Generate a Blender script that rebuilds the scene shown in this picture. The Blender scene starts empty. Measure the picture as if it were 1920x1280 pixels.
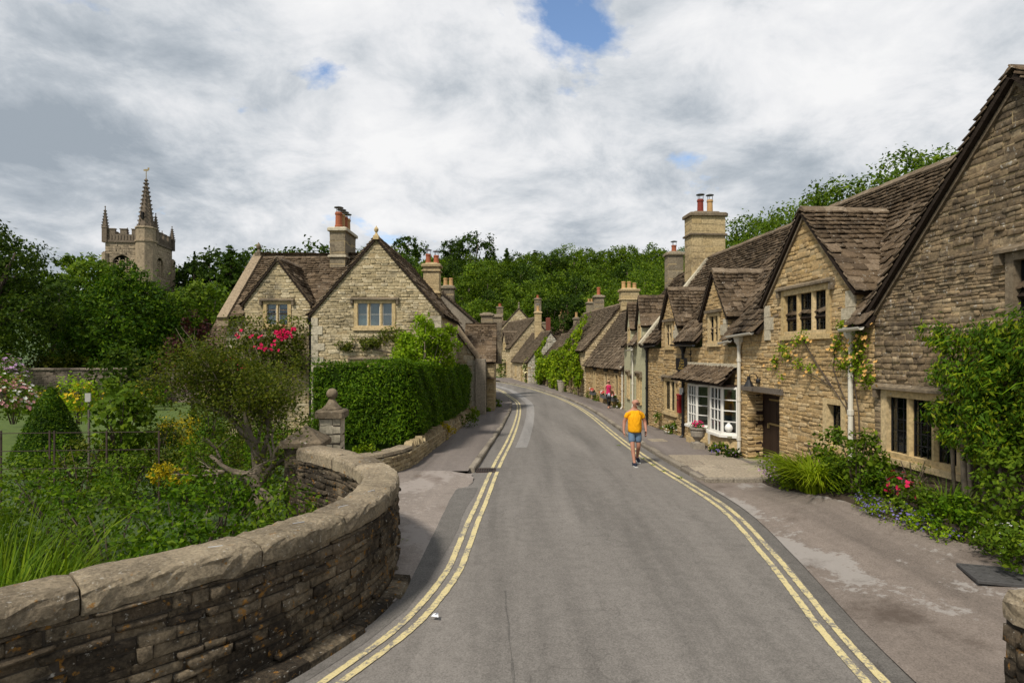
import bpy, bmesh, math, random
import numpy as np
from mathutils import Vector, Matrix

# ---------------------------------------------------------------- scene, camera, sky, sun, exposure
SC = bpy.context.scene
COL = SC.collection
F = 1120.0           # focal length in photograph pixels (1920 wide)
EYE = 2.9
cam_d = bpy.data.cameras.new('camera')
cam = bpy.data.objects.new('camera', cam_d)
COL.objects.link(cam)
cam.location = (0, 0, EYE)
cam.rotation_euler = (math.radians(90), 0, 0)
cam_d.sensor_width = 36.0
cam_d.lens = 36.0 * F / 1920.0
cam_d.shift_y = 20 / 1920.0
cam_d.clip_end = 5000
SKX, SKY = 2.083, 3.375
SC.camera = cam

SUN_EL, SUN_AZ = math.radians(52), math.radians(215)   # azimuth clockwise from +Y
sd = bpy.data.lights.new('sun', 'SUN')
sun = bpy.data.objects.new('sun', sd)
COL.objects.link(sun)
sd.energy = 2.8
sd.angle = math.radians(8)
sd.color = (1.0, 0.93, 0.82)
sdir = Vector((math.sin(SUN_AZ) * math.cos(SUN_EL), math.cos(SUN_AZ) * math.cos(SUN_EL), math.sin(SUN_EL)))
sun.rotation_euler = sdir.to_track_quat('Z', 'Y').to_euler()

SC.view_settings.view_transform = 'Standard'
SC.view_settings.look = 'None'
SC.view_settings.exposure = 0.62
SC.view_settings.gamma = 1.0
SC.view_settings.use_curve_mapping = False


class NT:
    """small helper to write node trees"""
    def __init__(s, tree):
        s.t = tree
        s.t.nodes.clear()

    def n(s, kind, **kw):
        nd = s.t.nodes.new(kind)
        for k, v in kw.items():
            setattr(nd, k, v)
        return nd

    def l(s, a, b):
        s.t.links.new(a, b)

    def val(s, x, sock):
        if hasattr(x, 'links') or isinstance(x, bpy.types.NodeSocket):
            s.l(x, sock)
        else:
            sock.default_value = x

    def math(s, op, a, b=0.0, clamp=False):
        nd = s.n('ShaderNodeMath', operation=op)
        nd.use_clamp = clamp
        s.val(a, nd.inputs[0])
        s.val(b, nd.inputs[1])
        return nd.outputs[0]

    def noise(s, vec, scale, detail=4.0, rough=0.55, dist=0.0):
        nd = s.n('ShaderNodeTexNoise')
        s.l(vec, nd.inputs['Vector'])
        nd.inputs['Scale'].default_value = scale
        nd.inputs['Detail'].default_value = detail
        nd.inputs['Roughness'].default_value = rough
        nd.inputs['Distortion'].default_value = dist
        return nd.outputs['Fac']

    def ramp(s, fac, stops, interp='LINEAR'):
        nd = s.n('ShaderNodeValToRGB')
        nd.color_ramp.interpolation = interp
        el = nd.color_ramp.elements
        while len(el) > 1:
            el.remove(el[-1])
        el[0].position = stops[0][0]
        c = stops[0][1]
        el[0].color = (*c, 1) if hasattr(c, '__len__') else (c, c, c, 1)
        for p, c in stops[1:]:
            e = el.new(p)
            e.color = (*c, 1) if hasattr(c, '__len__') else (c, c, c, 1)
        s.l(fac, nd.inputs[0])
        return nd.outputs[0]

    def mix(s, fac, a, b, mode='MIX'):
        nd = s.n('ShaderNodeMix', data_type='RGBA', blend_type=mode)
        s.val(fac, nd.inputs[0])
        for x, i in ((a, 6), (b, 7)):
            if isinstance(x, bpy.types.NodeSocket):
                s.l(x, nd.inputs[i])
            else:
                nd.inputs[i].default_value = (*x, 1)
        return nd.outputs[2]

    def mapping(s, vec, scale=(1, 1, 1), loc=(0, 0, 0), rot=(0, 0, 0)):
        nd = s.n('ShaderNodeMapping')
        s.l(vec, nd.inputs['Vector'])
        nd.inputs['Scale'].default_value = scale
        nd.inputs['Location'].default_value = loc
        nd.inputs['Rotation'].default_value = rot
        return nd.outputs[0]


# ---------------------------------------------------------------- world: broken cloud over a blue sky
W = bpy.data.worlds.new('World')
SC.world = W
W.use_nodes = True
w = NT(W.node_tree)
sky = w.n('ShaderNodeTexSky', sky_type='NISHITA')
sky.sun_disc = False
sky.sun_elevation = SUN_EL
sky.sun_rotation = SUN_AZ
sky.air_density = 1.0
sky.dust_density = 0.2
sky.ozone_density = 2.5
bg_sky = w.n('ShaderNodeBackground')
bg_sky.inputs[1].default_value = 0.12
w.l(sky.outputs[0], bg_sky.inputs[0])
tc = w.n('ShaderNodeTexCoord')
sep = w.n('ShaderNodeSeparateXYZ')
w.l(tc.outputs['Generated'], sep.inputs[0])
zz = w.math('ADD', w.math('MAXIMUM', sep.outputs[2], 0.0), 0.34)
cmb = w.n('ShaderNodeCombineXYZ')
w.l(w.math('DIVIDE', sep.outputs[0], zz), cmb.inputs[0])
w.l(w.math('DIVIDE', sep.outputs[1], zz), cmb.inputs[1])
cvec = w.mapping(cmb.outputs[0], (1, 1, 1), (SKX, SKY, 0.0))
big = w.noise(cvec, 1.9, 9, 0.58, 0.15)
shade = w.noise(w.mapping(cvec, (1, 1, 1), (7.7, 2.2, 3.0)), 1.3, 4, 0.5, 0.15)
soft = w.noise(w.mapping(cvec, (1, 1, 1), (1.7, 9.2, 5.0)), 3.6, 8, 0.64, 0.3)
shv = w.math('ADD', w.math('MULTIPLY', shade, 0.52), w.math('MULTIPLY', soft, 0.48))
ccol = w.ramp(shv, [(0.38, (0.35, 0.40, 0.455)), (0.445, (0.49, 0.535, 0.585)), (0.50, (0.67, 0.70, 0.735)), (0.555, (0.83, 0.84, 0.86)), (0.62, (0.93, 0.93, 0.935))])
bg_c = w.n('ShaderNodeBackground')
w.l(ccol, bg_c.inputs[0])
bg_c.inputs[1].default_value = 0.65
mask = w.ramp(big, [(0.330, 0.0), (0.395, 1.0)])
ms = w.n('ShaderNodeMixShader')
w.l(mask, ms.inputs[0])
w.l(bg_sky.outputs[0], ms.inputs[1])
w.l(bg_c.outputs[0], ms.inputs[2])
wo = w.n('ShaderNodeOutputWorld')
w.l(ms.outputs[0], wo.inputs[0])

# ---------------------------------------------------------------- materials
MATS = {}


def new_mat(name):
    m = bpy.data.materials.new(name)
    m.use_nodes = True
    nt = NT(m.node_tree)
    out = nt.n('ShaderNodeOutputMaterial')
    b = nt.n('ShaderNodeBsdfPrincipled')
    nt.l(b.outputs[0], out.inputs[0])
    MATS[name] = m
    return m, nt, b, out


def rnd_socket(nt):
    g = nt.n('ShaderNodeNewGeometry')
    oi = nt.n('ShaderNodeObjectInfo')
    r = nt.math('FRACT', nt.math('ADD', nt.math('MULTIPLY', oi.outputs['Random'], 7.31), g.outputs['Random Per Island']))
    return r, g.outputs['Position']


def bump(nt, b, h, strength=0.4, dist=0.02):
    bp = nt.n('ShaderNodeBump')
    bp.inputs['Strength'].default_value = strength
    bp.inputs['Distance'].default_value = dist
    nt.l(h, bp.inputs['Height'])
    nt.l(bp.outputs[0], b.inputs['Normal'])


def mat_stone(name, cols, dark=(0.05, 0.042, 0.034), dark_amt=0.5, ochre=0.0, pale=0.15, rough=0.92, scale=1.0, bump_s=0.6, drange=0.16):
    m, nt, b, out = new_mat(name)
    r, pos = rnd_socket(nt)
    k = len(cols) - 1
    base = nt.ramp(r, [(i / k, c) for i, c in enumerate(cols)])
    f1 = nt.noise(pos, 14 * scale, 6, 0.65)
    base = nt.mix(1.0, base, nt.ramp(f1, [(0.25, 0.55), (0.5, 0.98), (0.75, 1.4)]), 'MULTIPLY')
    # weathering: black lichen in broad patches broken up by fine noise
    p1 = nt.noise(pos, 0.55 * scale, 5, 0.6, 0.4)
    p2 = nt.noise(pos, 9.0 * scale, 5, 0.7)
    pm = nt.math('ADD', nt.math('MULTIPLY', p1, 0.62), nt.math('MULTIPLY', p2, 0.38))
    th = 0.62 - 0.26 * dark_amt
    base = nt.mix(nt.math('MULTIPLY', nt.ramp(pm, [(th, 0.0), (th + drange, 1.0)]), 0.85), base, dark)
    if ochre > 0:
        o1 = nt.noise(nt.mapping(pos, loc=(4, 9, 1)), 4.5 * scale, 4, 0.6)
        base = nt.mix(nt.ramp(o1, [(0.66 - 0.1 * ochre, 0.0), (0.72 - 0.1 * ochre, 0.85)]), base, (0.30, 0.15, 0.035))
    if pale > 0:
        o2 = nt.noise(nt.mapping(pos, loc=(14, 3, 7)), 11 * scale, 3, 0.6)
        base = nt.mix(nt.ramp(o2, [(0.68 - 0.1 * pale, 0.0), (0.75 - 0.1 * pale, 0.7)]), base, (0.50, 0.47, 0.41))
    nt.l(base, b.inputs['Base Color'])
    b.inputs['Roughness'].default_value = rough
    b.inputs['Specular IOR Level'].default_value = 0.06
    h = nt.math('ADD', nt.noise(pos, 22 * scale, 6, 0.7), nt.math('MULTIPLY', nt.noise(pos, 90 * scale, 3, 0.6), 0.4))
    bump(nt, b, h, bump_s, 0.02)
    return m


def mat_plain(name, col, rough=0.6, metal=0.0, var=0.12, scale=8, bump_s=0.0, spec=0.3, col2=None):
    m, nt, b, out = new_mat(name)
    r, pos = rnd_socket(nt)
    f = nt.noise(pos, scale, 5, 0.6)
    c2 = col2 or tuple(x * 0.6 for x in col)
    base = nt.mix(nt.ramp(f, [(0.35, 0.0), (0.7, 1.0)]), col, tuple(a * (1 - var * 3) + d * var * 3 for a, d in zip(col, c2)))
    base = nt.mix(1.0, base, nt.ramp(r, [(0, 1 - var), (1, 1 + var)]), 'MULTIPLY')
    nt.l(base, b.inputs['Base Color'])
    b.inputs['Roughness'].default_value = rough
    b.inputs['Metallic'].default_value = metal
    b.inputs['Specular IOR Level'].default_value = spec
    if bump_s:
        bump(nt, b, nt.noise(pos, scale * 4, 5, 0.65), bump_s, 0.01)
    return m


def mat_leaf(name, c1, c2, c3=None, trans=0.35, rough=0.5, patch=0.35, spec=0.06):
    m, nt, b, out = new_mat(name)
    r, pos = rnd_socket(nt)
    stops = [(0.0, c1), (1.0, c2)] if c3 is None else [(0.0, c1), (0.6, c2), (1.0, c3)]
    base = nt.ramp(r, stops)
    big_ = nt.noise(pos, patch, 3, 0.6)
    base = nt.mix(1.0, base, nt.ramp(big_, [(0.3, 0.66), (0.7, 1.34)]), 'MULTIPLY')
    if not name.startswith('petal'):
        base = nt.mix(1.0, base, (1.16, 1.0, 0.72), 'MULTIPLY')
    nt.l(base, b.inputs['Base Color'])
    b.inputs['Roughness'].default_value = rough
    b.inputs['Specular IOR Level'].default_value = spec
    tr = nt.n('ShaderNodeBsdfTranslucent')
    nt.l(nt.mix(1.0, base, (1.25, 1.3, 0.55), 'MULTIPLY'), tr.inputs[0])
    mx = nt.n('ShaderNodeMixShader')
    mx.inputs[0].default_value = trans
    nt.l(b.outputs[0], mx.inputs[1])
    nt.l(tr.outputs[0], mx.inputs[2])
    nt.l(mx.outputs[0], out.inputs[0])
    return m


WARM = [(0.37, 0.25, 0.115), (0.45, 0.32, 0.165), (0.32, 0.22, 0.108), (0.49, 0.37, 0.21), (0.40, 0.27, 0.115)]
GREYW = [(0.40, 0.325, 0.19), (0.47, 0.39, 0.245), (0.34, 0.275, 0.16), (0.55, 0.47, 0.32), (0.42, 0.34, 0.20)]
mat_stone('rubble_warm', WARM, dark_amt=0.22, pale=0.2)
mat_stone('rubble_dark', [(0.27, 0.195, 0.115), (0.36, 0.265, 0.155), (0.21, 0.155, 0.095), (0.45, 0.35, 0.22)], dark=(0.062, 0.050, 0.039), dark_amt=0.85, pale=0.55, drange=0.17)
mat_stone('rubble_grey', GREYW, dark_amt=0.42, pale=0.15)
mat_stone('rubble_mid', [(0.33, 0.26, 0.15), (0.40, 0.32, 0.19), (0.28, 0.22, 0.13), (0.45, 0.37, 0.24)], dark_amt=0.3)
mat_stone('rubble_cream', [(0.46, 0.36, 0.21), (0.54, 0.44, 0.28), (0.41, 0.32, 0.19)], dark_amt=0.2)
mat_stone('rubble_white', [(0.42, 0.39, 0.32), (0.50, 0.47, 0.39), (0.38, 0.35, 0.28)], dark_amt=0.25)
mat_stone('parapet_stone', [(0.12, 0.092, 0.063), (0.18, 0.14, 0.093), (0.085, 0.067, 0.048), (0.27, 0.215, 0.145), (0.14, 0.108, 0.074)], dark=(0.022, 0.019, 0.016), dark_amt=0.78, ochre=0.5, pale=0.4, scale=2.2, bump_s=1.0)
mat_stone('coping_stone', [(0.30, 0.245, 0.165), (0.36, 0.295, 0.205), (0.26, 0.21, 0.145)], dark=(0.055, 0.045, 0.035), dark_amt=0.74, ochre=0.12, pale=0.5, scale=2.6, bump_s=1.0, drange=0.22)
mat_stone('mortar', [(0.33, 0.255, 0.145), (0.36, 0.28, 0.16)], dark_amt=0.3)
mat_stone('mortar_brown', [(0.15, 0.115, 0.075), (0.17, 0.13, 0.085)], dark_amt=0.6)
mat_stone('mortar_dark', [(0.055, 0.046, 0.036), (0.07, 0.058, 0.045)], dark_amt=0.5)
mat_stone('dressed', [(0.46, 0.345, 0.175), (0.52, 0.40, 0.225), (0.43, 0.315, 0.155)], dark_amt=0.18, pale=0.1, bump_s=0.25)
mat_stone('dressed_pale', [(0.44, 0.39, 0.29), (0.49, 0.44, 0.33), (0.40, 0.35, 0.255)], dark_amt=0.3, pale=0.2, bump_s=0.3)
mat_stone('dressed_dark', [(0.16, 0.125, 0.085), (0.20, 0.16, 0.11)], dark_amt=0.55, pale=0.25, bump_s=0.5)
mat_stone('chimney_stone', [(0.40, 0.30, 0.155), (0.46, 0.36, 0.205), (0.35, 0.265, 0.145)], dark=(0.07, 0.055, 0.04), dark_amt=0.38, pale=0.1, bump_s=0.35)
mat_stone('chimney_grey', [(0.21, 0.175, 0.12), (0.26, 0.215, 0.15), (0.17, 0.14, 0.10)], dark_amt=0.5, pale=0.1, bump_s=0.4)
mat_stone('church_stone', [(0.33, 0.265, 0.18), (0.38, 0.305, 0.21), (0.29, 0.23, 0.155)], dark=(0.09, 0.075, 0.06), dark_amt=0.5, pale=0.0, scale=0.3, bump_s=0.3)
mat_stone('church_dark', [(0.15, 0.12, 0.09), (0.19, 0.155, 0.115)], dark=(0.05, 0.042, 0.035), dark_amt=0.5, pale=0.0, scale=0.4)
mat_stone('garden_wall', [(0.17, 0.14, 0.11), (0.23, 0.19, 0.15), (0.13, 0.105, 0.085), (0.28, 0.24, 0.19)], dark_amt=0.4, pale=0.2)
mat_stone('tile_stone', [(0.112, 0.080, 0.050), (0.155, 0.112, 0.072), (0.085, 0.061, 0.040), (0.20, 0.15, 0.102), (0.13, 0.092, 0.058)], dark=(0.036, 0.028, 0.021), dark_amt=0.5, ochre=0.0, pale=0.42, scale=1.5, bump_s=0.6)
mat_stone('tile_grey', [(0.145, 0.109, 0.073), (0.19, 0.145, 0.10), (0.115, 0.086, 0.058), (0.235, 0.185, 0.132)], dark=(0.06, 0.047, 0.036), dark_amt=0.4, pale=0.2, scale=1.0, bump_s=0.6)
mat_stone('roof_bed', [(0.03, 0.022, 0.017), (0.035, 0.026, 0.02)], dark_amt=0.3, pale=0)
mat_stone('render_green', [(0.47, 0.45, 0.29), (0.48, 0.46, 0.30)], dark=(0.26, 0.24, 0.16), dark_amt=0.3, pale=0.0, bump_s=0.3)
mat_stone('render_grey', [(0.27, 0.235, 0.185), (0.29, 0.25, 0.195)], dark=(0.13, 0.11, 0.085), dark_amt=0.5, pale=0.0, bump_s=0.3)
mat_stone('kerb_stone', [(0.22, 0.19, 0.15), (0.28, 0.245, 0.195), (0.18, 0.155, 0.125)], dark_amt=0.4, pale=0.2, scale=2)
mat_stone('flag_stone', [(0.29, 0.245, 0.185), (0.34, 0.29, 0.22), (0.25, 0.21, 0.16)], dark_amt=0.35, scale=1.5, bump_s=0.3)
mat_stone('coping_brown', [(0.25, 0.19, 0.125), (0.30, 0.235, 0.16), (0.22, 0.17, 0.11)], dark_amt=0.4, pale=0.2)
mat_plain('white_paint', (0.74, 0.72, 0.66), 0.45, var=0.05)
mat_plain('cream_paint', (0.60, 0.565, 0.48), 0.5, var=0.06)
mat_plain('black_iron', (0.012, 0.012, 0.013), 0.45, var=0.1)
mat_plain('rust_iron', (0.045, 0.03, 0.024), 0.8, var=0.2)
mat_plain('dark_wood', (0.030, 0.017, 0.011), 0.6, var=0.2, scale=20, bump_s=0.3)
mat_plain('old_oak', (0.15, 0.125, 0.10), 0.85, var=0.25, scale=14, bump_s=0.6)
mat_plain('terracotta', (0.33, 0.10, 0.045), 0.75, var=0.15)
mat_plain('clay_red', (0.22, 0.035, 0.018), 0.45, var=0.12)
mat_plain('clay_buff', (0.46, 0.28, 0.12), 0.8, var=0.15)
mat_plain('brick_red', (0.24, 0.07, 0.045), 0.85, var=0.25)
mat_plain('lead', (0.10, 0.105, 0.11), 0.5, var=0.15)
mat_plain('steel', (0.25, 0.25, 0.26), 0.35, metal=0.8, var=0.1)
mat_plain('post_red', (0.22, 0.012, 0.014), 0.4, var=0.1)
mat_plain('paper', (0.75, 0.76, 0.78), 0.7, var=0.04)
mat_plain('bronze', (0.35, 0.27, 0.13), 0.4, metal=0.6)
mat_plain('gold_paint', (0.36, 0.25, 0.06), 0.5, var=0.05)
mat_plain('soil', (0.045, 0.033, 0.022), 0.95, var=0.3, scale=6, bump_s=0.8)
mat_plain('bark', (0.10, 0.075, 0.055), 0.9, var=0.3, scale=9, bump_s=0.9)
mat_plain('bark_pale', (0.23, 0.185, 0.135), 0.9, var=0.3, scale=12, bump_s=0.9)
mat_plain('urn_stone', (0.30, 0.265, 0.215), 0.9, var=0.3, scale=10, bump_s=0.5)
mat_plain('porcelain', (0.75, 0.74, 0.70), 0.25, var=0.03)
mat_plain('cast_iron', (0.075, 0.073, 0.072), 0.75, var=0.2, scale=20, bump_s=0.4, spec=0.2)
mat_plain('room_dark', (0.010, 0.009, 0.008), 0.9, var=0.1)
mat_plain('curtain', (0.55, 0.56, 0.57), 0.9, var=0.06, scale=14)
mat_plain('room_cream', (0.33, 0.31, 0.22), 0.9, var=0.1)


def mat_glass(name, tint, mixv):
    m, nt, b, out = new_mat(name)
    g = nt.n('ShaderNodeBsdfGlossy')
    g.inputs['Roughness'].default_value = 0.04
    g.inputs['Color'].default_value = (0.9, 0.95, 1, 1)
    t = nt.n('ShaderNodeBsdfTransparent')
    t.inputs[0].default_value = (*tint, 1)
    fr = nt.n('ShaderNodeFresnel')
    fr.inputs[0].default_value = 1.5
    _, pos = rnd_socket(nt)
    bp = nt.n('ShaderNodeBump')
    bp.inputs['Strength'].default_value = 0.03
    bp.inputs['Distance'].default_value = 0.02
    nt.l(nt.noise(pos, 5, 2, 0.5), bp.inputs['Height'])
    nt.l(bp.outputs[0], g.inputs['Normal'])
    mx = nt.n('ShaderNodeMixShader')
    nt.l(nt.math('ADD', fr.outputs[0], mixv, True), mx.inputs[0])
    nt.l(t.outputs[0], mx.inputs[1])
    nt.l(g.outputs[0], mx.inputs[2])
    nt.l(mx.outputs[0], out.inputs[0])


mat_glass('glass', (0.75, 0.8, 0.78), 0.05)

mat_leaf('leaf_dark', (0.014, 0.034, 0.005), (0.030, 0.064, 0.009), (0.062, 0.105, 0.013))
mat_leaf('leaf_yew', (0.014, 0.045, 0.004), (0.036, 0.092, 0.006), (0.098, 0.178, 0.012), patch=0.8)
mat_leaf('leaf_hedge', (0.024, 0.066, 0.004), (0.050, 0.122, 0.007), (0.12, 0.22, 0.012), patch=0.9)
mat_leaf('leaf_mid', (0.038, 0.084, 0.009), (0.074, 0.145, 0.014), (0.131, 0.210, 0.020))
mat_leaf('leaf_wood', (0.030, 0.070, 0.008), (0.066, 0.128, 0.012), (0.125, 0.205, 0.019), patch=0.10)
mat_leaf('leaf_wood_dark', (0.013, 0.034, 0.006), (0.030, 0.066, 0.010), (0.055, 0.105, 0.015), patch=0.10)
mat_leaf('leaf_bright', (0.11, 0.22, 0.012), (0.19, 0.35, 0.02), (0.27, 0.42, 0.035), trans=0.45)
mat_leaf('leaf_olive', (0.030, 0.052, 0.008), (0.062, 0.094, 0.012), (0.12, 0.145, 0.02))
mat_leaf('leaf_creeper', (0.075, 0.15, 0.010), (0.14, 0.25, 0.014), (0.24, 0.34, 0.02))
mat_leaf('leaf_purple', (0.026, 0.012, 0.017), (0.054, 0.022, 0.029), trans=0.2)
mat_leaf('leaf_yellow', (0.260, 0.240, 0.015), (0.420, 0.380, 0.025))
mat_leaf('leaf_wisteria', (0.025, 0.065, 0.007), (0.061, 0.145, 0.011), (0.200, 0.261, 0.018), patch=1.1)
mat_leaf('blade_green', (0.034, 0.082, 0.006), (0.074, 0.150, 0.010), (0.135, 0.215, 0.016), patch=1.0)
mat_leaf('blade_lime', (0.090, 0.160, 0.009), (0.148, 0.240, 0.012), (0.212, 0.300, 0.019), patch=1.0)
mat_leaf('lawn_blade', (0.080, 0.160, 0.012), (0.117, 0.210, 0.015))
for nm, c in (('pink', (0.55, 0.035, 0.14)), ('rose', (0.62, 0.02, 0.10)), ('palepink', (0.65, 0.32, 0.34)), ('lilac', (0.52, 0.33, 0.55)),
              ('white', (0.75, 0.75, 0.72)), ('apricot', (0.72, 0.42, 0.14)), ('blue', (0.20, 0.17, 0.42)), ('yellowf', (0.70, 0.50, 0.03)), ('redf', (0.6, 0.03, 0.02)), ('cream', (0.72, 0.66, 0.40))):
    mat_leaf('petal_' + nm, tuple(x * 0.8 for x in c), c, trans=0.3, patch=3.0)

# ---------------------------------------------------------------- object helpers
def at(px, py, d):
    """photograph pixel at distance d (metres ahead) -> point in the place"""
    return Vector(((px - 960) / F * d, d, EYE + (660 - py) / F * d))


def tag(o, label=None, cat=None, group=None, kind=None):
    if label: o['label'] = label
    if cat: o['category'] = cat
    if group: o['group'] = group
    if kind: o['kind'] = kind
    return o


def link(o, parent=None):
    """meshes are written in place coordinates; a root Empty stands at the thing's base, unturned"""
    COL.objects.link(o)
    if parent is not None:
        o.parent = parent
        if parent.parent is None:
            o.matrix_parent_inverse = Matrix.Translation(-Vector(parent.location))
    return o


def thing(name, label, cat, loc=(0, 0, 0), group=None):
    o = bpy.data.objects.new(name, None)
    o.empty_display_size = 0.2
    COL.objects.link(o)
    o.location = loc
    return tag(o, label, cat, group)


class MB:
    def __init__(s):
        s.v, s.f = [], []

    def poly(s, pts):
        i = len(s.v)
        s.v += [tuple(p) for p in pts]
        s.f.append(tuple(range(i, i + len(pts))))

    def hexa(s, p):
        i = len(s.v)
        s.v += [tuple(q) for q in p]
        for a in ((0, 3, 2, 1), (4, 5, 6, 7), (0, 1, 5, 4), (1, 2, 6, 5), (2, 3, 7, 6), (3, 0, 4, 7)):
            s.f.append(tuple(i + k for k in a))

    def obox(s, O, u, v, n, ur, vr, nr):
        O, u, v, n = Vector(O), Vector(u), Vector(v), Vector(n)
        c = []
        for nn in nr:
            for (a, b) in ((0, 0), (1, 0), (1, 1), (0, 1)):
                c.append(O + u * ur[a] + v * vr[b] + n * nn)
        s.hexa(c)

    def box(s, c, size, rz=0.0):
        u = Vector((math.cos(rz), math.sin(rz), 0))
        v = Vector((-math.sin(rz), math.cos(rz), 0))
        s.obox(c, u, v, (0, 0, 1), (-size[0] / 2, size[0] / 2), (-size[1] / 2, size[1] / 2), (-size[2] / 2, size[2] / 2))

    def bbox(s, c, size, bev, rz=0.0):
        """box with a chamfered top edge and vertical edges"""
        x, y, z = size[0] / 2, size[1] / 2, size[2]
        R = Matrix.Rotation(rz, 3, 'Z')
        def ring(ix, zz):
            a, b = x - ix, y - ix
            k = bev
            pts = [(-a + k, -b), (a - k, -b), (a, -b + k), (a, b - k), (a - k, b), (-a + k, b), (-a, b - k), (-a, -b + k)]
            return [Vector(c) + R @ Vector((p[0], p[1], zz)) for p in pts]
        r0, r1, r2 = ring(0, 0), ring(0, z - bev), ring(bev, z)
        i = len(s.v)
        s.v += [tuple(p) for p in r0 + r1 + r2]
        for a in (0, 8):
            for k in range(8):
                s.f.append((i + a + k, i + a + (k + 1) % 8, i + a + 8 + (k + 1) % 8, i + a + 8 + k))
        s.f.append(tuple(i + 16 + k for k in range(8)))
        s.f.append(tuple(i + k for k in reversed(range(8))))

    def tube(s, path, radii, n=8, cap=True):
        path = [Vector(p) for p in path]
        if not hasattr(radii, '__len__'):
            radii = [radii] * len(path)
        i0 = len(s.v)
        prev = None
        for k, p in enumerate(path):
            t = (path[min(k + 1, len(path) - 1)] - path[max(k - 1, 0)])
            t = t.normalized() if t.length > 1e-9 else Vector((0, 0, 1))
            if prev is None:
                a = t.orthogonal().normalized()
            else:
                a = (prev - t * prev.dot(t))
                a = a.normalized() if a.length > 1e-6 else t.orthogonal().normalized()
            prev = a
            b = t.cross(a)
            for j in range(n):
                an = 2 * math.pi * j / n
                s.v.append(tuple(p + (a * math.cos(an) + b * math.sin(an)) * radii[k]))
        for k in range(len(path) - 1):
            for j in range(n):
                a, b = i0 + k * n + j, i0 + k * n + (j + 1) % n
                s.f.append((a, b, b + n, a + n))
        if cap:
            s.f.append(tuple(i0 + j for j in reversed(range(n))))
            s.f.append(tuple(i0 + (len(path) - 1) * n + j for j in range(n)))

    def lathe(s, c, prof, n=14, rot=0.0, sx=1.0, sy=1.0):
        i0 = len(s.v)
        c = Vector(c)
        for (r, z) in prof:
            for j in range(n):
                an = rot + 2 * math.pi * j / n
                s.v.append((c.x + r * math.cos(an) * sx, c.y + r * math.sin(an) * sy, c.z + z))
        for k in range(len(prof) - 1):
            for j in range(n):
                a, b = i0 + k * n + j, i0 + k * n + (j + 1) % n
                s.f.append((a, b, b + n, a + n))
        s.f.append(tuple(i0 + j for j in reversed(range(n))))
        s.f.append(tuple(i0 + (len(prof) - 1) * n + j for j in range(n)))

    def extrude(s, pts, d):
        """closed polygon (list of Vectors) extruded along d"""
        d = Vector(d)
        n = len(pts)
        i = len(s.v)
        s.v += [tuple(p) for p in pts] + [tuple(Vector(p) + d) for p in pts]
        s.f.append(tuple(i + k for k in range(n)))
        s.f.append(tuple(i + n + k for k in reversed(range(n))))
        for k in range(n):
            s.f.append((i + k, i + n + k, i + n + (k + 1) % n, i + (k + 1) % n))

    def mesh(s, name, mat, smooth=False):
        me = bpy.data.meshes.new(name)
        me.from_pydata(s.v, [], s.f)
        if mat is not None:
            me.materials.append(MATS[mat])
        bm = bmesh.new()
        bm.from_mesh(me)
        bmesh.ops.recalc_face_normals(bm, faces=bm.faces)
        bm.to_mesh(me)
        bm.free()
        if smooth:
            me.polygons.foreach_set('use_smooth', [True] * len(me.polygons))
        return me

    def build(s, name, mat, parent=None, smooth=False, kind=None):
        o = bpy.data.objects.new(name, s.mesh(name, mat, smooth))
        link(o, parent)
        if kind: o['kind'] = kind
        return o


def np_mesh(name, verts, faces, mat):
    """fast mesh from numpy arrays; faces (M,k)"""
    me = bpy.data.meshes.new(name)
    nv, (nf, k) = len(verts), faces.shape
    me.vertices.add(nv)
    me.vertices.foreach_set('co', np.ascontiguousarray(verts, dtype=np.float32).ravel())
    me.loops.add(nf * k)
    me.loops.foreach_set('vertex_index', np.ascontiguousarray(faces, dtype=np.int32).ravel())
    me.polygons.add(nf)
    me.polygons.foreach_set('loop_start', np.arange(0, nf * k, k, dtype=np.int32))
    me.polygons.foreach_set('loop_total', np.full(nf, k, dtype=np.int32))
    me.update(calc_edges=True)
    if mat:
        me.materials.append(MATS[mat])
    return me


# ---------------------------------------------------------------- stone and tile pieces
_r = random.Random(5)


def _unit_stone(seed):
    r = random.Random(seed)
    v = []
    for z, ins, j in ((0.0, 0.02, 0.0), (0.6, 0.03, 0.045), (1.0, 0.13, 0.09)):
        for (x, y) in ((-1, -1), (1, -1), (1, 1), (-1, 1)):
            v.append(((x * (0.5 - ins)) + r.uniform(-j, j), y * (0.5 - ins * 1.5) + r.uniform(-j, j) * 1.6, z * (1 + r.uniform(-j, j) * 4)))
    f = []
    for a in (0, 4):
        for k in range(4):
            f.append((a + k, a + (k + 1) % 4, a + 4 + (k + 1) % 4, a + 4 + k))
    f.append((8, 9, 10, 11))
    return np.array(v), np.array(f)


def _unit_tile(seed):
    r = random.Random(seed)
    j = lambda a: r.uniform(-a, a)
    lo = [(-0.5, 0.02 + j(0.05)), (-0.17, j(0.05)), (0.18, j(0.05)), (0.5, 0.02 + j(0.05))]
    v = [(x, y, 0.0) for x, y in lo] + [(0.5, 1, 0), (-0.5, 1, 0)]
    v += [(x, y, 1.0 + j(0.15)) for x, y in lo] + [(0.5, 1, 1), (-0.5, 1, 1)]
    quads = [(0, 1, 7, 6), (1, 2, 8, 7), (2, 3, 9, 8), (3, 4, 10, 9), (5, 0, 6, 11), (6, 7, 8, 11), (8, 9, 10, 11)]
    return np.array(v), np.array(quads)


STONE_U = [_unit_stone(i) for i in range(8)]
TILE_U = [_unit_tile(40 + i) for i in range(8)]
_unit_cache = {}


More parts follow.
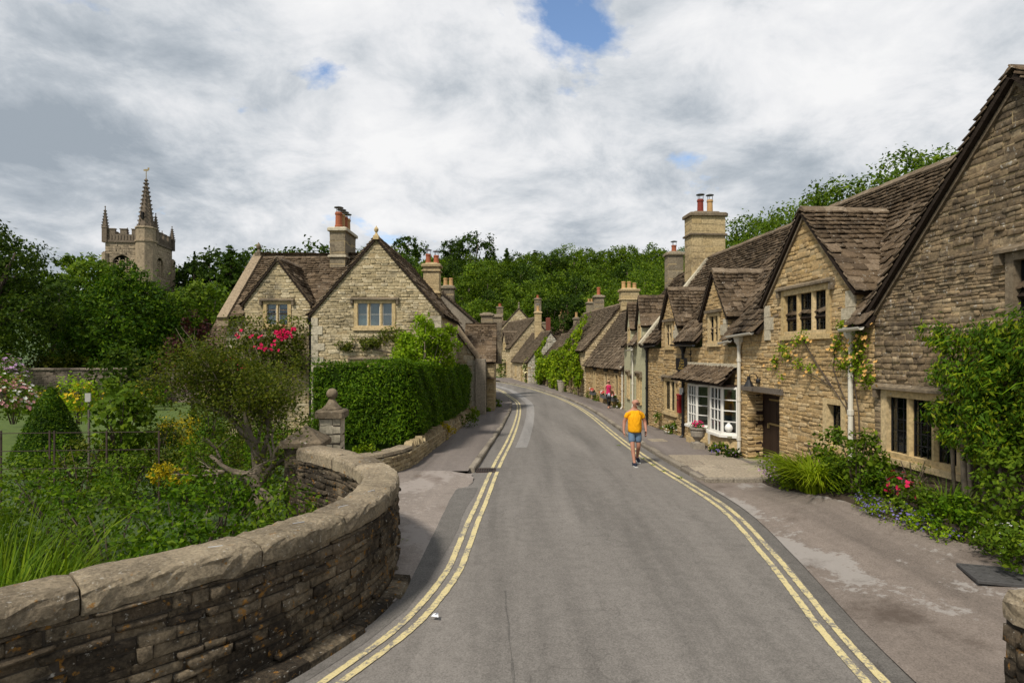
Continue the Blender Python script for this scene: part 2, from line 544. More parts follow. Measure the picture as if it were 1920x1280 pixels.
def unit_mesh(kind, idx, mat):
    key = (kind, idx, mat)
    if key not in _unit_cache:
        v, f = (STONE_U if kind == 'stone' else TILE_U)[idx]
        _unit_cache[key] = np_mesh(kind, v, f, mat)
    return _unit_cache[key]


def in_frame(p):
    if p[1] < 2: return False
    x = 960 + F * p[0] / p[1]
    y = 660 - F * (p[2] - EYE) / p[1]
    return -10 < x < 1930 and -10 < y < 1290


def emit(pieces, kind, name, stuff_name, mat, parent, top=300):
    """pieces: (origin, ax, ay, az) where the unit piece is mapped by the three axis vectors.
    The largest in view become objects of their own, the rest one joined mesh."""
    if not pieces: return
    sc = []
    for i, (o, ax, ay, az) in enumerate(pieces):
        a = ax.length * ay.length / max(1.0, o.y) ** 2
        facing = az.normalized().dot(Vector((0, 0, EYE)) - o)
        sc.append((-(a if (in_frame(o) and facing > 0) else 0.0), i))
    sc.sort()
    keep = set(i for s_, i in sc[:top] if s_ < 0)
    rr = random.Random(len(pieces))
    U = STONE_U if kind == 'stone' else TILE_U
    V, Q, n = [], [], 0
    for i, (o, ax, ay, az) in enumerate(pieces):
        k = rr.randrange(8)
        if i in keep:
            ob = bpy.data.objects.new(name, unit_mesh(kind, k, mat))
            COL.objects.link(ob)
            ob.parent = parent
            ob.matrix_basis = Matrix(((ax.x, ay.x, az.x, o.x), (ax.y, ay.y, az.y, o.y), (ax.z, ay.z, az.z, o.z), (0, 0, 0, 1)))
        else:
            uv, uf = U[k]
            M = np.array([[ax.x, ax.y, ax.z], [ay.x, ay.y, ay.z], [az.x, az.y, az.z]])
            V.append(uv @ M + np.array(o))
            Q.append(uf + n)
            n += len(uv)
    if V:
        me = np_mesh(stuff_name, np.vstack(V), np.vstack(Q), mat)
        ob = bpy.data.objects.new(stuff_name, me)
        COL.objects.link(ob)
        ob.parent = parent
        ob['kind'] = 'stuff'


def span(poly, v):
    """u-interval of a convex polygon (u,v) at height v"""
    xs = []
    n = len(poly)
    for i in range(n):
        (u0, v0), (u1, v1) = poly[i], poly[(i + 1) % n]
        if (v0 - v) * (v1 - v) <= 0 and v0 != v1:
            xs.append(u0 + (u1 - u0) * (v - v0) / (v1 - v0))
    if len(xs) < 2: return None
    return min(xs), max(xs)


Z = Vector((0, 0, 1))


def wall_face(core, st, O, u, poly, openings=(), ch=(0.06, 0.125), sw=(0.11, 0.40), proud=(0.004, 0.026), rev=0.25, seed=1, n=None):
    """one flat wall: a mortar bed with the openings left out (into core) and coursed stones (into st)"""
    r = random.Random(seed)
    O, u = Vector(O), Vector(u).normalized()
    n = u.cross(Z) if n is None else Vector(n)
    vmin, vmax = min(p[1] for p in poly), max(p[1] for p in poly)
    marks = sorted(set([vmin, vmax] + [p[1] for p in poly] + [x for o in openings for x in (o[2], o[3]) if vmin < x < vmax]))
    rows = []
    for a, b in zip(marks, marks[1:]):
        if b - a < 1e-4: continue
        k = max(1, round((b - a) / r.uniform(*ch)))
        ws = [r.uniform(0.7, 1.3) for _ in range(k)]
        t = sum(ws)
        z = a
        for w_ in ws:
            rows.append((z, z + (b - a) * w_ / t))
            z += (b - a) * w_ / t
    for (a, b) in rows:
        m = (a + b) / 2
        iv = span(poly, m)
        i0, i1 = span(poly, a + 1e-4), span(poly, b - 1e-4)
        if not iv or not i0 or not i1: continue
        cuts = sorted((o[0], o[1]) for o in openings if o[2] <= m <= o[3])
        segs, x0 = [], iv[0]
        lefts = [(i0[0], i1[0])]
        for c0, c1 in cuts:
            if c0 > x0: segs.append((x0, c0))
            x0 = max(x0, c1)
        if iv[1] > x0: segs.append((x0, iv[1]))
        for (s0, s1) in segs:
            l0, l1 = (i0[0], i1[0]) if s0 == iv[0] else (s0, s0)
            r0, r1 = (i0[1], i1[1]) if s1 == iv[1] else (s1, s1)
            core.poly([O + u * l0 + Z * a, O + u * r0 + Z * a, O + u * r1 + Z * b, O + u * l1 + Z * b])
            if st is None: continue
            x = s0
            while x < s1 - 0.03:
                wd = r.uniform(*sw)
                if s1 - (x + wd) < sw[0] * 0.7: wd = s1 - x
                wd = min(wd, s1 - x)
                pr = r.uniform(*proud)
                tw = r.gauss(0, 0.035)
                hh_ = (b - a) * r.uniform(0.84, 1.1)
                st.append((O + u * (x + wd / 2) + Z * (m + r.uniform(-0.12, 0.12) * (b - a)) - n * 0.004, (u + Z * tw) * wd, (Z - u * tw) * hh_, n * pr))
                x += wd
    for (c0, c1, d0, d1) in [o[:4] for o in openings]:
        a, b, c, d = O + u * c0 + Z * d0, O + u * c1 + Z * d0, O + u * c1 + Z * d1, O + u * c0 + Z * d1
        for p, q in ((a, b), (b, c), (c, d), (d, a)):
            core.poly([p, q, q - n * rev, p - n * rev])


def roof_plane(core, tl, O, u, s, poly, ov=0.0, strips=None, hc=(0.22, 0.125), wt=(0.15, 0.36), thick=0.028, seed=1, slab=0.07, rough=1.0):
    """stone-tiled slope: O eave origin, u along the eave, s up the slope; poly in (u,v)"""
    r = random.Random(seed)
    O, u, s = Vector(O), Vector(u).normalized(), Vector(s).normalized()
    n = u.cross(s).normalized()
    if n.z < 0: n = -n
    vmax = max(p[1] for p in poly)
    def slab_poly(pts):
        q = [O + u * a + s * b for a, b in pts]
        core.extrude(q, -n * slab)
    def clip(lo):
        a = span(poly, lo + 1e-4)
        return [(a[0], lo), (a[1], lo)] + [p for p in poly if p[1] > lo + 1e-3]
    if strips is None:
        slab_poly(poly)
    else:
        pts = clip(ov)
        # keep the order convex: sort round the centre
        cx, cy = sum(p[0] for p in pts) / len(pts), sum(p[1] for p in pts) / len(pts)
        pts.sort(key=lambda p: math.atan2(p[1] - cy, p[0] - cx))
        slab_poly(pts)
        for a, b in strips:
            slab_poly([(a, 0), (b, 0), (b, ov), (a, ov)])
    v = 0.0
    ph = r.uniform(0, 9)
    while v < vmax - 0.04:
        t = v / vmax
        h = hc[0] + (hc[1] - hc[0]) * t
        iv = span(poly, min(v + h * 0.5, vmax - 1e-3))
        if iv:
            segs = [iv]
            if strips is not None and v < ov - 0.02:
                segs = [(max(a, iv[0]), min(b, iv[1])) for a, b in strips]
            for a, b in segs:
                x = a - 0.02
                while x < b:
                    wd = r.uniform(*wt) * (1.15 - 0.4 * t)
                    if b - (x + wd) < wt[0] * 0.6: wd = b + 0.02 - x
                    sag = 0.012 * math.sin(x * 1.3 + ph) + 0.01 * math.sin(x * 3.1 + v * 2)
                    ln = h * 1.6
                    lift = r.uniform(0.05, 0.075) * rough
                    o = O + u * (x + wd / 2) + s * (v + sag + r.uniform(-0.008, 0.008) * rough) + n * (lift + 0.004)
                    tw = r.uniform(-0.018, 0.018)
                    tl.append((o, u * (wd * 0.985) + n * tw, s * ln - n * (lift + 0.012), n * thick * r.uniform(0.8, 1.35)))
                    x += wd
        v += h


_ridge_me = {}


def ridge(parent, p0, p1, mat='tile_grey', w=0.16, drop=0.13, ln=0.45, name='ridge_tile'):
    p0, p1 = Vector(p0), Vector(p1)
    d = (p1 - p0)
    L = d.length
    d.normalize()
    side = d.cross(Z).normalized()
    up = side.cross(d).normalized()
    k = max(1, int(L / ln))
    step = L / k
    if mat not in _ridge_me:
        m = MB()
        for y0, y1, e in ((-0.49, 0.49, 0.0),):
            prof = [(-1, -1), (-0.45, -0.25), (0, 0.1), (0.45, -0.25), (1, -1)]
            bot = [(x * 0.9, z - 0.35) for x, z in prof]
            for a, b in zip(range(4), range(1, 5)):
                m.hexa([(bot[a][0], y0, bot[a][1]), (bot[b][0], y0, bot[b][1]), (bot[b][0], y1, bot[b][1]), (bot[a][0], y1, bot[a][1]),
                        (prof[a][0], y0, prof[a][1]), (prof[b][0], y0, prof[b][1]), (prof[b][0], y1, prof[b][1]), (prof[a][0], y1, prof[a][1])])
        _ridge_me[mat] = m.mesh('ridge_tile', mat)
    rr = random.Random(int(L * 100))
    for i in range(k):
        c = p0 + d * (step * (i + 0.5)) + up * (0.075 + rr.uniform(-0.012, 0.012))
        ax, ay, az = side * w, d * step, up * drop
        o = bpy.data.objects.new(name, _ridge_me[mat])
        COL.objects.link(o)
        o.parent = parent
        o.matrix_basis = Matrix(((ax.x, ay.x, az.x, c.x), (ax.y, ay.y, az.y, c.y), (ax.z, ay.z, az.z, c.z), (0, 0, 0, 1)))


def window(parent, O, u, ur, vr, lights=2, mat='dressed', drip=True, jamb=0.11, mull=0.10, depth=0.17, leaded=True, glass='glass', back='room_dark', blind=None, cols=2, rows_=4, sill=True, transom=None, dripmat='dressed_dark', name='window', proud=0.045):
    """stone mullioned window in an opening ur x vr of the wall frame (O,u)"""
    O, u = Vector(O), Vector(u).normalized()
    n = u.cross(Z)
    u0, u1 = ur
    v0, v1 = vr
    fr = MB()
    nr = (-depth, proud)
    fr.obox(O, u, Z, n, (u0 - 0.02, u0 + jamb), (v0, v1), nr)
    fr.obox(O, u, Z, n, (u1 - jamb, u1 + 0.02), (v0, v1), nr)
    fr.obox(O, u, Z, n, (u0 + jamb, u1 - jamb), (v1 - jamb, v1), nr)
    fr.obox(O, u, Z, n, (u0 + jamb, u1 - jamb), (v0, v0 + jamb * 0.7), nr)
    wo_ = fr.build(name, mat, parent)
    a, b = u0 + jamb, u1 - jamb
    lw = ((b - a) - mull * (lights - 1)) / lights
    pane_n = -depth * 0.55
    for i in range(lights):
        x0 = a + i * (lw + mull)
        if i > 0:
            m = MB()
            pts = [(x0 - mull, -depth), (x0 - mull, proud - 0.075), (x0 - mull * 0.72, proud - 0.02), (x0 - mull * 0.28, proud - 0.02), (x0, proud - 0.075), (x0, -depth)]
            m.extrude([O + u * p + n * q + Z * (v0 + jamb * 0.6) for p, q in pts], Z * (v1 - v0 - jamb * 1.55))
            m.build('mullion', mat, wo_)
        m = MB()
        m.obox(O, u, Z, n, (x0, x0 + lw), (v0 + jamb * 0.7, v1 - jamb), (pane_n - 0.008, pane_n))
        m.build('pane', glass, wo_)
        if leaded:
            m = MB()
            t = 0.011
            H0, H1 = v0 + jamb * 0.7, v1 - jamb
            for k in range(1, cols):
                x = x0 + lw * k / cols
                m.obox(O, u, Z, n, (x - t / 2, x + t / 2), (H0, H1), (pane_n + 0.002, pane_n + 0.014))
            for k in range(1, rows_):
                y = H0 + (H1 - H0) * k / rows_
                m.obox(O, u, Z, n, (x0, x0 + lw), (y - t / 2, y + t / 2), (pane_n + 0.003, pane_n + 0.016))
            for xx in (x0 + 0.008, x0 + lw - 0.008):
                m.obox(O, u, Z, n, (xx - 0.012, xx + 0.012), (H0, H1), (pane_n + 0.001, pane_n + 0.02))
            m.build('glazing_bars', 'black_iron' if leaded is True else leaded, wo_)
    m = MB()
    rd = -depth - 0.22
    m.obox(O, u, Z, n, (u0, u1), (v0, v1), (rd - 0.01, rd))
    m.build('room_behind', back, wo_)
    if blind:
        m = MB()
        m.obox(O, u, Z, n, (a, b), (v0 + (v1 - v0) * blind[0], v0 + (v1 - v0) * blind[1]), (-depth - 0.05, -depth - 0.04))
        m.build('curtain', 'curtain', wo_)
    if sill:
        m = MB()
        m.obox(O, u, Z, n, (u0 - 0.06, u1 + 0.06), (v0 - 0.11, v0 - 0.002), (-depth, proud + 0.035))
        m.build('sill', mat, wo_)
    if drip:
        m = MB()
        e = 0.14
        pts = [(0.0, 0.0), (0.0, 0.10), (0.05, 0.10), (0.13, 0.045), (0.13, 0.0)]
        m.extrude([O + u * (u0 - e) + Z * (v1 + 0.004 + q) + n * p for p, q in pts], u * (u1 - u0 + 2 * e))
        for x in (u0 - e, u1 + e - 0.09):
            m.obox(O, u, Z, n, (x, x + 0.09), (v1 - 0.16, v1 + 0.002), (0.0, 0.11))
        m.build('drip_mould', dripmat, wo_)
    return wo_


def chimney(parent, c, z0, z1, sx, sy, mat='chimney_stone', rz=0.0, bands=(), pots=(), seed=1, capmat=None, cap=0.16, pyr=0.0):
    """stack of ashlar blocks with string courses, cap and pots; pots: (dx, dy, height, radius, mat, cowl)"""
    c = Vector((c[0], c[1], 0))
    core, st = MB(), []
    R = Matrix.Rotation(rz, 3, 'Z')
    zt = z1 - cap
    for k in range(4):
        a = k * math.pi / 2
        u = R @ Vector((math.cos(a), math.sin(a), 0))
        n = u.cross(Z)
        w_, d_ = (sx, sy) if k % 2 == 0 else (sy, sx)
        O = c - u * (w_ / 2) + n * (d_ / 2 - 0.0)
        wall_face(core, st, O, u, [(0, z0), (w_, z0), (w_, zt), (0, zt)], (), ch=(0.3, 0.42), sw=(0.4, 0.75), proud=(0.010, 0.018), seed=seed + k)
    o = core.build('chimney', 'mortar' if 'render' not in mat else mat, parent)
    if 'render' not in mat:
        emit(st, 'stone', 'block', 'blocks', mat, o, top=60)
    for bz in bands:
        m = MB()
        m.bbox(tuple(c + Vector((0, 0, bz))), (sx + 0.16, sy + 0.16, 0.09), 0.03, rz)
        m.build('string_course', capmat or mat, o)
    m = MB()
    m.bbox(tuple(c + Vector((0, 0, zt))), (sx + 0.2, sy + 0.2, cap), 0.05, rz)
    m.bbox(tuple(c + Vector((0, 0, zt + cap - 0.002))), (sx * 0.8, sy * 0.8, 0.08), 0.05, rz)
    m.build('cap', capmat or mat, o)
    for (dx, dy, h, rad, pm, cowl) in pots:
        p = c + R @ Vector((dx, dy, 0)) + Vector((0, 0, z1 + 0.03))
        m = MB()
        m.lathe(p, [(rad * 1.05, 0), (rad * 1.05, 0.08), (rad * 0.92, 0.1), (rad * 0.85, h * 0.82), (rad * 1.02, h * 0.84), (rad * 1.02, h * 0.93), (rad * 0.9, h * 0.95), (rad * 0.9, h), (rad * 0.6, h), (rad * 0.6, h - 0.1)], 12)
        m.build('pot', pm, o, smooth=False)
        if cowl:
            m = MB()
            for q in range(3):
                an = q * 2.1
                m.tube([p + Vector((math.cos(an) * rad * 0.8, math.sin(an) * rad * 0.8, h - 0.02)), p + Vector((math.cos(an) * rad * 0.85, math.sin(an) * rad * 0.85, h + 0.2))], 0.012, 5)
            m.lathe(p + Vector((0, 0, h + 0.19)), [(rad * 1.25, 0), (rad * 1.2, 0.025), (rad * 0.5, 0.06), (0.02, 0.075)], 12)
            m.build('cowl', 'lead', o)
    return o


def downpipe(parent, p_top, p_bot, n, mat, r=0.045, hopper=True, name='downpipe'):
    p_top, p_bot, n = Vector(p_top), Vector(p_bot), Vector(n)
    m = MB()
    q = n * (r + 0.03)
    m.tube([p_top + q, p_bot + q + Z * 0.12, p_bot + q + n * 0.1], r, 10)
    for t in (0.15, 0.5, 0.85):
        c = p_top.lerp(p_bot, t) + q
        m.lathe(c - Z * 0.05, [(r * 1.3, 0), (r * 1.35, 0.1)], 10)
    o = m.build(name, mat, parent)
    if hopper:
        m = MB()
        m.lathe(p_top + q - Z * 0.05, [(r, -0.12), (r * 1.2, 0.0), (r * 2.6, 0.1), (r * 2.6, 0.16), (r * 3.0, 0.17), (r * 3.0, 0.24), (r * 2.5, 0.24)], 8, rot=math.pi / 8)
        m.build('hopper', mat, o)
    return o


def gutter(parent, p0, p1, mat, r=0.065, name='gutter'):
    p0, p1 = Vector(p0), Vector(p1)
    d = (p1 - p0).normalized()
    sd_ = d.cross(Z).normalized()
    m = MB()
    prof = [(math.cos(a) * r, math.sin(a) * r) for a in [math.pi + i * math.pi / 6 for i in range(7)]]
    prof += [(math.cos(a) * r * 0.8, math.sin(a) * r * 0.8) for a in [2 * math.pi - i * math.pi / 6 for i in range(7)]]
    m.extrude([p0 + sd_ * x + Z * y for x, y in prof], p1 - p0)
    return m.build(name, mat, parent)


def quoins(parent, p, u, z0, z1, mat='dressed_pale', n=None, flip=1, seed=0, proud=0.042, name='quoin'):
    """corner stones, alternately long and short, from p along u"""
    rr = random.Random(seed)
    u = Vector(u).normalized()
    n = u.cross(Z) if n is None else Vector(n)
    z = z0
    k = 0
    while z < z1 - 0.12:
        h = min(rr.uniform(0.24, 0.36), z1 - z)
        w_ = (0.46 if k % 2 else 0.27) * rr.uniform(0.9, 1.12)
        m = MB()
        a, b = (0, w_) if flip > 0 else (-w_, 0)
        m.obox(Vector(p), u, Z, n, (a, b), (z + 0.006, z + h - 0.006), (-0.1, proud))
        m.build(name, mat, parent)
        z += h
        k += 1

# ---------------------------------------------------------------- ground, road, pavements
def lerp_tab(tab, x):
    if x <= tab[0][0]: return tab[0][1]
    for (a, va), (b, vb) in zip(tab, tab[1:]):
        if x <= b:
            t = (x - a) / (b - a)
            return va + (vb - va) * t
    (a, va), (b, vb) = tab[-2], tab[-1]
    return vb


def smooth_tab(tab, x):
    """Catmull-Rom through (x,value) pairs"""
    n = len(tab)
    if x <= tab[0][0]:
        return tab[0][1] + (tab[1][1] - tab[0][1]) / (tab[1][0] - tab[0][0]) * (x - tab[0][0])
    if x >= tab[-1][0]:
        return tab[-1][1] + (tab[-1][1] - tab[-2][1]) / (tab[-1][0] - tab[-2][0]) * (x - tab[-1][0])
    i = max(k for k in range(n - 1) if tab[k][0] <= x)
    x0, x1 = tab[i][0], tab[i + 1][0]
    m0 = (tab[i + 1][1] - tab[max(i - 1, 0)][1]) / (tab[i + 1][0] - tab[max(i - 1, 0)][0])
    m1 = (tab[min(i + 2, n - 1)][1] - tab[i][1]) / (tab[min(i + 2, n - 1)][0] - tab[i][0])
    h = x1 - x0
    t = (x - x0) / h
    return ((2 * t ** 3 - 3 * t * t + 1) * tab[i][1] + (t ** 3 - 2 * t * t + t) * h * m0 + (-2 * t ** 3 + 3 * t * t) * tab[i + 1][1] + (t ** 3 - t * t) * h * m1)


G_TAB = [(-30, 0.0), (0, 0.0), (8, -0.04), (16, -0.13), (25, -0.30), (35, -0.46), (50, -0.48), (66, -0.38), (80, -0.1), (100, 0.6), (130, 2.0)]
G = lambda y: smooth_tab(G_TAB, y)

LL = [(-12, -3.9), (0, -3.6), (3.0, -2.85), (4.3, -2.2), (5.24, -1.74), (6.3, -1.27), (7.13, -1.06), (8.02, -0.917), (8.84, -0.87), (10.36, -0.81), (11.8, -0.73), (14.26, -0.62), (16.3, -0.51), (20.9, -0.22), (27, 0.06), (34, 0.26), (39.6, 0.24), (46, -0.37), (53, -1.28), (61, -3.4), (70, -8.0), (78, -15)]
RL = [(-12, 3.6), (0, 3.15), (3, 3.18), (5.24, 3.34), (6.35, 3.47), (7.1, 3.60), (7.64, 3.69), (8.29, 3.80), (9.0, 3.90), (9.81, 4.02), (10.8, 4.13), (11.84, 4.17), (13.5, 4.10), (15.5, 4.0), (18.7, 3.95), (24, 4.05), (29.6, 4.2), (34, 4.22), (38, 4.05), (44.4, 3.5), (50, 2.65), (56, 1.5), (66, -1.7), (74, -6.5), (82, -13)]
XL = lambda y: smooth_tab(LL, y)      # outer edge of the left yellow lines
XR = lambda y: smooth_tab(RL, y)
WALL_R = lambda y: 6.46 - 0.075 * (y - 16.7)
BED = [(6.0, 6.9), (7.6, 6.42), (8.1, 6.07), (9.45, 5.74), (11.4, 5.5), (12.6, 5.42), (13.9, 5.6)]


def strip(name, ys, fl, fr, fz, mat, nx=4, parent=None, kind='structure'):
    m = MB()
    rows = []
    for y in ys:
        a, b = fl(y), fr(y)
        row = []
        for i in range(nx + 1):
            x = a + (b - a) * i / nx
            row.append(len(m.v))
            m.v.append((x, y, fz(x, y)))
        rows.append(row)
    for r0, r1 in zip(rows, rows[1:]):
        for i in range(nx):
            m.f.append((r0[i], r0[i + 1], r1[i + 1], r1[i]))
    me = m.mesh(name, mat, True)
    for p in me.polygons:
        if p.normal.z < 0:
            p.flip()
    o = bpy.data.objects.new(name, me)
    link(o, parent)
    if kind: o['kind'] = kind
    return o


def frange(a, b, n):
    return [a + (b - a) * i / n for i in range(n + 1)]


# materials of the ground
def mat_asphalt(name, c_lo, c_hi, patch=None, rough=0.85):
    m, nt, b, out = new_mat(name)
    _, pos = rnd_socket(nt)
    agg = nt.n('ShaderNodeTexVoronoi')
    nt.l(pos, agg.inputs['Vector'])
    agg.inputs['Scale'].default_value = 75
    sp = nt.math('ADD', nt.math('MULTIPLY', nt.noise(pos, 160, 3, 0.7), 0.5), nt.math('MULTIPLY', agg.outputs['Color'], 0.5))
    base = nt.ramp(sp, [(0.25, c_lo), (0.75, c_hi)])
    # broad tone changes of the worn surface, drawn out along the street
    big1 = nt.noise(nt.mapping(pos, (1.25, 0.075, 1)), 0.9, 5, 0.6, 0.35)
    base = nt.mix(1.0, base, nt.ramp(big1, [(0.3, 0.70), (0.5, 1.0), (0.7, 1.25)]), 'MULTIPLY')
    sm = nt.noise(pos, 5.0, 6, 0.65)
    base = nt.mix(1.0, base, nt.ramp(sm, [(0.3, 0.88), (0.7, 1.1)]), 'MULTIPLY')
    if patch:
        pn = nt.math('ADD', nt.math('MULTIPLY', nt.noise(nt.mapping(pos, (1, 0.6, 1), (2.3, 1.1, 0)), 0.85, 3, 0.5, 0.3), 0.7), nt.math('MULTIPLY', nt.noise(pos, 9, 6, 0.7), 0.3))
        base = nt.mix(nt.ramp(pn, [(0.54, 0.0), (0.565, 0.7)]), base, patch[0])
        dn = nt.math('ADD', nt.math('MULTIPLY', nt.noise(nt.mapping(pos, (1, 1, 1), (9.3, 4.1, 0)), 0.7, 3, 0.5, 0.3), 0.75), nt.math('MULTIPLY', nt.noise(pos, 7, 6, 0.7), 0.25))
        base = nt.mix(nt.ramp(dn, [(0.56, 0.0), (0.68, 0.75)]), base, patch[1])
    # fine cracks
    vo = nt.n('ShaderNodeTexVoronoi', feature='DISTANCE_TO_EDGE')
    wv = nt.mix(0.25, pos, nt.n('ShaderNodeTexNoise').outputs['Color'])
    nt.l(pos, vo.inputs['Vector'])
    vo.inputs['Scale'].default_value = 0.55
    wob = nt.n('ShaderNodeVectorMath', operation='ADD')
    nz = nt.n('ShaderNodeTexNoise')
    nz.inputs['Scale'].default_value = 2.5
    nz.inputs['Detail'].default_value = 5
    nt.l(pos, nz.inputs['Vector'])
    nt.l(pos, wob.inputs[0])
    nt.l(nz.outputs['Color'], wob.inputs[1])
    nt.l(wob.outputs[0], vo.inputs['Vector'])
    gate = nt.ramp(nt.noise(nt.mapping(pos, loc=(5, 5, 5)), 0.6, 2, 0.5), [(0.5, 0.0), (0.58, 1.0)])
    cr = nt.math('MULTIPLY', nt.ramp(vo.outputs['Distance'], [(0.0, 1.0), (0.012, 0.0)]), gate)
    base = nt.mix(nt.math('MULTIPLY', cr, 0.22), base, (0.03, 0.027, 0.025))
    nt.l(base, b.inputs['Base Color'])
    b.inputs['Roughness'].default_value = rough
    b.inputs['Specular IOR Level'].default_value = 0.12
    bump(nt, b, nt.math('SUBTRACT', sp, cr), 0.35, 0.01)


mat_asphalt('asphalt', (0.118, 0.108, 0.098), (0.205, 0.189, 0.172))
mat_asphalt('asphalt_dark', (0.085, 0.079, 0.072), (0.155, 0.144, 0.132))
mat_asphalt('asphalt_pave', (0.125, 0.106, 0.095), (0.205, 0.178, 0.16))
mat_asphalt('asphalt_light', (0.19, 0.18, 0.17), (0.275, 0.262, 0.25))
mat_asphalt('forecourt', (0.13, 0.108, 0.092), (0.215, 0.18, 0.155), patch=((0.31, 0.29, 0.27), (0.07, 0.053, 0.042)))
mat_asphalt('concrete', (0.165, 0.14, 0.122), (0.265, 0.228, 0.20), patch=((0.30, 0.265, 0.24), (0.10, 0.072, 0.056)))

m_, nt_, b_, o_ = new_mat('yellow_paint')
_, pos_ = rnd_socket(nt_)
wear = nt_.math('ADD', nt_.math('MULTIPLY', nt_.noise(pos_, 26, 5, 0.7), 0.6), nt_.math('MULTIPLY', nt_.noise(pos_, 3.0, 4, 0.6), 0.4))
yb = nt_.mix(nt_.ramp(wear, [(0.50, 0.0), (0.57, 0.95)]), nt_.ramp(nt_.noise(pos_, 60, 3, 0.6), [(0.3, (0.47, 0.385, 0.175)), (0.7, (0.60, 0.515, 0.28))]), (0.17, 0.158, 0.145))
nt_.l(yb, b_.inputs['Base Color'])
b_.inputs['Roughness'].default_value = 0.8

m_, nt_, b_, o_ = new_mat('grass_ground')
_, pos_ = rnd_socket(nt_)
gb = nt_.ramp(nt_.noise(pos_, 1.2, 6, 0.65), [(0.3, (0.030, 0.045, 0.014)), (0.55, (0.055, 0.095, 0.022)), (0.75, (0.10, 0.14, 0.035))])
nt_.l(gb, b_.inputs['Base Color'])
b_.inputs['Roughness'].default_value = 0.95
bump(nt_, b_, nt_.noise(pos_, 30, 4, 0.7), 0.8, 0.05)

m_, nt_, b_, o_ = new_mat('lawn')
_, pos_ = rnd_socket(nt_)
gb = nt_.ramp(nt_.noise(pos_, 3, 6, 0.65), [(0.3, (0.042, 0.075, 0.007)), (0.7, (0.075, 0.115, 0.010))])
nt_.l(gb, b_.inputs['Base Color'])
b_.inputs['Roughness'].default_value = 0.95
bump(nt_, b_, nt_.noise(pos_, 60, 4, 0.7), 0.6, 0.03)


def sstep(a, b, x):
    t = min(1, max(0, (x - a) / (b - a)))
    return t * t * (3 - 2 * t)


def terrain(x, y):
    z = G(max(-20, min(y, 130)))
    # stream bank and garden left of the parapet
    gl = sstep(-3.0, -4.6, x) * sstep(24, 18, y) * sstep(-6, 2, y)
    z -= gl * 0.60
    z -= sstep(-7, -10, x) * sstep(18, 24, y) * sstep(60, 45, y) * 0.15
    # wooded hill behind the village and to the right
    hill = 20.0 * sstep(105, 210, y) + 8 * sstep(210, 400, y)
    hill_r = 11.0 * sstep(14, 60, x) * sstep(4, 30, y)
    hill_l = 3.0 * sstep(-30, -120, x) * sstep(40, 140, y)
    z = z + max(hill, hill_r, hill_l)
    return z


def G_clamped(y): return G(y)


m = MB()
xs = sorted(set([-900, -600, -400, -280, -200] + list(range(-150, -14, 9)) + [-14 + 0.75 * i for i in range(41)] + list(range(18, 160, 9)) + [200, 280, 400, 600, 900]))
ys = sorted(set([-300, -150, -80, -40, -25] + [-15 + 1.25 * i for i in range(44)] + list(range(42, 240, 6)) + [260, 300, 350, 420, 520, 700, 1000, 1500]))
for y in ys:
    for x in xs:
        m.v.append((x, y, terrain(x, y) - 0.10))
nx = len(xs)
for j in range(len(ys) - 1):
    for i in range(nx - 1):
        m.f.append((j * nx + i, j * nx + i + 1, (j + 1) * nx + i + 1, (j + 1) * nx + i))
ground = m.build('ground', 'grass_ground', None, True, 'structure')

YS = frange(-12, 4, 10) + frange(4, 60, 90)[1:] + frange(60, 82, 20)[1:]
camber = lambda x, y: 0.03 * (1 - ((x - (XL(y) + XR(y)) / 2) / 2.4) ** 2)
road_z = lambda x, y: G(y) + max(-0.02, camber(x, y))
ROAD = strip('road', YS, lambda y: XL(y) - 0.55, lambda y: XR(y) + 0.30, road_z, 'asphalt', 10)
# pale reinstated trench and a darker seam patch, each a thin layer of its own on the road
strip('road_patch', frange(19.2, 62, 60), lambda y: XL(y) + 0.42 + 0.010 * (y - 19), lambda y: XL(y) + 0.80 + 0.014 * (y - 19), lambda x, y: road_z(x, y) + 0.005, 'asphalt_light', 2, ROAD, None)
strip('road_patch', frange(-6, 13.2, 24), lambda y: XL(y) - 0.55, lambda y: XL(y) - 0.10 + 0.03 * math.sin(y * 2.1), lambda x, y: road_z(x, y) + 0.004, 'asphalt_dark', 2, ROAD, None)
strip('road_patch', frange(-6, 13.8, 24), lambda y: XR(y) + 0.02 + 0.02 * math.sin(y * 1.7), lambda y: XR(y) + 0.34, lambda x, y: road_z(x, y) + 0.004, 'asphalt_dark', 2, ROAD, None)
# long seam of an old repair, meeting the trench line
strip('road_patch', frange(2.0, 7.3, 30), lambda y: 0.02 - 0.05 * (y - 5) + 0.006 * math.sin(y * 9), lambda y: 0.035 - 0.05 * (y - 5) + 0.008 * math.sin(y * 7 + 1), lambda x, y: road_z(x, y) + 0.004, 'asphalt_dark', 1, ROAD, None)


def yellow_line(fx, sgn, y0, y1, off, label, group):
    rj = random.Random(int(off * 100) + int(y0 * 10) + (3 if sgn > 0 else 0))
    ej = {}
    def jt(y, e):
        return ej.setdefault((round(y, 3), e), rj.gauss(0, 0.003)) if y < 24 else 0.0
    ysl = frange(y0, min(y1, 24), int((min(y1, 24) - y0) / 0.05)) + (frange(24, y1, int((y1 - 24) / 0.4))[1:] if y1 > 24 else [])
    o = strip('yellow_line', ysl, lambda y: fx(y) + sgn * off + jt(y, 0), lambda y: fx(y) + sgn * (off + 0.085) + jt(y, 1), lambda x, y: road_z(x, y) + 0.010, 'yellow_paint', 1, ROAD, None)
    return o


for off in (0.0, 0.17):
    yellow_line(XL, 1, -8, 15.0, off, '', '')
    yellow_line(XL, 1, 15.5, 66, off, '', '')
    yellow_line(XR, -1, -8, 66, off, '', '')

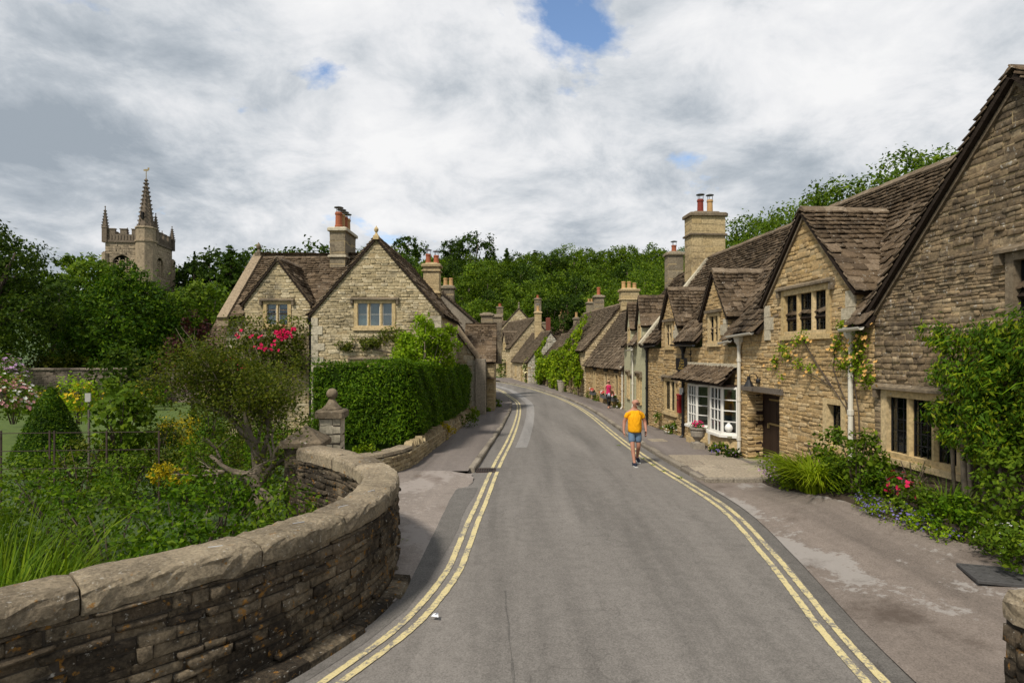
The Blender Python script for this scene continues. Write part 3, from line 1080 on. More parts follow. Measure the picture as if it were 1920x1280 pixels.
# pavements (raised), kerb stones as pieces
PAVE_H = 0.11
LPAV_OUT = [(14.4, -2.75), (16, -2.6), (21.6, -2.2), (26, -2.0), (30.6, -1.72), (33, -1.45), (34.5, -1.1), (38, -1.1), (44, -1.5), (51, -2.6), (60, -6), (70, -12)]
lkx = lambda y: smooth_tab([(13, -1.05), (15.1, -0.94), (19, -0.71), (25, -0.40), (35, -0.03), (40.3, -0.05), (44.6, -0.40), (51, -1.30), (60, -3.7), (68, -7.6)], y)
rkx = lambda y: XR(y) + 0.30
pav_l = strip('pavement', frange(14.6, 66, 70), lambda y: smooth_tab(LPAV_OUT, y) - 1.2, lambda y: lkx(y) - 0.11, lambda x, y: G(y) + PAVE_H, 'asphalt_pave', 4)
WR = [(13.5, 6.7), (16.7, 6.46), (25.5, 5.8), (33.5, 6.3), (34, 6.4), (43.5, 5.4), (54, 3.9), (61, 2.9), (62, 1.66), (70, 0.12), (72, -0.2), (84, -3.2)]
pav_r = strip('pavement', frange(14.0, 72, 80), lambda y: rkx(y) + 0.11, lambda y: lerp_tab(WR, y) + 0.6, lambda x, y: G(y) + PAVE_H, 'asphalt_pave', 4)


def kerbs(parent, fx, y0, y1, sgn, ln=0.85, seed=3):
    r = random.Random(seed)
    y = y0
    while y < y1:
        l_ = ln * r.uniform(0.7, 1.25) * (1 if y < 40 else 2)
        a, b = Vector((fx(y), y + 0.008, 0)), Vector((fx(y + l_), y + l_ - 0.008, 0))
        d = (b - a).normalized()
        n = Vector((d.y, -d.x, 0)) * sgn
        m = MB()
        za, zb = G(y), G(y + l_)
        h = PAVE_H + r.uniform(-0.008, 0.015)
        j = r.uniform(-0.012, 0.012)
        lo = [a + n * (0.0 + j), b + n * (0.0 + j), b + n * 0.15, a + n * 0.15]
        md = [p.copy() for p in lo]
        hi = [a + n * (0.025 + j), b + n * (0.025 + j), b + n * 0.15, a + n * 0.15]
        zs = (za, zb, zb, za)
        i0 = len(m.v)
        for ring, hh in ((lo, -0.12), (md, h - 0.03), (hi, h)):
            for p, z in zip(ring, zs):
                m.v.append((p.x, p.y, z + hh))
        for k in (0, 4):
            for q in range(4):
                m.f.append((i0 + k + q, i0 + k + (q + 1) % 4, i0 + k + 4 + (q + 1) % 4, i0 + k + 4 + q))
        m.f.append((i0 + 8, i0 + 9, i0 + 10, i0 + 11))
        m.build('kerb_stone', 'kerb_stone', parent)
        y += l_


kerbs(pav_l, lkx, 15.0, 62, -1, seed=3)
kerbs(pav_r, rkx, 13.9, 64, 1, seed=4)
# kerb across the near end of the right pavement
x_ = rkx(13.75) + 0.02
for k_ in range(3):
    m = MB()
    m.bbox((x_ + 0.34, 13.72, G(13.7) - 0.1), (0.66, 0.14, 0.1 + PAVE_H + 0.008 + 0.004 * k_), 0.02, 0.03 * k_)
    m.build('kerb_stone', 'kerb_stone', pav_r)
    x_ += 0.67

# forecourt on the right, rising a little to the flower bed
bedx = lambda y: smooth_tab(BED, y) if y > 6 else 6.9


def court_z(x, y):
    t = (x - XR(y) - 0.25) / max(0.4, bedx(y) - XR(y) - 0.25)
    t = max(0.0, min(1.6, t))
    return G(y) + 0.012 + 0.28 * t * sstep(14, 10.0, y)


fc = strip('forecourt', frange(-12, 14.2, 50), lambda y: XR(y) + 0.22, lambda y: max(bedx(y) + 0.5, 8.5 if y < 6.5 else 0), court_z, 'forecourt', 12)
# worn slab left of the road, between parapet end and the pavement
la = strip('forecourt', frange(7.0, 14.62, 34), lambda y: lerp_tab([(7, -2.0), (9, -2.2), (10, -3.2), (12, -3.9), (15.2, -3.2)], y), lambda y: lerp_tab([(7.0, -1.35), (8.0, -1.18), (14.2, -0.92), (15.2, -1.0)], y) + 0.035 * math.sin(y * 5.1) + 0.02 * math.sin(y * 13), lambda x, y: G(y) + 0.035 + 0.078 * sstep(12.6, 14.6, y) - 0.07 * sstep(-1.55, -1.1, x) * (1 - 0.0 * y), 'concrete', 14)
# paving flags where the right pavement meets the forecourt
rr = random.Random(11)
for y0, y1 in ((13.75, 14.55), (14.56, 15.3), (15.31, 16.1), (16.11, 16.9)):
    x = rkx((y0 + y1) / 2) + 0.14
    xe = WALL_R((y0 + y1) / 2) - 0.35
    while x < xe - 0.2:
        wd = min(rr.uniform(0.5, 0.95), xe - x)
        mb = MB()
        zt = G(y0) + PAVE_H + 0.012 + rr.uniform(-0.004, 0.006)
        mb.bbox((x + wd / 2, (y0 + y1) / 2, zt - 0.05), (wd - 0.015, y1 - y0 - 0.015, 0.056), 0.008)
        mb.build('flagstone', 'flag_stone', pav_r)
        x += wd

# ---------------------------------------------------------------- buildings
def rake_roof(core, tl, O, u, sc, hw, ze, za, back, over=0.1, eo=0.12, seed=1, hc=(0.21, 0.14), inset=0.0, wt=(0.15, 0.36), lift=0.085):
    """two slopes over a gable standing in the wall frame (O,u); ridge runs back into the building"""
    O, u = Vector(O), Vector(u).normalized()
    n = u.cross(Z)
    inw = -n
    for sg in (-1, 1):
        s = (u * (-sg * hw) + Z * (za - ze)).normalized()
        L = math.hypot(hw, za - ze)
        nn = (u * sg * (za - ze) + Z * hw).normalized()
        o = O + u * (sc + sg * hw) + Z * ze + n * over - s * eo + nn * lift
        roof_plane(core, tl, o, inw, s, [(0, 0), (back + over, 0), (back + over, L + eo), (0, L + eo)], seed=seed + sg, hc=hc, wt=wt)
    tan = (za - ze) / hw
    top = O + u * sc + Z * (za + lift * math.hypot(1, tan))
    return top + n * over, top + inw * back


def finish_house(root, wcore, st, wmat, mortar, rcore, tl, tmat, top_s, top_t):
    wo_ = wcore.build('wall', mortar, root)
    if st: emit(st, 'stone', 'stone', 'stonework', wmat, wo_, top_s)
    ro = rcore.build('roof', 'roof_bed', root)
    emit(tl, 'tile', 'roof_tile', 'roof_tiling', tmat, ro, top_t)
    return wo_, ro


UR = Vector((0.075, -1, 0)).normalized()
NR = UR.cross(Z)
SLOPE = math.radians(51)
SR = (-NR * math.cos(SLOPE) + Z * math.sin(SLOPE))

# ---- right, near: the house with the big gable
O1 = Vector((WALL_R(16.9), 16.9, 0))
s1 = lambda d: (16.9 - d) * 1.0028
R1 = thing('stone_cottage', 'large stone cottage with tall dark-weathered gable and a tiled gabled dormer', 'house', (8.5, 11, -0.1))
wc, st, rc, tl = MB(), [], MB(), []
stD = []
doorO = (s1(16.45), s1(14.75), -0.45, 1.83)
smallO = (s1(12.87), s1(12.15), 0.85, 1.92)
dormO = (s1(14.59), s1(12.65), 3.30, 4.38)
gx = s1(11.3)
wall_face(wc, st, O1, UR, [(0, -0.6), (gx, -0.6), (gx, 3.2), (0, 3.2)], [doorO, smallO], seed=1)
wall_face(wc, st, O1, UR, [(0, 3.2), (s1(15.45), 3.2), (s1(15.45), 3.5), (0, 3.5)], seed=2)
wall_face(wc, st, O1, UR, [(s1(11.85), 3.2), (gx, 3.2), (gx, 3.5), (s1(11.85), 3.5)], seed=3)
dc, dh = s1(13.64), (s1(11.85) - s1(15.45)) / 2
wall_face(wc, st, O1, UR, [(dc - dh, 3.2), (dc + dh, 3.2), (dc + dh, 4.10), (dc, 6.02), (dc - dh, 4.10)], [dormO], seed=4)
wall_face(wc, st, O1 + UR * (dc + dh), -NR, [(0, 3.3), (0.9, 3.3), (0.9, 4.15), (0, 4.15)], seed=5)
wc.obox(O1, UR, Z, NR, (dc - dh, dc - dh + 0.15), (3.3, 4.15), (-0.9, -0.01))
# big gable
gc, gh = s1(8.34), 2.96
bigO = (s1(11.08), s1(9.25), 1.0, 2.22)
upO = (s1(8.5), s1(7.3), 3.0, 4.3)
g_st = []
wall_face(wc, g_st, O1, UR, [(gx, -0.6), (gc + gh, -0.6), (gc + gh, 3.62), (gc, 6.70), (gx, 3.62)], [bigO, upO], seed=6, ch=(0.05, 0.105), sw=(0.09, 0.32), proud=(0.006, 0.035))
# far and near end walls, back
for a, b in ((0, 0.02), (gc + gh - 0.02, gc + gh)):
    wc.obox(O1, UR, Z, NR, (a, b), (-0.6, 3.4), (-6, -0.01))
# main slope
rise = 7.0 - 3.40
Lm = rise / math.sin(SLOPE)
ea = O1 + NR * 0.22 + Z * 3.40
roof_plane(rc, tl, ea, UR, SR, [(0, 0), (s1(8.2), 0), (s1(8.2), Lm), (0, Lm)], ov=0.36, strips=[(0, s1(15.5)), (s1(11.8), gx + 0.05)], seed=7)
r0, r1 = rake_roof(rc, tl, O1, UR, dc, dh, 4.10, 6.02, 3.0, over=0.12, seed=8)
b0, b1 = rake_roof(rc, tl, O1, UR, gc, gh, 3.62, 6.70, 7.5, over=0.14, seed=9, hc=(0.22, 0.14))
rc.obox(ea, UR, SR, UR.cross(SR), (0, s1(5.4)), (Lm - 0.02, Lm), (-0.3, -0.02))
w1, ro1 = finish_house(R1, wc, st, 'rubble_warm', 'mortar', rc, tl, 'tile_stone', 300, 300)
emit(g_st, 'stone', 'stone', 'stonework', 'rubble_dark', w1, 300)
ridge(ro1, r0, r1)
ridge(ro1, b0, b1)
rp = ea + SR * Lm
ridge(ro1, rp + UR.cross(SR) * 0.03, rp + UR * s1(8.3) + UR.cross(SR) * 0.03)
# back slope closes the roof
m = MB()
m.extrude([rp, rp + UR * s1(5.4), rp + UR * s1(5.4) - NR * 2.9 - Z * 3.6, rp - NR * 2.9 - Z * 3.6], Z * -0.08)
m.build('roof', 'tile_stone', R1)
# verge boards and mortar fillets under the tile edges of the gables
for (cc, hh, ze, za, ov) in ((dc, dh, 4.10, 6.02, 0.03), (gc, gh, 3.62, 6.70, 0.03)):
    for sg in (-1, 1):
        m = MB()
        a = O1 + UR * (cc + sg * hh) + Z * ze
        b = O1 + UR * cc + Z * za
        m.hexa([a + NR * -0.05, a + NR * 0.06, a + NR * 0.06 - Z * 0.07, a + NR * -0.05 - Z * 0.07, b + NR * -0.05, b + NR * 0.06, b + NR * 0.06 - Z * 0.08, b + NR * -0.05 - Z * 0.08])
        m.build('verge_fillet', 'dressed_dark', R1)
quoins(R1, O1 + UR * (dc - dh), UR, 3.2, 4.2, seed=1)
quoins(R1, O1 + UR * (dc + dh), UR, 3.2, 4.2, flip=-1, seed=2)
window(R1, O1, UR, dormO[:2], dormO[2:], 3, cols=2, rows_=5, jamb=0.13, mull=0.11, depth=0.12, blind=(0.02, 0.97))
window(R1, O1, UR, smallO[:2], smallO[2:], 1, cols=3, rows_=5, jamb=0.12, drip=False, depth=0.24)
window(R1, O1, UR, bigO[:2], bigO[2:], 3, cols=3, rows_=5, jamb=0.13, mull=0.11, depth=0.15, blind=(0.62, 0.82), proud=0.03)
window(R1, O1, UR, upO[:2], upO[2:], 3, cols=2, rows_=4, mat='dressed_dark', blind=(0.1, 0.9))
# plank door in its deep recess
m = MB()
k = 0
x = doorO[0] + 0.03
while x < doorO[1] - 0.05:
    m2 = MB()
    m2.obox(O1, UR, Z, NR, (x, min(x + 0.17, doorO[1] - 0.03)), (-0.2, 1.80), (-0.50, -0.455 + 0.006 * (k % 2)))
    if k == 0:
        DOOR = m2.build('door', 'dark_wood', R1)
    else:
        m2.build('plank', 'dark_wood', DOOR)
    x += 0.175
    k += 1
m = MB()
for zz in (0.15, 0.95, 1.6):
    m.obox(O1, UR, Z, NR, (doorO[0] + 0.35, doorO[0] + 0.9), (zz, zz + 0.05), (-0.452, -0.435))
m.obox(O1, UR, Z, NR, (doorO[0] + 0.3, doorO[0] + 0.36), (0.85, 0.98), (-0.452, -0.41))
m.build('hinge', 'bronze', DOOR)
m = MB()
for a, b in ((doorO[0] - 0.001, doorO[0] + 0.02), (doorO[1] - 0.02, doorO[1] + 0.001)):
    m.obox(O1, UR, Z, NR, (a, b), (-0.45, 1.83), (-0.5, -0.24))
m.obox(O1, UR, Z, NR, doorO[:2], (1.80, 1.84), (-0.5, -0.2))
m.obox(O1, UR, Z, NR, (doorO[0], doorO[1]), (-0.45, 1.83), (-0.53, -0.505))
m.build('door_frame', 'dark_wood', R1)
js = []
jc = MB()
wall_face(jc, js, O1 + UR * doorO[0] - NR * 0.002, -NR, [(0, -0.45), (0.44, -0.45), (0.44, 1.83), (0, 1.83)], seed=12, proud=(0.02, 0.06))
jo = jc.build('door_jamb', 'mortar', R1)
emit(js, 'stone', 'stone', 'stonework', 'rubble_warm', jo, 60)
m = MB()
m.obox(O1, UR, Z, NR, (doorO[0] - 0.22, doorO[1] + 0.2), (1.85, 1.99), (-0.3, 0.07))
m.build('lintel', 'old_oak', R1)
m = MB()
m.obox(O1, UR, Z, NR, (doorO[0], doorO[1]), (-0.4, -0.02), (-0.45, 0.12))
m.build('doorstep', 'flag_stone', R1)
gutter(R1, O1 + NR * 0.29 + Z * 3.36 + UR * -0.15, O1 + NR * 0.29 + Z * 3.42 + UR * s1(15.6), 'cream_paint')
gutter(R1, O1 + NR * 0.29 + Z * 3.36 + UR * s1(11.9), O1 + NR * 0.29 + Z * 3.38 + UR * (gx + 0.02), 'cream_paint')
downpipe(R1, O1 + UR * s1(11.9) + Z * 3.2, O1 + UR * s1(11.9) + Z * 0.2, NR, 'cream_paint', 0.048)
downpipe(R1, O1 + UR * 0.12 + Z * 3.15, O1 + UR * 0.12 + Z * 0.0, NR, 'cream_paint', 0.05)
# valley lead
m = MB()
m.obox(O1 + UR * (dc + dh + 0.02) - NR * 0.55 + Z * 4.25, -NR * 0.75 - UR * 0.25 + Z * 0.95, UR, Z, (0, 1.6), (0, 0.09), (0.05, 0.08))
m.build('valley_lead', 'lead', R1)

# ---- right, middle: the old post office with shop bays
O2 = Vector((5.8, 25.5, 0))
s2 = lambda d: (25.5 - d) * 1.0028
L2_ = s2(16.9)
R2 = thing('shop_cottage', 'honey stone cottage with two white shop bay windows under a tiled canopy', 'house', (7.5, 21, -0.2))
wc, st, rc, tl = MB(), [], MB(), []
lowO = (s2(23.3), s2(21.98), 0.62, 1.92)
shopO = (s2(20.55), s2(17.05), -0.05, 1.92)
d2c, d3c = s2(18.62), s2(22.75)
dw2 = (d2c - 0.42, d2c + 0.42, 3.18, 4.12)
dw3 = (d3c - 0.42, d3c + 0.42, 3.10, 4.05)
wall_face(wc, st, O2, UR, [(0, -0.7), (L2_, -0.7), (L2_, 3.05), (0, 3.05)], [lowO, shopO], seed=21)
for cc, ze, za, op, sd_ in ((d2c, 3.95, 5.28, dw2, 22), (d3c, 3.85, 5.16, dw3, 23)):
    wall_face(wc, st, O2, UR, [(cc - 0.95, 3.05), (cc + 0.95, 3.05), (cc + 0.95, ze), (cc, za), (cc - 0.95, ze)], [op], seed=sd_)
    wall_face(wc, st, O2 + UR * (cc + 0.95), -NR, [(0, 3.1), (0.8, 3.1), (0.8, ze), (0, ze)], seed=sd_ + 5)
    wc.obox(O2, UR, Z, NR, (cc - 0.95, cc - 0.85), (3.1, ze), (-0.8, -0.01))
for a, b in ((0, 0.02), (L2_ - 0.02, L2_)):
    wc.obox(O2, UR, Z, NR, (a, b), (-0.6, 3.2), (-5.5, -0.01))
ea = O2 + NR * 0.22 + Z * 3.22
Lm = (7.0 - 3.22) / math.sin(SLOPE)
roof_plane(rc, tl, ea, UR, SR, [(0, 0), (L2_ + 0.02, 0), (L2_ + 0.02, Lm), (0, Lm)], ov=0.36,
           strips=[(0.0, d3c - 1.0), (d3c + 1.0, d2c - 1.0), (d2c + 1.0, L2_ + 0.02)], seed=24)
rd = []
for cc, ze, za, sd_ in ((d2c, 3.95, 5.28, 25), (d3c, 3.85, 5.16, 27)):
    rd.append(rake_roof(rc, tl, O2, UR, cc, 0.95, ze, za, 2.3, over=0.1, seed=sd_, hc=(0.19, 0.14)))
w2, ro2 = finish_house(R2, wc, st, 'rubble_warm', 'mortar', rc, tl, 'tile_stone', 300, 300)
for a, b in rd: ridge(ro2, a, b, ln=0.38)
rp = ea + SR * Lm
ridge(ro2, rp + UR.cross(SR) * 0.03, rp + UR * (L2_ + 0.02) + UR.cross(SR) * 0.03)
m = MB()
m.extrude([rp, rp + UR * L2_, rp + UR * L2_ - NR * 2.9 - Z * 3.7, rp - NR * 2.9 - Z * 3.7], Z * -0.08)
m.build('roof', 'tile_stone', R2)
window(R2, O2, UR, lowO[:2], lowO[2:], 2, cols=2, rows_=6, jamb=0.12, mull=0.11, depth=0.12, blind=(0.02, 0.95))
window(R2, O2, UR, dw2[:2], dw2[2:], 2, cols=2, rows_=4, jamb=0.10, mull=0.09, depth=0.11, drip=False, sill=True)
window(R2, O2, UR, dw3[:2], dw3[2:], 2, cols=2, rows_=4, jamb=0.10, mull=0.09, depth=0.11, drip=False, sill=True)
for cc, ze in ((d2c, 4.12), (d3c, 4.05)):
    m = MB()
    m.obox(O2, UR, Z, NR, (cc - 0.56, cc + 0.56), (ze + 0.006, ze + 0.10), (0.0, 0.12))
    m.build('drip_mould', 'dressed_dark', R2)
for cc in (d2c, d3c):
    quoins(R2, O2 + UR * (cc + 0.95), UR, 3.1, 3.9, flip=-1, seed=int(cc * 7))
# raised coping at the far party wall, running up to the ridge chimney
m = MB()
nn = UR.cross(SR)
m.obox(ea, UR, SR, nn, (-0.16, 0.12), (-0.05, Lm - 0.2), (-0.02, 0.17))
m.build('gable_coping', 'dressed_pale', R2)
chimney(R2, (O2 - NR * 2.72 + UR * -0.55).to_tuple(), 6.0, 8.95, 1.5, 0.82, rz=math.atan2(-NR.y, -NR.x), bands=(7.95,), seed=31,
        pots=((-0.2, 0.0, 0.62, 0.15, 'clay_red', True), (0.25, 0.05, 0.62, 0.14, 'clay_buff', True)), capmat='dressed_dark')
gutter(R2, O2 + NR * 0.29 + Z * 3.18 + UR * (d3c + 1.0), O2 + NR * 0.29 + Z * 3.14 + UR * (d2c - 1.0), 'black_iron')
gutter(R2, O2 + NR * 0.29 + Z * 3.18 + UR * (d2c + 1.0), O2 + NR * 0.29 + Z * 3.24 + UR * L2_, 'cream_paint')
gutter(R2, O2 + NR * 0.29 + Z * 3.14, O2 + NR * 0.29 + Z * 3.18 + UR * (d3c - 1.05), 'black_iron')
downpipe(R2, O2 + UR * s2(21.15) + Z * 3.0, O2 + UR * s2(21.15) + Z * -0.15, NR, 'black_iron', 0.05)
downpipe(R2, O2 + UR * 0.1 + Z * 3.0, O2 + UR * 0.1 + Z * -0.25, NR, 'black_iron', 0.05)


def bay(parent, a, b, p, z0, z1, name='bay_window'):
    """white canted bay: a,b wall ends (along u), p projection"""
    c = 0.36
    pl = [(a, 0.0), (a + c, p), (b - c, p), (b, 0.0)]
    P3 = lambda q, z: O2 + UR * q[0] + NR * q[1] + Z * z
    base = MB()
    base.extrude([P3(q, -0.35) for q in pl], Z * (0.35 + 0.12))
    grow = [(a - 0.05, 0.0), (a + c - 0.03, p + 0.06), (b - c + 0.03, p + 0.06), (b + 0.05, 0.0)]
    base.extrude([P3(q, -0.4) for q in grow], Z * 0.5)
    base.extrude([P3(q, 0.08) for q in pl], Z * (z0 - 0.14))
    bo = base.build(name, 'dressed', parent)
    m = MB()
    gs = [(a - 0.1, 0.0), (a + c - 0.05, p + 0.11), (b - c + 0.05, p + 0.11), (b + 0.1, 0.0)]
    m.extrude([P3(q, z0 - 0.07) for q in gs], Z * 0.07)
    m.build('sill', 'white_paint', bo)
    fr = MB()
    for i, (q0, q1) in enumerate(zip(pl, pl[1:])):
        A, B = P3(q0, 0), P3(q1, 0)
        d = (B - A)
        L = d.length
        d.normalize()
        nn = d.cross(Z)
        for x in (0, L - 0.055):
            fr.obox(A, d, Z, nn, (x, x + 0.055), (z0, z1), (-0.05, 0.02))
        fr.obox(A, d, Z, nn, (0.055, L - 0.055), (z0, z0 + 0.07), (-0.045, 0.015))
        fr.obox(A, d, Z, nn, (0.055, L - 0.055), (z1 - 0.07, z1), (-0.045, 0.015))
        k = 3 if i == 1 else 1
        for j in range(1, k):
            x = 0.055 + (L - 0.11) * j / k
            fr.obox(A, d, Z, nn, (x - 0.014, x + 0.014), (z0 + 0.07, z1 - 0.07), (-0.035, 0.008))
        for j in range(1, 4):
            y = z0 + 0.07 + (z1 - z0 - 0.14) * j / 4
            fr.obox(A, d, Z, nn, (0.055, L - 0.055), (y - 0.014, y + 0.014), (-0.034, 0.006))
        for jx in range(k):
            for jy in range(4):
                g = MB()
                xa, xb = 0.055 + (L - 0.11) * jx / k, 0.055 + (L - 0.11) * (jx + 1) / k
                ya, yb = z0 + 0.07 + (z1 - z0 - 0.14) * jy / 4, z0 + 0.07 + (z1 - z0 - 0.14) * (jy + 1) / 4
                g.obox(A, d, Z, nn, (xa, xb), (ya, yb), (-0.022, -0.018))
                g.build('pane', 'glass', bo)
    fr.build('glazing_bars', 'white_paint', bo)
    bk = MB()
    bk.obox(O2, UR, Z, NR, (a + 0.05, b - 0.05), (z0 - 0.05, z1), (-0.75, -0.72))
    bk.obox(O2, UR, Z, NR, (a + 0.05, b - 0.05), (z0 - 0.07, z0 - 0.02), (-0.72, p * 0.8))
    bk.build('shop_interior', 'room_cream', bo)
    return bo


bay(R2, s2(20.45), s2(18.98), 0.29, 0.50, 1.86)
bay(R2, s2(18.55), s2(17.0), 0.32, 0.52, 1.90)
m = MB()
m.obox(O2, UR, Z, NR, (s2(18.95), s2(18.58)), (-0.1, 1.9), (-0.10, -0.05))
m.build('shop_door', 'old_oak', R2)
for x in (s2(20.52), s2(18.97), s2(18.56)):
    m = MB()
    m.obox(O2, UR, Z, NR, (x - 0.05, x + 0.05), (-0.1, 1.92), (-0.12, 0.06))
    m.build('shop_post', 'cream_paint', R2)
m = MB()
m.obox(O2, UR, Z, NR, (s2(20.55), s2(17.05)), (1.9, 1.96), (-0.25, 0.4))
m.build('canopy_board', 'dark_wood', R2)
# canopy of stone tiles
cr, ct = MB(), []
ca = math.atan2(0.52, 0.62)
cs = -NR * math.cos(ca) + Z * math.sin(ca)
roof_plane(cr, ct, O2 + UR * s2(20.95) + NR * 0.60 + Z * 1.97, UR, cs, [(0, 0), (4.05, 0), (3.85, 0.82), (0.25, 0.82)], hc=(0.17, 0.14), wt=(0.16, 0.32), seed=33, slab=0.05)
co = cr.build('canopy', 'roof_bed', R2)
emit(ct, 'tile', 'roof_tile', 'roof_tiling', 'tile_stone', co, 200)
m = MB()
m.obox(O2, UR, Z, NR, (s2(20.7), s2(16.98)), (2.46, 2.56), (0.0, 0.12))
m.build('canopy_flashing', 'dressed_pale', R2)
m = MB()
m.lathe(O2 + UR * s2(17.25) + NR * 0.15 + Z * 0.6, [(0.05, 0), (0.11, 0.05), (0.13, 0.12), (0.10, 0.2), (0.05, 0.24), (0.06, 0.26), (0.02, 0.29)], 12)
m.tube([O2 + UR * (s2(17.25) - 0.1) + NR * 0.15 + Z * 0.68, O2 + UR * (s2(17.25) - 0.18) + NR * 0.15 + Z * 0.74, O2 + UR * (s2(17.25) - 0.24) + NR * 0.15 + Z * 0.84], [0.03, 0.022, 0.016], 8)
tp = m.build('teapot', 'porcelain', None, True)
tag(tp, 'white porcelain teapot standing behind the glass of the shop bay', 'teapot')


# ---- plain gabled houses of the row
def house(name, label, A, B, Wd, eave, rz_, wmat, tmat='tile_grey', zb=-1.0, wins=(), g0wins=(), g1wins=(), mortar='mortar', stones=True, top_s=0, top_t=0, seed=1,
          ch=(0.12, 0.22), sw=(0.25, 0.6), dorm=(), hc=(0.25, 0.16), wt=(0.22, 0.48), coping=(), wmat_g=None, loc=None, group=None, ov=0.2, cat='house'):
    A, B = Vector((*A, 0)), Vector((*B, 0))
    u = (B - A).normalized()
    n = u.cross(Z)
    L = (B - A).length
    c = (A + B) / 2 - n * Wd / 2
    root = thing(name, label, cat, (c.x, c.y, zb + 0.5), group)
    wc, st, gst, rc, tl = MB(), [], [], MB(), []
    run = Wd / 2
    ang = math.atan2(rz_ - eave, run)
    ops = [w_[:4] for w_ in wins]
    stx = st if stones else None
    gsx = gst if stones else None
    wall_face(wc, stx, A, u, [(0, zb), (L, zb), (L, eave), (0, eave)], ops, ch=ch, sw=sw, seed=seed)
    wall_face(wc, None, B - n * Wd, -u, [(0, zb), (L, zb), (L, eave), (0, eave)])
    gp = [(0, zb), (Wd, zb), (Wd, eave), (Wd / 2, rz_), (0, eave)]
    wall_face(wc, gsx, A - n * Wd, n, gp, [w_[:4] for w_ in g0wins], ch=ch, sw=sw, seed=seed + 1)
    wall_face(wc, gsx, B, -n, gp, [w_[:4] for w_ in g1wins], ch=ch, sw=sw, seed=seed + 2)
    s = -n * math.cos(ang) + Z * math.sin(ang)
    s_b = n * math.cos(ang) + Z * math.sin(ang)
    Ls = math.hypot(run, rz_ - eave) + ov / math.cos(ang)
    lift = Z * 0.09
    strips = None
    if dorm:
        cuts = sorted((d_[0] - d_[1], d_[0] + d_[1]) for d_ in dorm)
        strips, x = [], -0.08
        for a, b in cuts:
            strips.append((x, a)); x = b
        strips.append((x, L + 0.08))
    o = A + n * ov + Z * (eave - ov * math.tan(ang)) + lift
    roof_plane(rc, tl, o, u, s, [(-0.08, 0), (L + 0.08, 0), (L + 0.08, Ls), (-0.08, Ls)], ov=ov / math.cos(ang) * 1.1, strips=strips, hc=hc, wt=wt, seed=seed + 3)
    o2 = B - n * (Wd + ov) + Z * (eave - ov * math.tan(ang)) + lift
    roof_plane(rc, tl, o2, -u, s_b, [(-0.08, 0), (L + 0.08, 0), (L + 0.08, Ls), (-0.08, Ls)], hc=hc, wt=wt, seed=seed + 4)
    rds = []
    for (cc, hw, ze, za, op) in dorm:
        wall_face(wc, stx, A + n * 0.003, u, [(cc - hw, eave - 0.4), (cc + hw, eave - 0.4), (cc + hw, ze), (cc, za), (cc - hw, ze)], [op] if op else [], ch=ch, sw=sw, seed=seed + 7)
        wall_face(wc, stx, A + u * (cc + hw), -n, [(0, eave - 0.3), (0.8, eave - 0.3), (0.8, ze), (0, ze)], ch=ch, sw=sw, seed=seed + 8)
        rds.append(rake_roof(rc, tl, A, u, cc, hw, ze, za, 2.2, seed=seed + 9, hc=(0.25, 0.18), wt=wt))
    wo_ = wc.build('wall', mortar if stones else wmat, root)
    if stones:
        emit(st, 'stone', 'stone', 'stonework', wmat, wo_, top_s)
        emit(gst, 'stone', 'stone', 'stonework', wmat_g or wmat, wo_, 0)
    ro = rc.build('roof', 'roof_bed', root)
    emit(tl, 'tile', 'roof_tile', 'roof_tiling', tmat, ro, top_t)
    for a, b in rds: ridge(ro, a, b, tmat)
    rt = A - n * run + Z * (rz_ + 0.12)
    ridge(ro, rt - u * 0.05, rt + u * (L + 0.05), tmat, ln=0.6)
    for w_ in wins:
        window(root, A, u, w_[:2], w_[2:4], w_[4], **(w_[5] if len(w_) > 5 else {}))
    for w_ in g0wins:
        window(root, A - n * Wd, n, w_[:2], w_[2:4], w_[4], **(w_[5] if len(w_) > 5 else {}))
    for w_ in g1wins:
        window(root, B, -n, w_[:2], w_[2:4], w_[4], **(w_[5] if len(w_) > 5 else {}))
    for (cc, hw, ze, za, op) in dorm:
        if op: window(root, A + n * 0.003, u, op[:2], op[2:4], 2 if op[1] - op[0] > 0.6 else 1, drip=False, cols=2, rows_=4)
    for cz in coping:
        for sg in ((1, -1) if cz[1] == 2 else (1,)):
            m = MB()
            pts0 = (A if cz[0] == 0 else B)
            sv = s if sg == 1 else s_b
            oo = pts0 + (n * 0.12 if sg == 1 else -n * (Wd + 0.12)) + Z * (eave - 0.05) + lift
            nrm = (u.cross(sv)).normalized()
            if nrm.z < 0: nrm = -nrm
            m.obox(oo, u, sv, nrm, (-0.16, 0.16), (0, Ls), (-0.1, 0.16))
            m.build('gable_coping', 'coping_brown', root)
    return root, A, u, n, L


# green-washed cottage
ws = {'cols': 2, 'rows_': 5, 'jamb': 0.1, 'mull': 0.09}
L3 = math.hypot(0.5, 8.0)
q = lambda d: (33.5 - d) * L3 / 8.0
R3, A3, u3, n3, _l = house('rendered_cottage', 'pale green lime-washed cottage with narrow gabled dormers between stone cottages', (6.3, 33.5), (5.8, 25.52), 5.3, 3.35, 6.7, 'render_green', 'tile_stone', stones=False,
      wins=[(q(32.2), q(31.2), 0.55, 1.85, 1, ws), (q(28.6), q(27.2), 0.6, 1.9, 2, ws), (q(30.2), q(29.8), 0.9, 1.7, 1, ws)],
      dorm=[(q(27.7), 0.8, 4.1, 5.3, (q(27.7) - 0.35, q(27.7) + 0.35, 3.45, 4.2)), (q(31.4), 0.8, 4.1, 5.3, (q(31.4) - 0.35, q(31.4) + 0.35, 3.45, 4.2))], seed=50, top_t=150)
downpipe(R3, A3 + u3 * q(29.6) + Z * 3.0, A3 + u3 * q(29.6) + Z * -0.3, n3, 'cream_paint', 0.045)
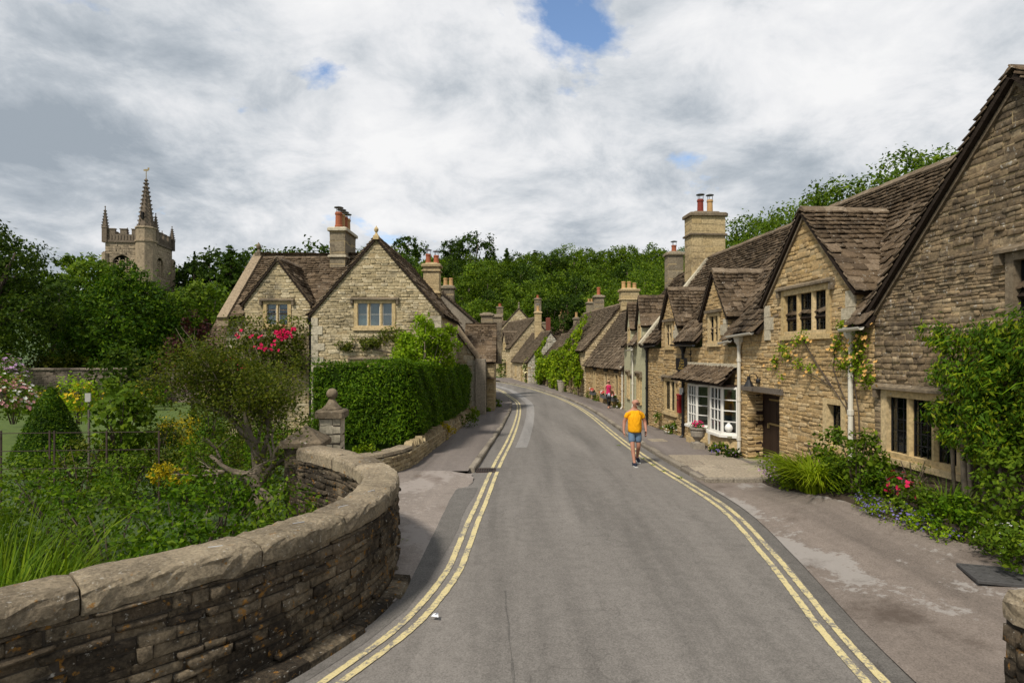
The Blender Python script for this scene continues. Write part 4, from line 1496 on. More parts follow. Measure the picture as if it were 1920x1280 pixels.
gutter(R3, A3 + n3 * 0.27 + Z * 3.0 + u3 * q(30.5), A3 + n3 * 0.27 + Z * 3.05 + u3 * q(28.6), 'cream_paint')
chimney(R3, (9.0, 33.2), 5.8, 8.4, 0.85, 0.7, 'chimney_grey', pots=((0, 0, 0.4, 0.15, 'terracotta', True),), seed=52)

# low cottage with flower boxes
R4, A4, u4, n4, l4 = house('low_cottage', 'low stone cottage with three narrow windows and flower boxes on the sills', (5.4, 43.5), (6.4, 34.0), 5.2, 2.05, 5.6, 'rubble_warm', 'tile_grey', seed=60, top_s=100, top_t=150, ch=(0.12, 0.2), sw=(0.2, 0.45), zb=-1.0,
      wins=[(2.3, 2.95, 0.25, 1.6, 1, dict(drip=False, cols=2, rows_=4)), (5.2, 5.95, 0.25, 1.65, 1, dict(drip=False, cols=2, rows_=4)), (7.6, 8.4, 0.25, 1.65, 1, dict(drip=False, cols=2, rows_=4))])
for a in (2.3, 5.2, 7.6):
    m = MB()
    m.obox(A4, u4, Z, n4, (a - 0.12, a + 0.82), (1.68, 1.84), (-0.02, 0.06))
    m.build('lintel', 'dark_wood', R4)
downpipe(R4, A4 + u4 * 9.4 + Z * 1.9, A4 + u4 * 9.4 + Z * -0.35, n4, 'cream_paint', 0.05)
R5, A5, u5, n5, l5 = house('creeper_cottage', 'tall stone cottage with broad tiled roof behind the creeper-clad wall', (3.9, 54.0), (5.35, 43.6), 5.4, 3.1, 6.3, 'rubble_cream', 'tile_grey', seed=70, top_t=80, zb=-1.0,
      wins=[(6.0, 6.8, 0.1, 1.5, 1, dict(drip=False)), (8.4, 9.2, 0.1, 1.5, 1, dict(drip=False))])
chimney(R5, (8.6, 43.9), 5.3, 7.5, 1.3, 0.9, 'chimney_stone', bands=(6.7,), pots=((-0.4, 0, 0.55, 0.16, 'clay_buff', False), (0.0, 0, 0.55, 0.16, 'clay_buff', False), (0.4, 0, 0.45, 0.16, 'clay_buff', False)), seed=72)
chimney(R5, (7.4, 51.0), 5.2, 7.7, 0.8, 0.8, 'chimney_grey', pots=((0, 0, 0.7, 0.17, 'terracotta', False),), seed=73)
R6, A6, u6, n6, l6 = house('ivy_cottage', 'small stone cottage with low lichen-spotted roof, its front hidden under creeper', (2.9, 61.0), (3.85, 54.2), 4.6, 2.0, 4.6, 'rubble_mid', 'tile_grey', seed=80, zb=-1.0)
chimney(R6, (6.2, 57.5), 4.0, 6.2, 0.55, 0.55, 'chimney_grey', pots=((0, 0, 0.5, 0.14, 'clay_buff', False),), seed=82)
R7, A7, u7, n7, l7 = house('white_gabled_cottage', 'cottage with whitewashed gable end and climbing white roses', (0.05, 70.5), (1.66, 62.0), 4.8, 1.9, 5.0, 'rubble_cream', 'tile_grey', seed=90, wmat_g='rubble_white', zb=-1.2,
      wins=[(5.0, 5.9, -0.4, 1.4, 1, dict(drip=False)), (1.6, 2.5, 0.2, 1.4, 2, dict(drip=False))], g1wins=[(0.9, 1.9, 0.3, 1.6, 2, dict(drip=False, mat='lead', jamb=0.06, mull=0.06))])
chimney(R7, (2.9, 66.8), 3.5, 7.4, 0.75, 0.7, 'chimney_stone', pots=((0, 0, 0.6, 0.17, 'clay_buff', True),), seed=92)
F9, A9, u9, n9, l9 = house('tall_gabled_house', 'tall stone house with steep bare gable at the road bend', (-3.4, 84.0), (-0.2, 72.0), 6.2, 3.4, 7.0, 'rubble_cream', 'tile_grey', seed=100, zb=-1.4,
      wins=[(9.8, 10.7, 0.2, 1.7, 1, dict(drip=False)), (7.5, 8.4, 0.2, 1.7, 1, dict(drip=False))], dorm=[(9.5, 0.9, 4.0, 5.3, (9.1, 9.9, 3.2, 4.1))])
F8, A8, u8, n8, l8 = house('far_gabled_house', 'stone house with finial-topped gable standing behind the road bend', (-2.4, 98.0), (-2.3, 87.0), 6.6, 5.6, 9.2, 'rubble_grey', 'tile_grey', seed=110, zb=-1.0, dorm=[(8.2, 0.9, 6.4, 7.4, (7.8, 8.6, 5.5, 6.5))])
m = MB()
m.lathe((1.0, 87.0, 9.25), [(0.12, 0), (0.12, 0.5), (0.05, 0.6), (0.14, 0.75), (0.02, 0.95)], 8)
m.build('finial', 'chimney_grey', F8)
chimney(F8, (3.9, 90.5), 6, 11.0, 1.0, 0.9, 'chimney_grey', pots=((0, 0, 0.5, 0.2, 'terracotta', False),), seed=112)
chimney(F8, (-1.9, 94), 7, 10.0, 1.0, 0.9, 'chimney_grey', pots=((0, 0, 0.5, 0.25, 'terracotta', False),), seed=113)
B1, *_ = house('village_house', 'far stone house with long brown roof and a red brick stack', (3.2, 100.0), (10.5, 99.0), 6, 4.6, 7.0, 'rubble_grey', 'tile_stone', seed=120, zb=-0.5)
chimney(B1, (5.4, 100.5), 5, 7.9, 0.7, 0.7, 'brick_red' if False else 'chimney_grey', seed=122)
chimney(B1, (9.0, 102.0), 6, 9.2, 1.9, 0.7, 'chimney_stone', pots=((-0.6, 0, 0.9, 0.2, 'clay_buff', False), (0.0, 0, 0.7, 0.2, 'clay_buff', False), (0.6, 0, 0.9, 0.2, 'clay_buff', False)), seed=123)
B2, *_ = house('village_house', 'far stone house among trees with white-capped gable and square chimney', (8.0, 74.0), (13.5, 72.0), 6, 4.0, 7.0, 'rubble_mid', 'tile_grey', seed=130, zb=-0.5)
chimney(B2, (9.6, 73.5), 5.5, 9.0, 0.9, 0.8, 'chimney_grey', pots=((-0.15, 0, 0.45, 0.15, 'clay_buff', False), (0.2, 0, 0.45, 0.15, 'clay_buff', False)), seed=132)
m = MB()
m.bbox((5.9, 97.4, 6.2), (0.75, 0.75, 2.3), 0.05)
m.build('chimney', 'brick_red', B1)

# ---- left: the double-gabled house behind the hedge
UX, NY = Vector((1, 0, 0)), Vector((0, -1, 0))
L1 = thing('gabled_house', 'pale stone house with two front gables, ball finials and a tall four-pot chimney', 'house', (-7, 26, -0.4))
wc, st, rc, tl = MB(), [], MB(), []
OL = Vector((-11.2, 23.5, 0))
OG = Vector((-11.2, 23.0, 0))
xl = lambda X: X + 11.2
w_small = (xl(-9.76), xl(-8.70), 3.92, 4.90)
w_big = (xl(-6.06), xl(-4.50), 3.84, 4.90)
w_low = (xl(-6.15), xl(-4.35), 1.20, 2.62)
wall_face(wc, st, OL, UX, [(0, -0.8), (xl(-7.72), -0.8), (xl(-7.72), 4.2), (0, 4.2)], [(w_small[0], w_small[1], 3.92, 4.2)], seed=141, rev=0.0, ch=(0.07, 0.14), sw=(0.15, 0.45))
wall_face(wc, st, OL, UX, [(xl(-10.53), 4.2), (xl(-7.93), 4.2), (xl(-7.93), 4.75), (xl(-9.23), 6.45), (xl(-10.53), 4.75)], [(w_small[0], w_small[1], 4.2, 4.9)], seed=142, rev=0.0, ch=(0.07, 0.14), sw=(0.15, 0.45))
wall_face(wc, st, OG, UX, [(xl(-7.72), -0.8), (xl(-2.72), -0.8), (xl(-2.72), 4.3), (xl(-5.22), 7.2), (xl(-7.72), 4.3)], [w_big, w_low], seed=143, ch=(0.07, 0.14), sw=(0.15, 0.45))
wc.obox(Vector((-7.72, 23.0, 0)), UX, Z, NY, (0.0, 0.3), (-0.8, 4.3), (-6, -0.02))
wall_face(wc, st, Vector((-2.72, 23.0, 0)), (0, 1, 0), [(0, -0.8), (6.5, -0.8), (6.5, 4.3), (0, 4.3)], seed=144, ch=(0.07, 0.14), sw=(0.15, 0.45))
wc.obox(Vector((-11.2, 23.5, 0)), UX, Z, NY, (0.02, 0.3), (-0.8, 4.3), (-6, -0.02))
wall_face(wc, None, Vector((-11.2, 29.5, 0)), (0, -1, 0), [(0, -0.8), (6, -0.8), (6, 4.3), (3, 7.0), (0, 4.3)])
angL = math.atan2(7.0 - 4.3, 3.0)
sL = Vector((0, math.cos(angL), math.sin(angL)))
eo = OL + NY * 0.2 + Z * (4.3 - 0.2 * math.tan(angL) + 0.09)
LsL = math.hypot(3.0, 2.7) + 0.27
roof_plane(rc, tl, eo, UX, sL, [(0.12, 0), (xl(-5.6), 0), (xl(-5.3), LsL), (0.12, LsL)], ov=0.30, strips=[(0.12, xl(-10.55)), (xl(-7.93), xl(-7.74))], seed=145, hc=(0.21, 0.13), wt=(0.17, 0.38))
a0 = rake_roof(rc, tl, OL, UX, xl(-9.23), 1.30, 4.75, 6.45, 2.9, over=0.08, seed=146)
a1 = rake_roof(rc, tl, OG, UX, xl(-5.22), 2.50, 4.3, 7.2, 7.0, over=0.08, seed=148)
sB = Vector((0, -math.cos(angL), math.sin(angL)))
roof_plane(rc, tl, Vector((-5.2, 29.7, 4.2)), Vector((-1, 0, 0)), sB, [(0, 0), (6.0, 0), (6.0, LsL), (0, LsL)], seed=150, hc=(0.3, 0.2))
wL, roL = finish_house(L1, wc, st, 'rubble_grey', 'mortar', rc, tl, 'tile_stone', 300, 300)
ridge(roL, *a0)
ridge(roL, *a1)
ridge(roL, (-11.0, 26.5, 7.12), (-5.3, 26.5, 7.12))
cw = dict(cols=1, rows_=2, leaded='cream_paint', back='curtain', depth=0.10, jamb=0.12, mull=0.11)
window(L1, OL, UX, w_small[:2], w_small[2:], 2, blind=(0.02, 0.98), **cw)
window(L1, OG, UX, w_big[:2], w_big[2:], 3, blind=(0.02, 0.98), **cw)
window(L1, OG, UX, w_low[:2], w_low[2:], 3, cols=2, rows_=4, jamb=0.14, mull=0.13)
quoins(L1, (-7.72, 23.0, 0), UX, 0.2, 4.3, seed=5)
quoins(L1, (-2.72, 23.0, 0), UX, 0.2, 4.3, flip=-1, seed=6)
quoins(L1, (-11.2, 23.5, 0), UX, 0.2, 4.2, seed=7)
for (oo, cc, hh, ze, za) in ((OL, xl(-9.23), 1.3, 4.75, 6.45), (OG, xl(-5.22), 2.5, 4.3, 7.2)):
    for sg in (-1, 1):
        m = MB()
        a = oo + UX * (cc + sg * (hh + 0.08)) + Z * (ze - 0.08)
        b = oo + UX * cc + Z * (za + 0.02)
        m.hexa([a + NY * -0.05, a + NY * 0.05, a + NY * 0.05 + Z * 0.15, a + NY * -0.05 + Z * 0.15, b + NY * -0.05, b + NY * 0.05, b + NY * 0.05 + Z * 0.15, b + NY * -0.05 + Z * 0.15])
        m.build('verge_fillet', 'dressed_dark', L1)
# left gable coping with kneeler
m = MB()
nL = UX.cross(sL)
m.obox(eo, UX, sL, nL, (-0.22, 0.16), (-0.12, LsL + 0.05), (-0.12, 0.17))
m.obox(eo + Z * -0.3, UX, Vector((0, 1, 0)), Z, (-0.25, 0.2), (-0.15, 0.5), (0, 0.2))
m.build('gable_coping', 'coping_brown', L1)


def ball_finial(p, k=1.0, mat='dressed_dark', parent=None):
    m = MB()
    m.box((p[0], p[1], p[2] + 0.12 * k), (0.34 * k, 0.34 * k, 0.24 * k))
    m.lathe(p, [(0.15 * k, 0.24 * k), (0.10 * k, 0.34 * k), (0.06 * k, 0.42 * k), (0.06 * k, 0.46 * k), (0.10 * k, 0.50 * k), (0.135 * k, 0.58 * k), (0.14 * k, 0.64 * k), (0.11 * k, 0.72 * k), (0.05 * k, 0.78 * k), (0.02 * k, 0.86 * k)], 12)
    m.build('finial', mat, parent)


ball_finial((-5.22, 22.98, 7.22), 0.62, 'dressed', L1)
ball_finial((-11.2, 26.4, 7.1), 0.75, 'dressed_dark', L1)
downpipe(L1, (-7.88, 23.42, 4.05), (-7.88, 23.42, -0.2), NY, 'black_iron', 0.05)
chimney(L1, (-7.55, 26.7), 6.0, 8.30, 0.66, 1.75, 'chimney_grey', bands=(7.0,), seed=152, capmat='dressed_pale',
        pots=tuple((0, -0.66 + 0.44 * k, 0.66, 0.165, 'clay_buff' if k % 2 else 'terracotta', True) for k in range(4)))

# houses up the left side of the street
cwg = dict(drip=False)
P2, A2, u2, n2, l2 = house('stepped_cottage', 'stone cottage with sagging roof sweeping low to the pavement beyond the hedge', (-1.82, 31.0), (-1.82, 36.5), 5.2, 2.5, 6.05, 'rubble_grey', 'tile_grey', seed=160, zb=-1.0, coping=((0, 1),))
chimney(P2, (-4.2, 31.4), 5.0, 7.5, 0.82, 0.75, 'chimney_stone', bands=(5.95, 7.1), pots=((-0.2, 0, 0.52, 0.15, 'terracotta', True), (0.22, 0.0, 0.45, 0.15, 'terracotta', True)), seed=162)
quoins(P2, (-1.82, 31.0, 0), (1, 0, 0), -0.4, 2.5, flip=-1, seed=9, mat='dressed_pale')
m = MB()
m.bbox((-1.62, 30.9, -0.6), (0.55, 0.5, 3.15), 0.03)
m.build('buttress', 'render_grey', P2)
P3_, *_ = house('rendered_house', 'grey rendered house with steep gable and two buff chimney pots', (-1.85, 37.0), (-1.85, 45), 5.0, 4.3, 6.5, 'render_grey', 'tile_grey', seed=170, zb=-1.0, stones=False)
chimney(P3_, (-4.0, 37.4), 5.0, 7.0, 0.75, 0.7, 'chimney_grey', pots=((-0.16, 0, 0.5, 0.14, 'clay_buff', False), (0.18, 0, 0.5, 0.14, 'clay_buff', False)), seed=172)
chimney(P3_, (-1.75, 42.0), 3.0, 5.6, 0.8, 0.7, 'chimney_grey', seed=173)
chimney(P3_, (-1.2, 45.5), 2.0, 5.7, 0.85, 0.7, 'chimney_grey', seed=174)
P4_, *_ = house('street_porch_house', 'narrow stone wing with tiled roof jutting to the pavement', (-2.6, 33.0), (-0.98, 33.0), 3.4, 2.45, 4.35, 'rubble_mid', 'tile_stone', seed=180, zb=-1.0, top_t=60, hc=(0.22, 0.15), wt=(0.18, 0.36))
m = MB()
m.obox((-1.5, 32.95, 0), (1, 0, 0), Z, (0, -1, 0), (0, 0.62), (1.45, 1.52), (0, 0.45))
m.build('porch_roof', 'tile_stone', P4_)
downpipe(P4_, (-1.45, 32.98, 2.3), (-1.45, 32.98, -0.35), NY, 'black_iron', 0.05, hopper=False)

# ---- church tower beyond the trees
CT = thing('church_tower', 'weathered stone church tower with battlements, pinnacles and a crocketed corner spirelet', 'church tower', (-50, 82, 0))
cth = math.radians(8)
Rc = Matrix.Rotation(cth, 3, 'Z')
cc0 = Vector((-52.0, 83.5, 0))
Sx = 3.0
core = MB()
fu = [Rc @ Vector(v) for v in ((1, 0, 0), (0, 1, 0), (-1, 0, 0), (0, -1, 0))]
ZT = 17.8
BX = 2.05
bell = (BX - 1.15, BX + 1.15, 13.2, 16.02)
for k in range(4):
    u_ = fu[k]
    n_ = u_.cross(Z)
    wall_face(core, None, cc0 - u_ * Sx + n_ * Sx, u_, [(0, 0), (2 * Sx, 0), (2 * Sx, ZT), (0, ZT)], [bell] if k in (0, 1) else [], rev=0.6)
core.poly([cc0 + Rc @ Vector((a * Sx, b * Sx, ZT)) for a, b in ((-1, -1), (1, -1), (1, 1), (-1, 1))])
tw = core.build('tower_wall', 'church_stone', CT)
# block courses on the two faces toward the street
for k in (0, 1):
    u_ = fu[k]
    n_ = u_.cross(Z)
    dm = MB()
    stc = []
    wall_face(dm, stc, cc0 - u_ * Sx + n_ * Sx, u_, [(0, 8), (2 * Sx, 8), (2 * Sx, ZT), (0, ZT)], [bell], ch=(0.3, 0.42), sw=(0.5, 1.0), proud=(0.01, 0.03), seed=190 + k)
    emit(stc, 'stone', 'block', 'blocks', 'church_stone', tw, 0)
    # belfry window: arch head, mullions, pierced stone screens
    wn = MB()
    O_ = cc0 - u_ * Sx + n_ * Sx
    cx_ = BX
    for sg in (-1, 1):
        pts = []
        for i in range(9):
            a = math.pi / 2 * i / 8
            pts.append((cx_ + sg * 1.15 * math.cos(a), 14.85 + 1.1 * math.sin(a)))
        pl = [O_ + u_ * p[0] + Z * p[1] - n_ * 0.15 for p in pts] + [O_ + u_ * (cx_ + sg * 1.18) + Z * 16.02 - n_ * 0.15]
        wn.extrude(pl, n_ * 0.17)
    for x in (-0.42, 0.38):
        wn.obox(O_, u_, Z, n_, (cx_ + x, cx_ + x + 0.14), (13.2, 15.6), (-0.35, -0.1))
    for x in (-0.78, 0.0, 0.78):
        for i in range(8):
            a0_, a1_ = math.pi * i / 8, math.pi * (i + 1) / 8
            wn.tube([O_ + u_ * (cx_ + x + 0.33 * math.cos(a0_)) + Z * (14.9 + 0.42 * math.sin(a0_)) - n_ * 0.2, O_ + u_ * (cx_ + x + 0.33 * math.cos(a1_)) + Z * (14.9 + 0.42 * math.sin(a1_)) - n_ * 0.2], 0.07, 5, False)
        for i in range(7):
            z_ = 13.3 + i * 0.26
            wn.obox(O_, u_, Z, n_, (cx_ + x - 0.32, cx_ + x + 0.32), (z_, z_ + 0.09), (-0.34, -0.22))
        wn.obox(O_, u_, Z, n_, (cx_ + x - 0.04, cx_ + x + 0.04), (13.2, 15.0), (-0.33, -0.23))
    wn.build('belfry_window', 'church_stone', CT)
    bk = MB()
    bk.obox(O_, u_, Z, n_, (cx_ - 1.2, cx_ + 1.2), (13.1, 16.1), (-0.62, -0.55))
    bk.build('belfry_dark', 'room_dark', CT)
for z_, e, h in ((ZT - 0.15, 0.18, 0.28), (11.6, 0.2, 0.3)):
    bands = MB()
    for k in range(4):
        u_ = fu[k]
        n_ = u_.cross(Z)
        bands.obox(cc0 - u_ * Sx + n_ * Sx, u_, Z, n_, (-e + 0.001 * k, 2 * Sx + e - 0.001 * k), (z_, z_ + h + 0.002 * k), (-0.1, e))
    bands.build('string_course', 'church_dark', CT)
par = MB()
for k in range(4):
    u_ = fu[k]
    n_ = u_.cross(Z)
    O_ = cc0 - u_ * Sx + n_ * Sx
    par.obox(O_, u_, Z, n_, (0.3, 2 * Sx - 0.3), (ZT + 0.13, ZT + 0.95), (-0.32, 0.02))
    for i in range(4):
        x0 = 0.40 + i * 1.45
        par.obox(O_, u_, Z, n_, (x0, x0 + 0.82), (ZT + 0.95, ZT + 1.6), (-0.33, 0.03))
        par.obox(O_, u_, Z, n_, (x0 - 0.06, x0 + 0.88), (ZT + 1.6, ZT + 1.72), (-0.4, 0.1))
    for i in range(14):
        par.obox(O_, u_, Z, n_, (0.35 + i * 0.385, 0.46 + i * 0.385), (ZT + 0.2, ZT + 0.85), (0.02, 0.09))
par.build('battlements', 'church_dark', CT)


def pinnacle(p, h, r, name='pinnacle', n=4, crock=6):
    m = MB()
    m.lathe(p, [(r * 1.25, 0), (r * 1.25, h * 0.38), (r * 1.5, h * 0.40), (r * 1.1, h * 0.44), (r * 0.12, h * 0.95), (r * 0.3, h * 0.97), (r * 0.1, h)], n, rot=math.pi / 4 + cth)
    for i in range(crock):
        t = i / crock
        rr_ = r * (1.15 * (1 - t) + 0.15 * t)
        z_ = h * (0.46 + 0.48 * t)
        for k in range(4):
            a = k * math.pi / 2 + math.pi / 4 + cth
            m.box((p[0] + math.cos(a) * rr_, p[1] + math.sin(a) * rr_, p[2] + z_), (r * 0.42, r * 0.42, h * 0.03), a)
    m.build(name, 'church_dark', CT)


for (a, b, h) in ((-1, -1, 4.9), (1, 1, 3.6), (-1, 1, 3.2), (0.55, 1.0, 2.9)):
    p = cc0 + Rc @ Vector((a * Sx, b * Sx, ZT - 0.2))
    pinnacle(tuple(p), h, 0.34)
p = cc0 + Rc @ Vector((1.0 * Sx, -0.75 * Sx, ZT - 0.2))
pinnacle(tuple(p), 4.3, 0.34)
# corner buttresses
bt = MB()
for (a, b) in ((-1, -1), (1, 1), (-1, 1)):
    p = cc0 + Rc @ Vector((a * Sx, b * Sx, 0))
    bt.bbox((p.x, p.y, 0), (1.1, 1.1, 12.5), 0.2, cth)
    bt.bbox((p.x, p.y, 0), (0.8, 0.8, 16.4), 0.25, cth)
bt.build('buttress', 'church_stone', CT)
# stair turret with spirelet at the near corner
tp_ = cc0 + Rc @ Vector((Sx - 1.0, -Sx + 0.25, 0))
m = MB()
m.lathe(tp_, [(1.28, 0), (1.28, ZT - 0.1), (1.42, ZT - 0.05), (1.42, ZT + 0.2), (1.24, ZT + 0.25), (1.24, ZT + 1.7), (1.36, ZT + 1.8), (1.32, ZT + 2.0), (1.1, ZT + 2.05)], 8, rot=math.pi / 8)
m.build('stair_turret', 'church_stone', CT)
m = MB()
hs = 6.2
m.lathe(tp_ + Z * (ZT + 2.0), [(1.02, 0), (0.92, 0.6), (0.72, 2.0), (0.40, 4.3), (0.12, hs), (0.28, hs + 0.15), (0.1, hs + 0.4)], 8, rot=math.pi / 8)
for i in range(11):
    t = i / 11
    rr_ = 0.99 * (1 - t) + 0.16 * t
    for k in range(8):
        a = math.pi / 8 + k * math.pi / 4
        m.box((tp_.x + math.cos(a) * rr_, tp_.y + math.sin(a) * rr_, ZT + 2.3 + t * hs), (0.22, 0.16, 0.15), a)
m.build('spirelet', 'church_dark', CT)
m = MB()
m.tube([tp_ + Z * (ZT + 2 + hs), tp_ + Z * (ZT + hs + 3.7)], 0.05, 6)
m.obox(tp_ + Z * (ZT + hs + 3.45), (1, 0, 0), Z, (0, -1, 0), (-0.35, 0.3), (0, 0.22), (-0.02, 0.02))
m.obox(tp_ + Z * (ZT + hs + 3.6), (1, 0, 0), Z, (0, -1, 0), (0.2, 0.42), (0.0, 0.3), (-0.02, 0.02))
m.build('weather_vane', 'bronze', CT)
m = MB()
m.obox(tp_ + Z * (ZT + 3.0), (1, 0, 0), Z, (0, -1, 0), (-0.1, 0.16), (0, 0.9), (0.6, 0.98))
m.build('slit_window', 'room_dark', CT)
# outbuilding roof behind the shrubs
house('garden_outhouse', 'low outbuilding roof glimpsed behind the purple shrub', (-19.8, 38), (-13.5, 38), 5, 2.6, 5.2, 'rubble_mid', 'tile_stone', seed=210, zb=-1.0)

# ---------------------------------------------------------------- plants
def leaf_np(rng, C, N, size, aspect=0.5, fold=0.18, along=None, jit=0.7):
    """one folded rhombus per leaf; C centres, N outward directions"""
    n = len(C)
    N = N + rng.normal(0, jit, (n, 3))
    N /= np.linalg.norm(N, axis=1, keepdims=True) + 1e-9
    A = rng.normal(0, 1, (n, 3)) if along is None else along + rng.normal(0, 0.35, (n, 3))
    A -= N * np.sum(A * N, axis=1, keepdims=True)
    A /= np.linalg.norm(A, axis=1, keepdims=True) + 1e-9
    B = np.cross(N, A)
    l = rng.uniform(size[0], size[1], (n, 1))
    w_ = l * aspect
    v = np.empty((n, 4, 3))
    v[:, 0] = C - A * l * 0.5
    v[:, 1] = C + B * w_ * 0.5 - N * w_ * fold
    v[:, 2] = C + A * l * 0.5
    v[:, 3] = C - B * w_ * 0.5 - N * w_ * fold
    return v.reshape(-1, 3), np.arange(n * 4).reshape(n, 4)


def lobes_points(rng, lobes, n, k=28, sig=0.16, shell=0.16, up=0.35):
    L = np.array(lobes, float)
    wgt = L[:, 3] * L[:, 4] + L[:, 4] * L[:, 5]
    wgt /= wgt.sum()
    na = max(1, n // k)
    idx = rng.choice(len(L), na, p=wgt)
    d = rng.normal(0, 1, (na, 3))
    d /= np.linalg.norm(d, axis=1, keepdims=True)
    rad = 1 - np.abs(rng.normal(0, shell, (na, 1)))
    c = L[idx, :3] + d * L[idx, 3:6] * rad
    # drop anchors deep inside another lobe
    keep = np.ones(na, bool)
    for q in L:
        keep &= np.linalg.norm((c - q[:3]) / q[3:6], axis=1) > 0.72
    c, d, idx = c[keep], d[keep], idx[keep]
    s = (L[idx, 3:6].mean(axis=1) * sig)[:, None]
    C = np.repeat(c, k, 0) + rng.normal(0, 1, (len(c) * k, 3)) * np.repeat(s, k, 0)
    Nn = np.repeat(d, k, 0) + np.array([0, 0, up])
    return C, Nn


def obj_np(name, vf, mat, parent=None, kind=None, local=False):
    o = bpy.data.objects.new(name, np_mesh(name, vf[0], vf[1], mat))
    if local:
        COL.objects.link(o)
        o.parent = parent
    else:
        link(o, parent)
    if kind: o['kind'] = kind
    return o


def limb(m, r, p, d, L, rad, depth, spread=0.7, n=6, gravity=0.0):
    """recursive tapering branch"""
    pts, rs = [p], [rad]
    q = p.copy()
    d = d.normalized()
    k = 4
    for i in range(k):
        d = (d + Vector((r.gauss(0, 0.16), r.gauss(0, 0.16), r.gauss(0, 0.1) + gravity))).normalized()
        q = q + d * (L / k)
        pts.append(q.copy())
        rs.append(rad * (1 - 0.62 * (i + 1) / k))
    m.tube(pts, rs, n)
    tips = [q]
    if depth > 0:
        for j in range(r.randint(2, 3)):
            t = r.uniform(0.45, 1.0)
            b = pts[min(k, int(t * k))]
            dd = (d + Vector((r.gauss(0, spread), r.gauss(0, spread), r.gauss(0.1, spread * 0.6)))).normalized()
            tips += limb(m, r, b, dd, L * r.uniform(0.55, 0.8), rs[min(k, int(t * k))] * 0.75, depth - 1, spread, max(4, n - 1), gravity)
    return tips


def tree_meshes(seed, h, rad, mat, n=3500, leaf=(0.3, 0.6), kind='broad', trunk_h=0.3, barkm='bark'):
    """(trunk mesh, crown mesh) in local coordinates, base at 0"""
    rng = np.random.default_rng(seed)
    r = random.Random(seed)
    m = MB()
    if kind == 'broad':
        lobes = []
        k = r.randint(10, 15)
        for i in range(k):
            a = r.uniform(0, 6.28)
            t = (i + 0.5) / k
            zc = h * (trunk_h + (1 - trunk_h) * (0.12 + 0.74 * t))
            prof = math.sin(math.pi * min(1, 0.22 + 0.72 * t)) ** 0.8
            rr_ = rad * prof * r.uniform(0.35, 0.75)
            s = rad * r.uniform(0.32, 0.5)
            lobes.append((math.cos(a) * rr_, math.sin(a) * rr_, zc, s, s, s * r.uniform(0.65, 0.95)))
        lobes.append((0, 0, h * 0.62, rad * 0.55, rad * 0.55, h * 0.2))
        lobes.append((r.uniform(-.2, .2) * rad, r.uniform(-.2, .2) * rad, h * 0.88, rad * 0.36, rad * 0.36, h * 0.1))
        C, N = lobes_points(rng, lobes, n)
        m.tube([(0, 0, -0.8), (0.03 * h * 0.1, 0, h * 0.15), (0, 0.02 * h, h * 0.4), (0, 0, h * 0.7)], [h * 0.03, h * 0.024, h * 0.018, h * 0.006], 7)
        for lb in lobes[::2]:
            m.tube([(0, 0, h * trunk_h), (lb[0] * 0.5, lb[1] * 0.5, (lb[2] + h * trunk_h) / 2), lb[:3]], [h * 0.012, h * 0.009, h * 0.004], 5)
        vf = leaf_np(rng, C, N, leaf, 0.62)
    else:  # conifer
        m.tube([(0, 0, -0.8), (0, 0, h * 0.95)], [h * 0.022, h * 0.004], 7)
        lay = 24
        Cs, Ns = [], []
        for i in range(lay):
            t = i / (lay - 1)
            z = h * (0.1 + 0.88 * t)
            rr_ = rad * (1 - t) ** 0.8 + 0.15
            nb = max(4, int(11 * (1 - t) + 4))
            for b in range(nb):
                a = 6.283 * b / nb + r.uniform(-.3, .3)
                L = rr_ * r.uniform(0.7, 1.08)
                per = max(6, int(n / (lay * 8)))
                tt = rng.uniform(0.2, 1, per)
                x = np.stack([np.cos(a) * L * tt, np.sin(a) * L * tt, z + r.uniform(-0.25, 0.25) - 0.30 * L * tt ** 1.5], 1)
                x += rng.normal(0, 0.10 * rr_ + 0.08, (per, 3)) * np.array([1, 1, 0.55])
                Cs.append(x)
                Ns.append(np.tile([np.cos(a) * 0.6, np.sin(a) * 0.6, 0.7], (per, 1)))
                if i % 2 == 0 and b % 2 == 0:
                    m.tube([(0, 0, z), (math.cos(a) * L * 0.9, math.sin(a) * L * 0.9, z - 0.2 * L)], [0.05, 0.015], 4)
        vf = leaf_np(rng, np.vstack(Cs), np.vstack(Ns), leaf, 0.4)
    return m.mesh('trunk', barkm, True), np_mesh('crown', vf[0], vf[1], mat)


def plant_tree(meshes, name, label, loc, sc=1.0, rz=0.0, group=None, cat='tree'):
    root = thing(name, label, cat, loc, group)
    root.rotation_euler = (0, 0, rz)
    root.scale = (sc, sc, sc) if not hasattr(sc, '__len__') else sc
    for nm, me in zip(('trunk', 'crown'), meshes):
        o = bpy.data.objects.new(nm, me)
        COL.objects.link(o)
        o.parent = root
    return root


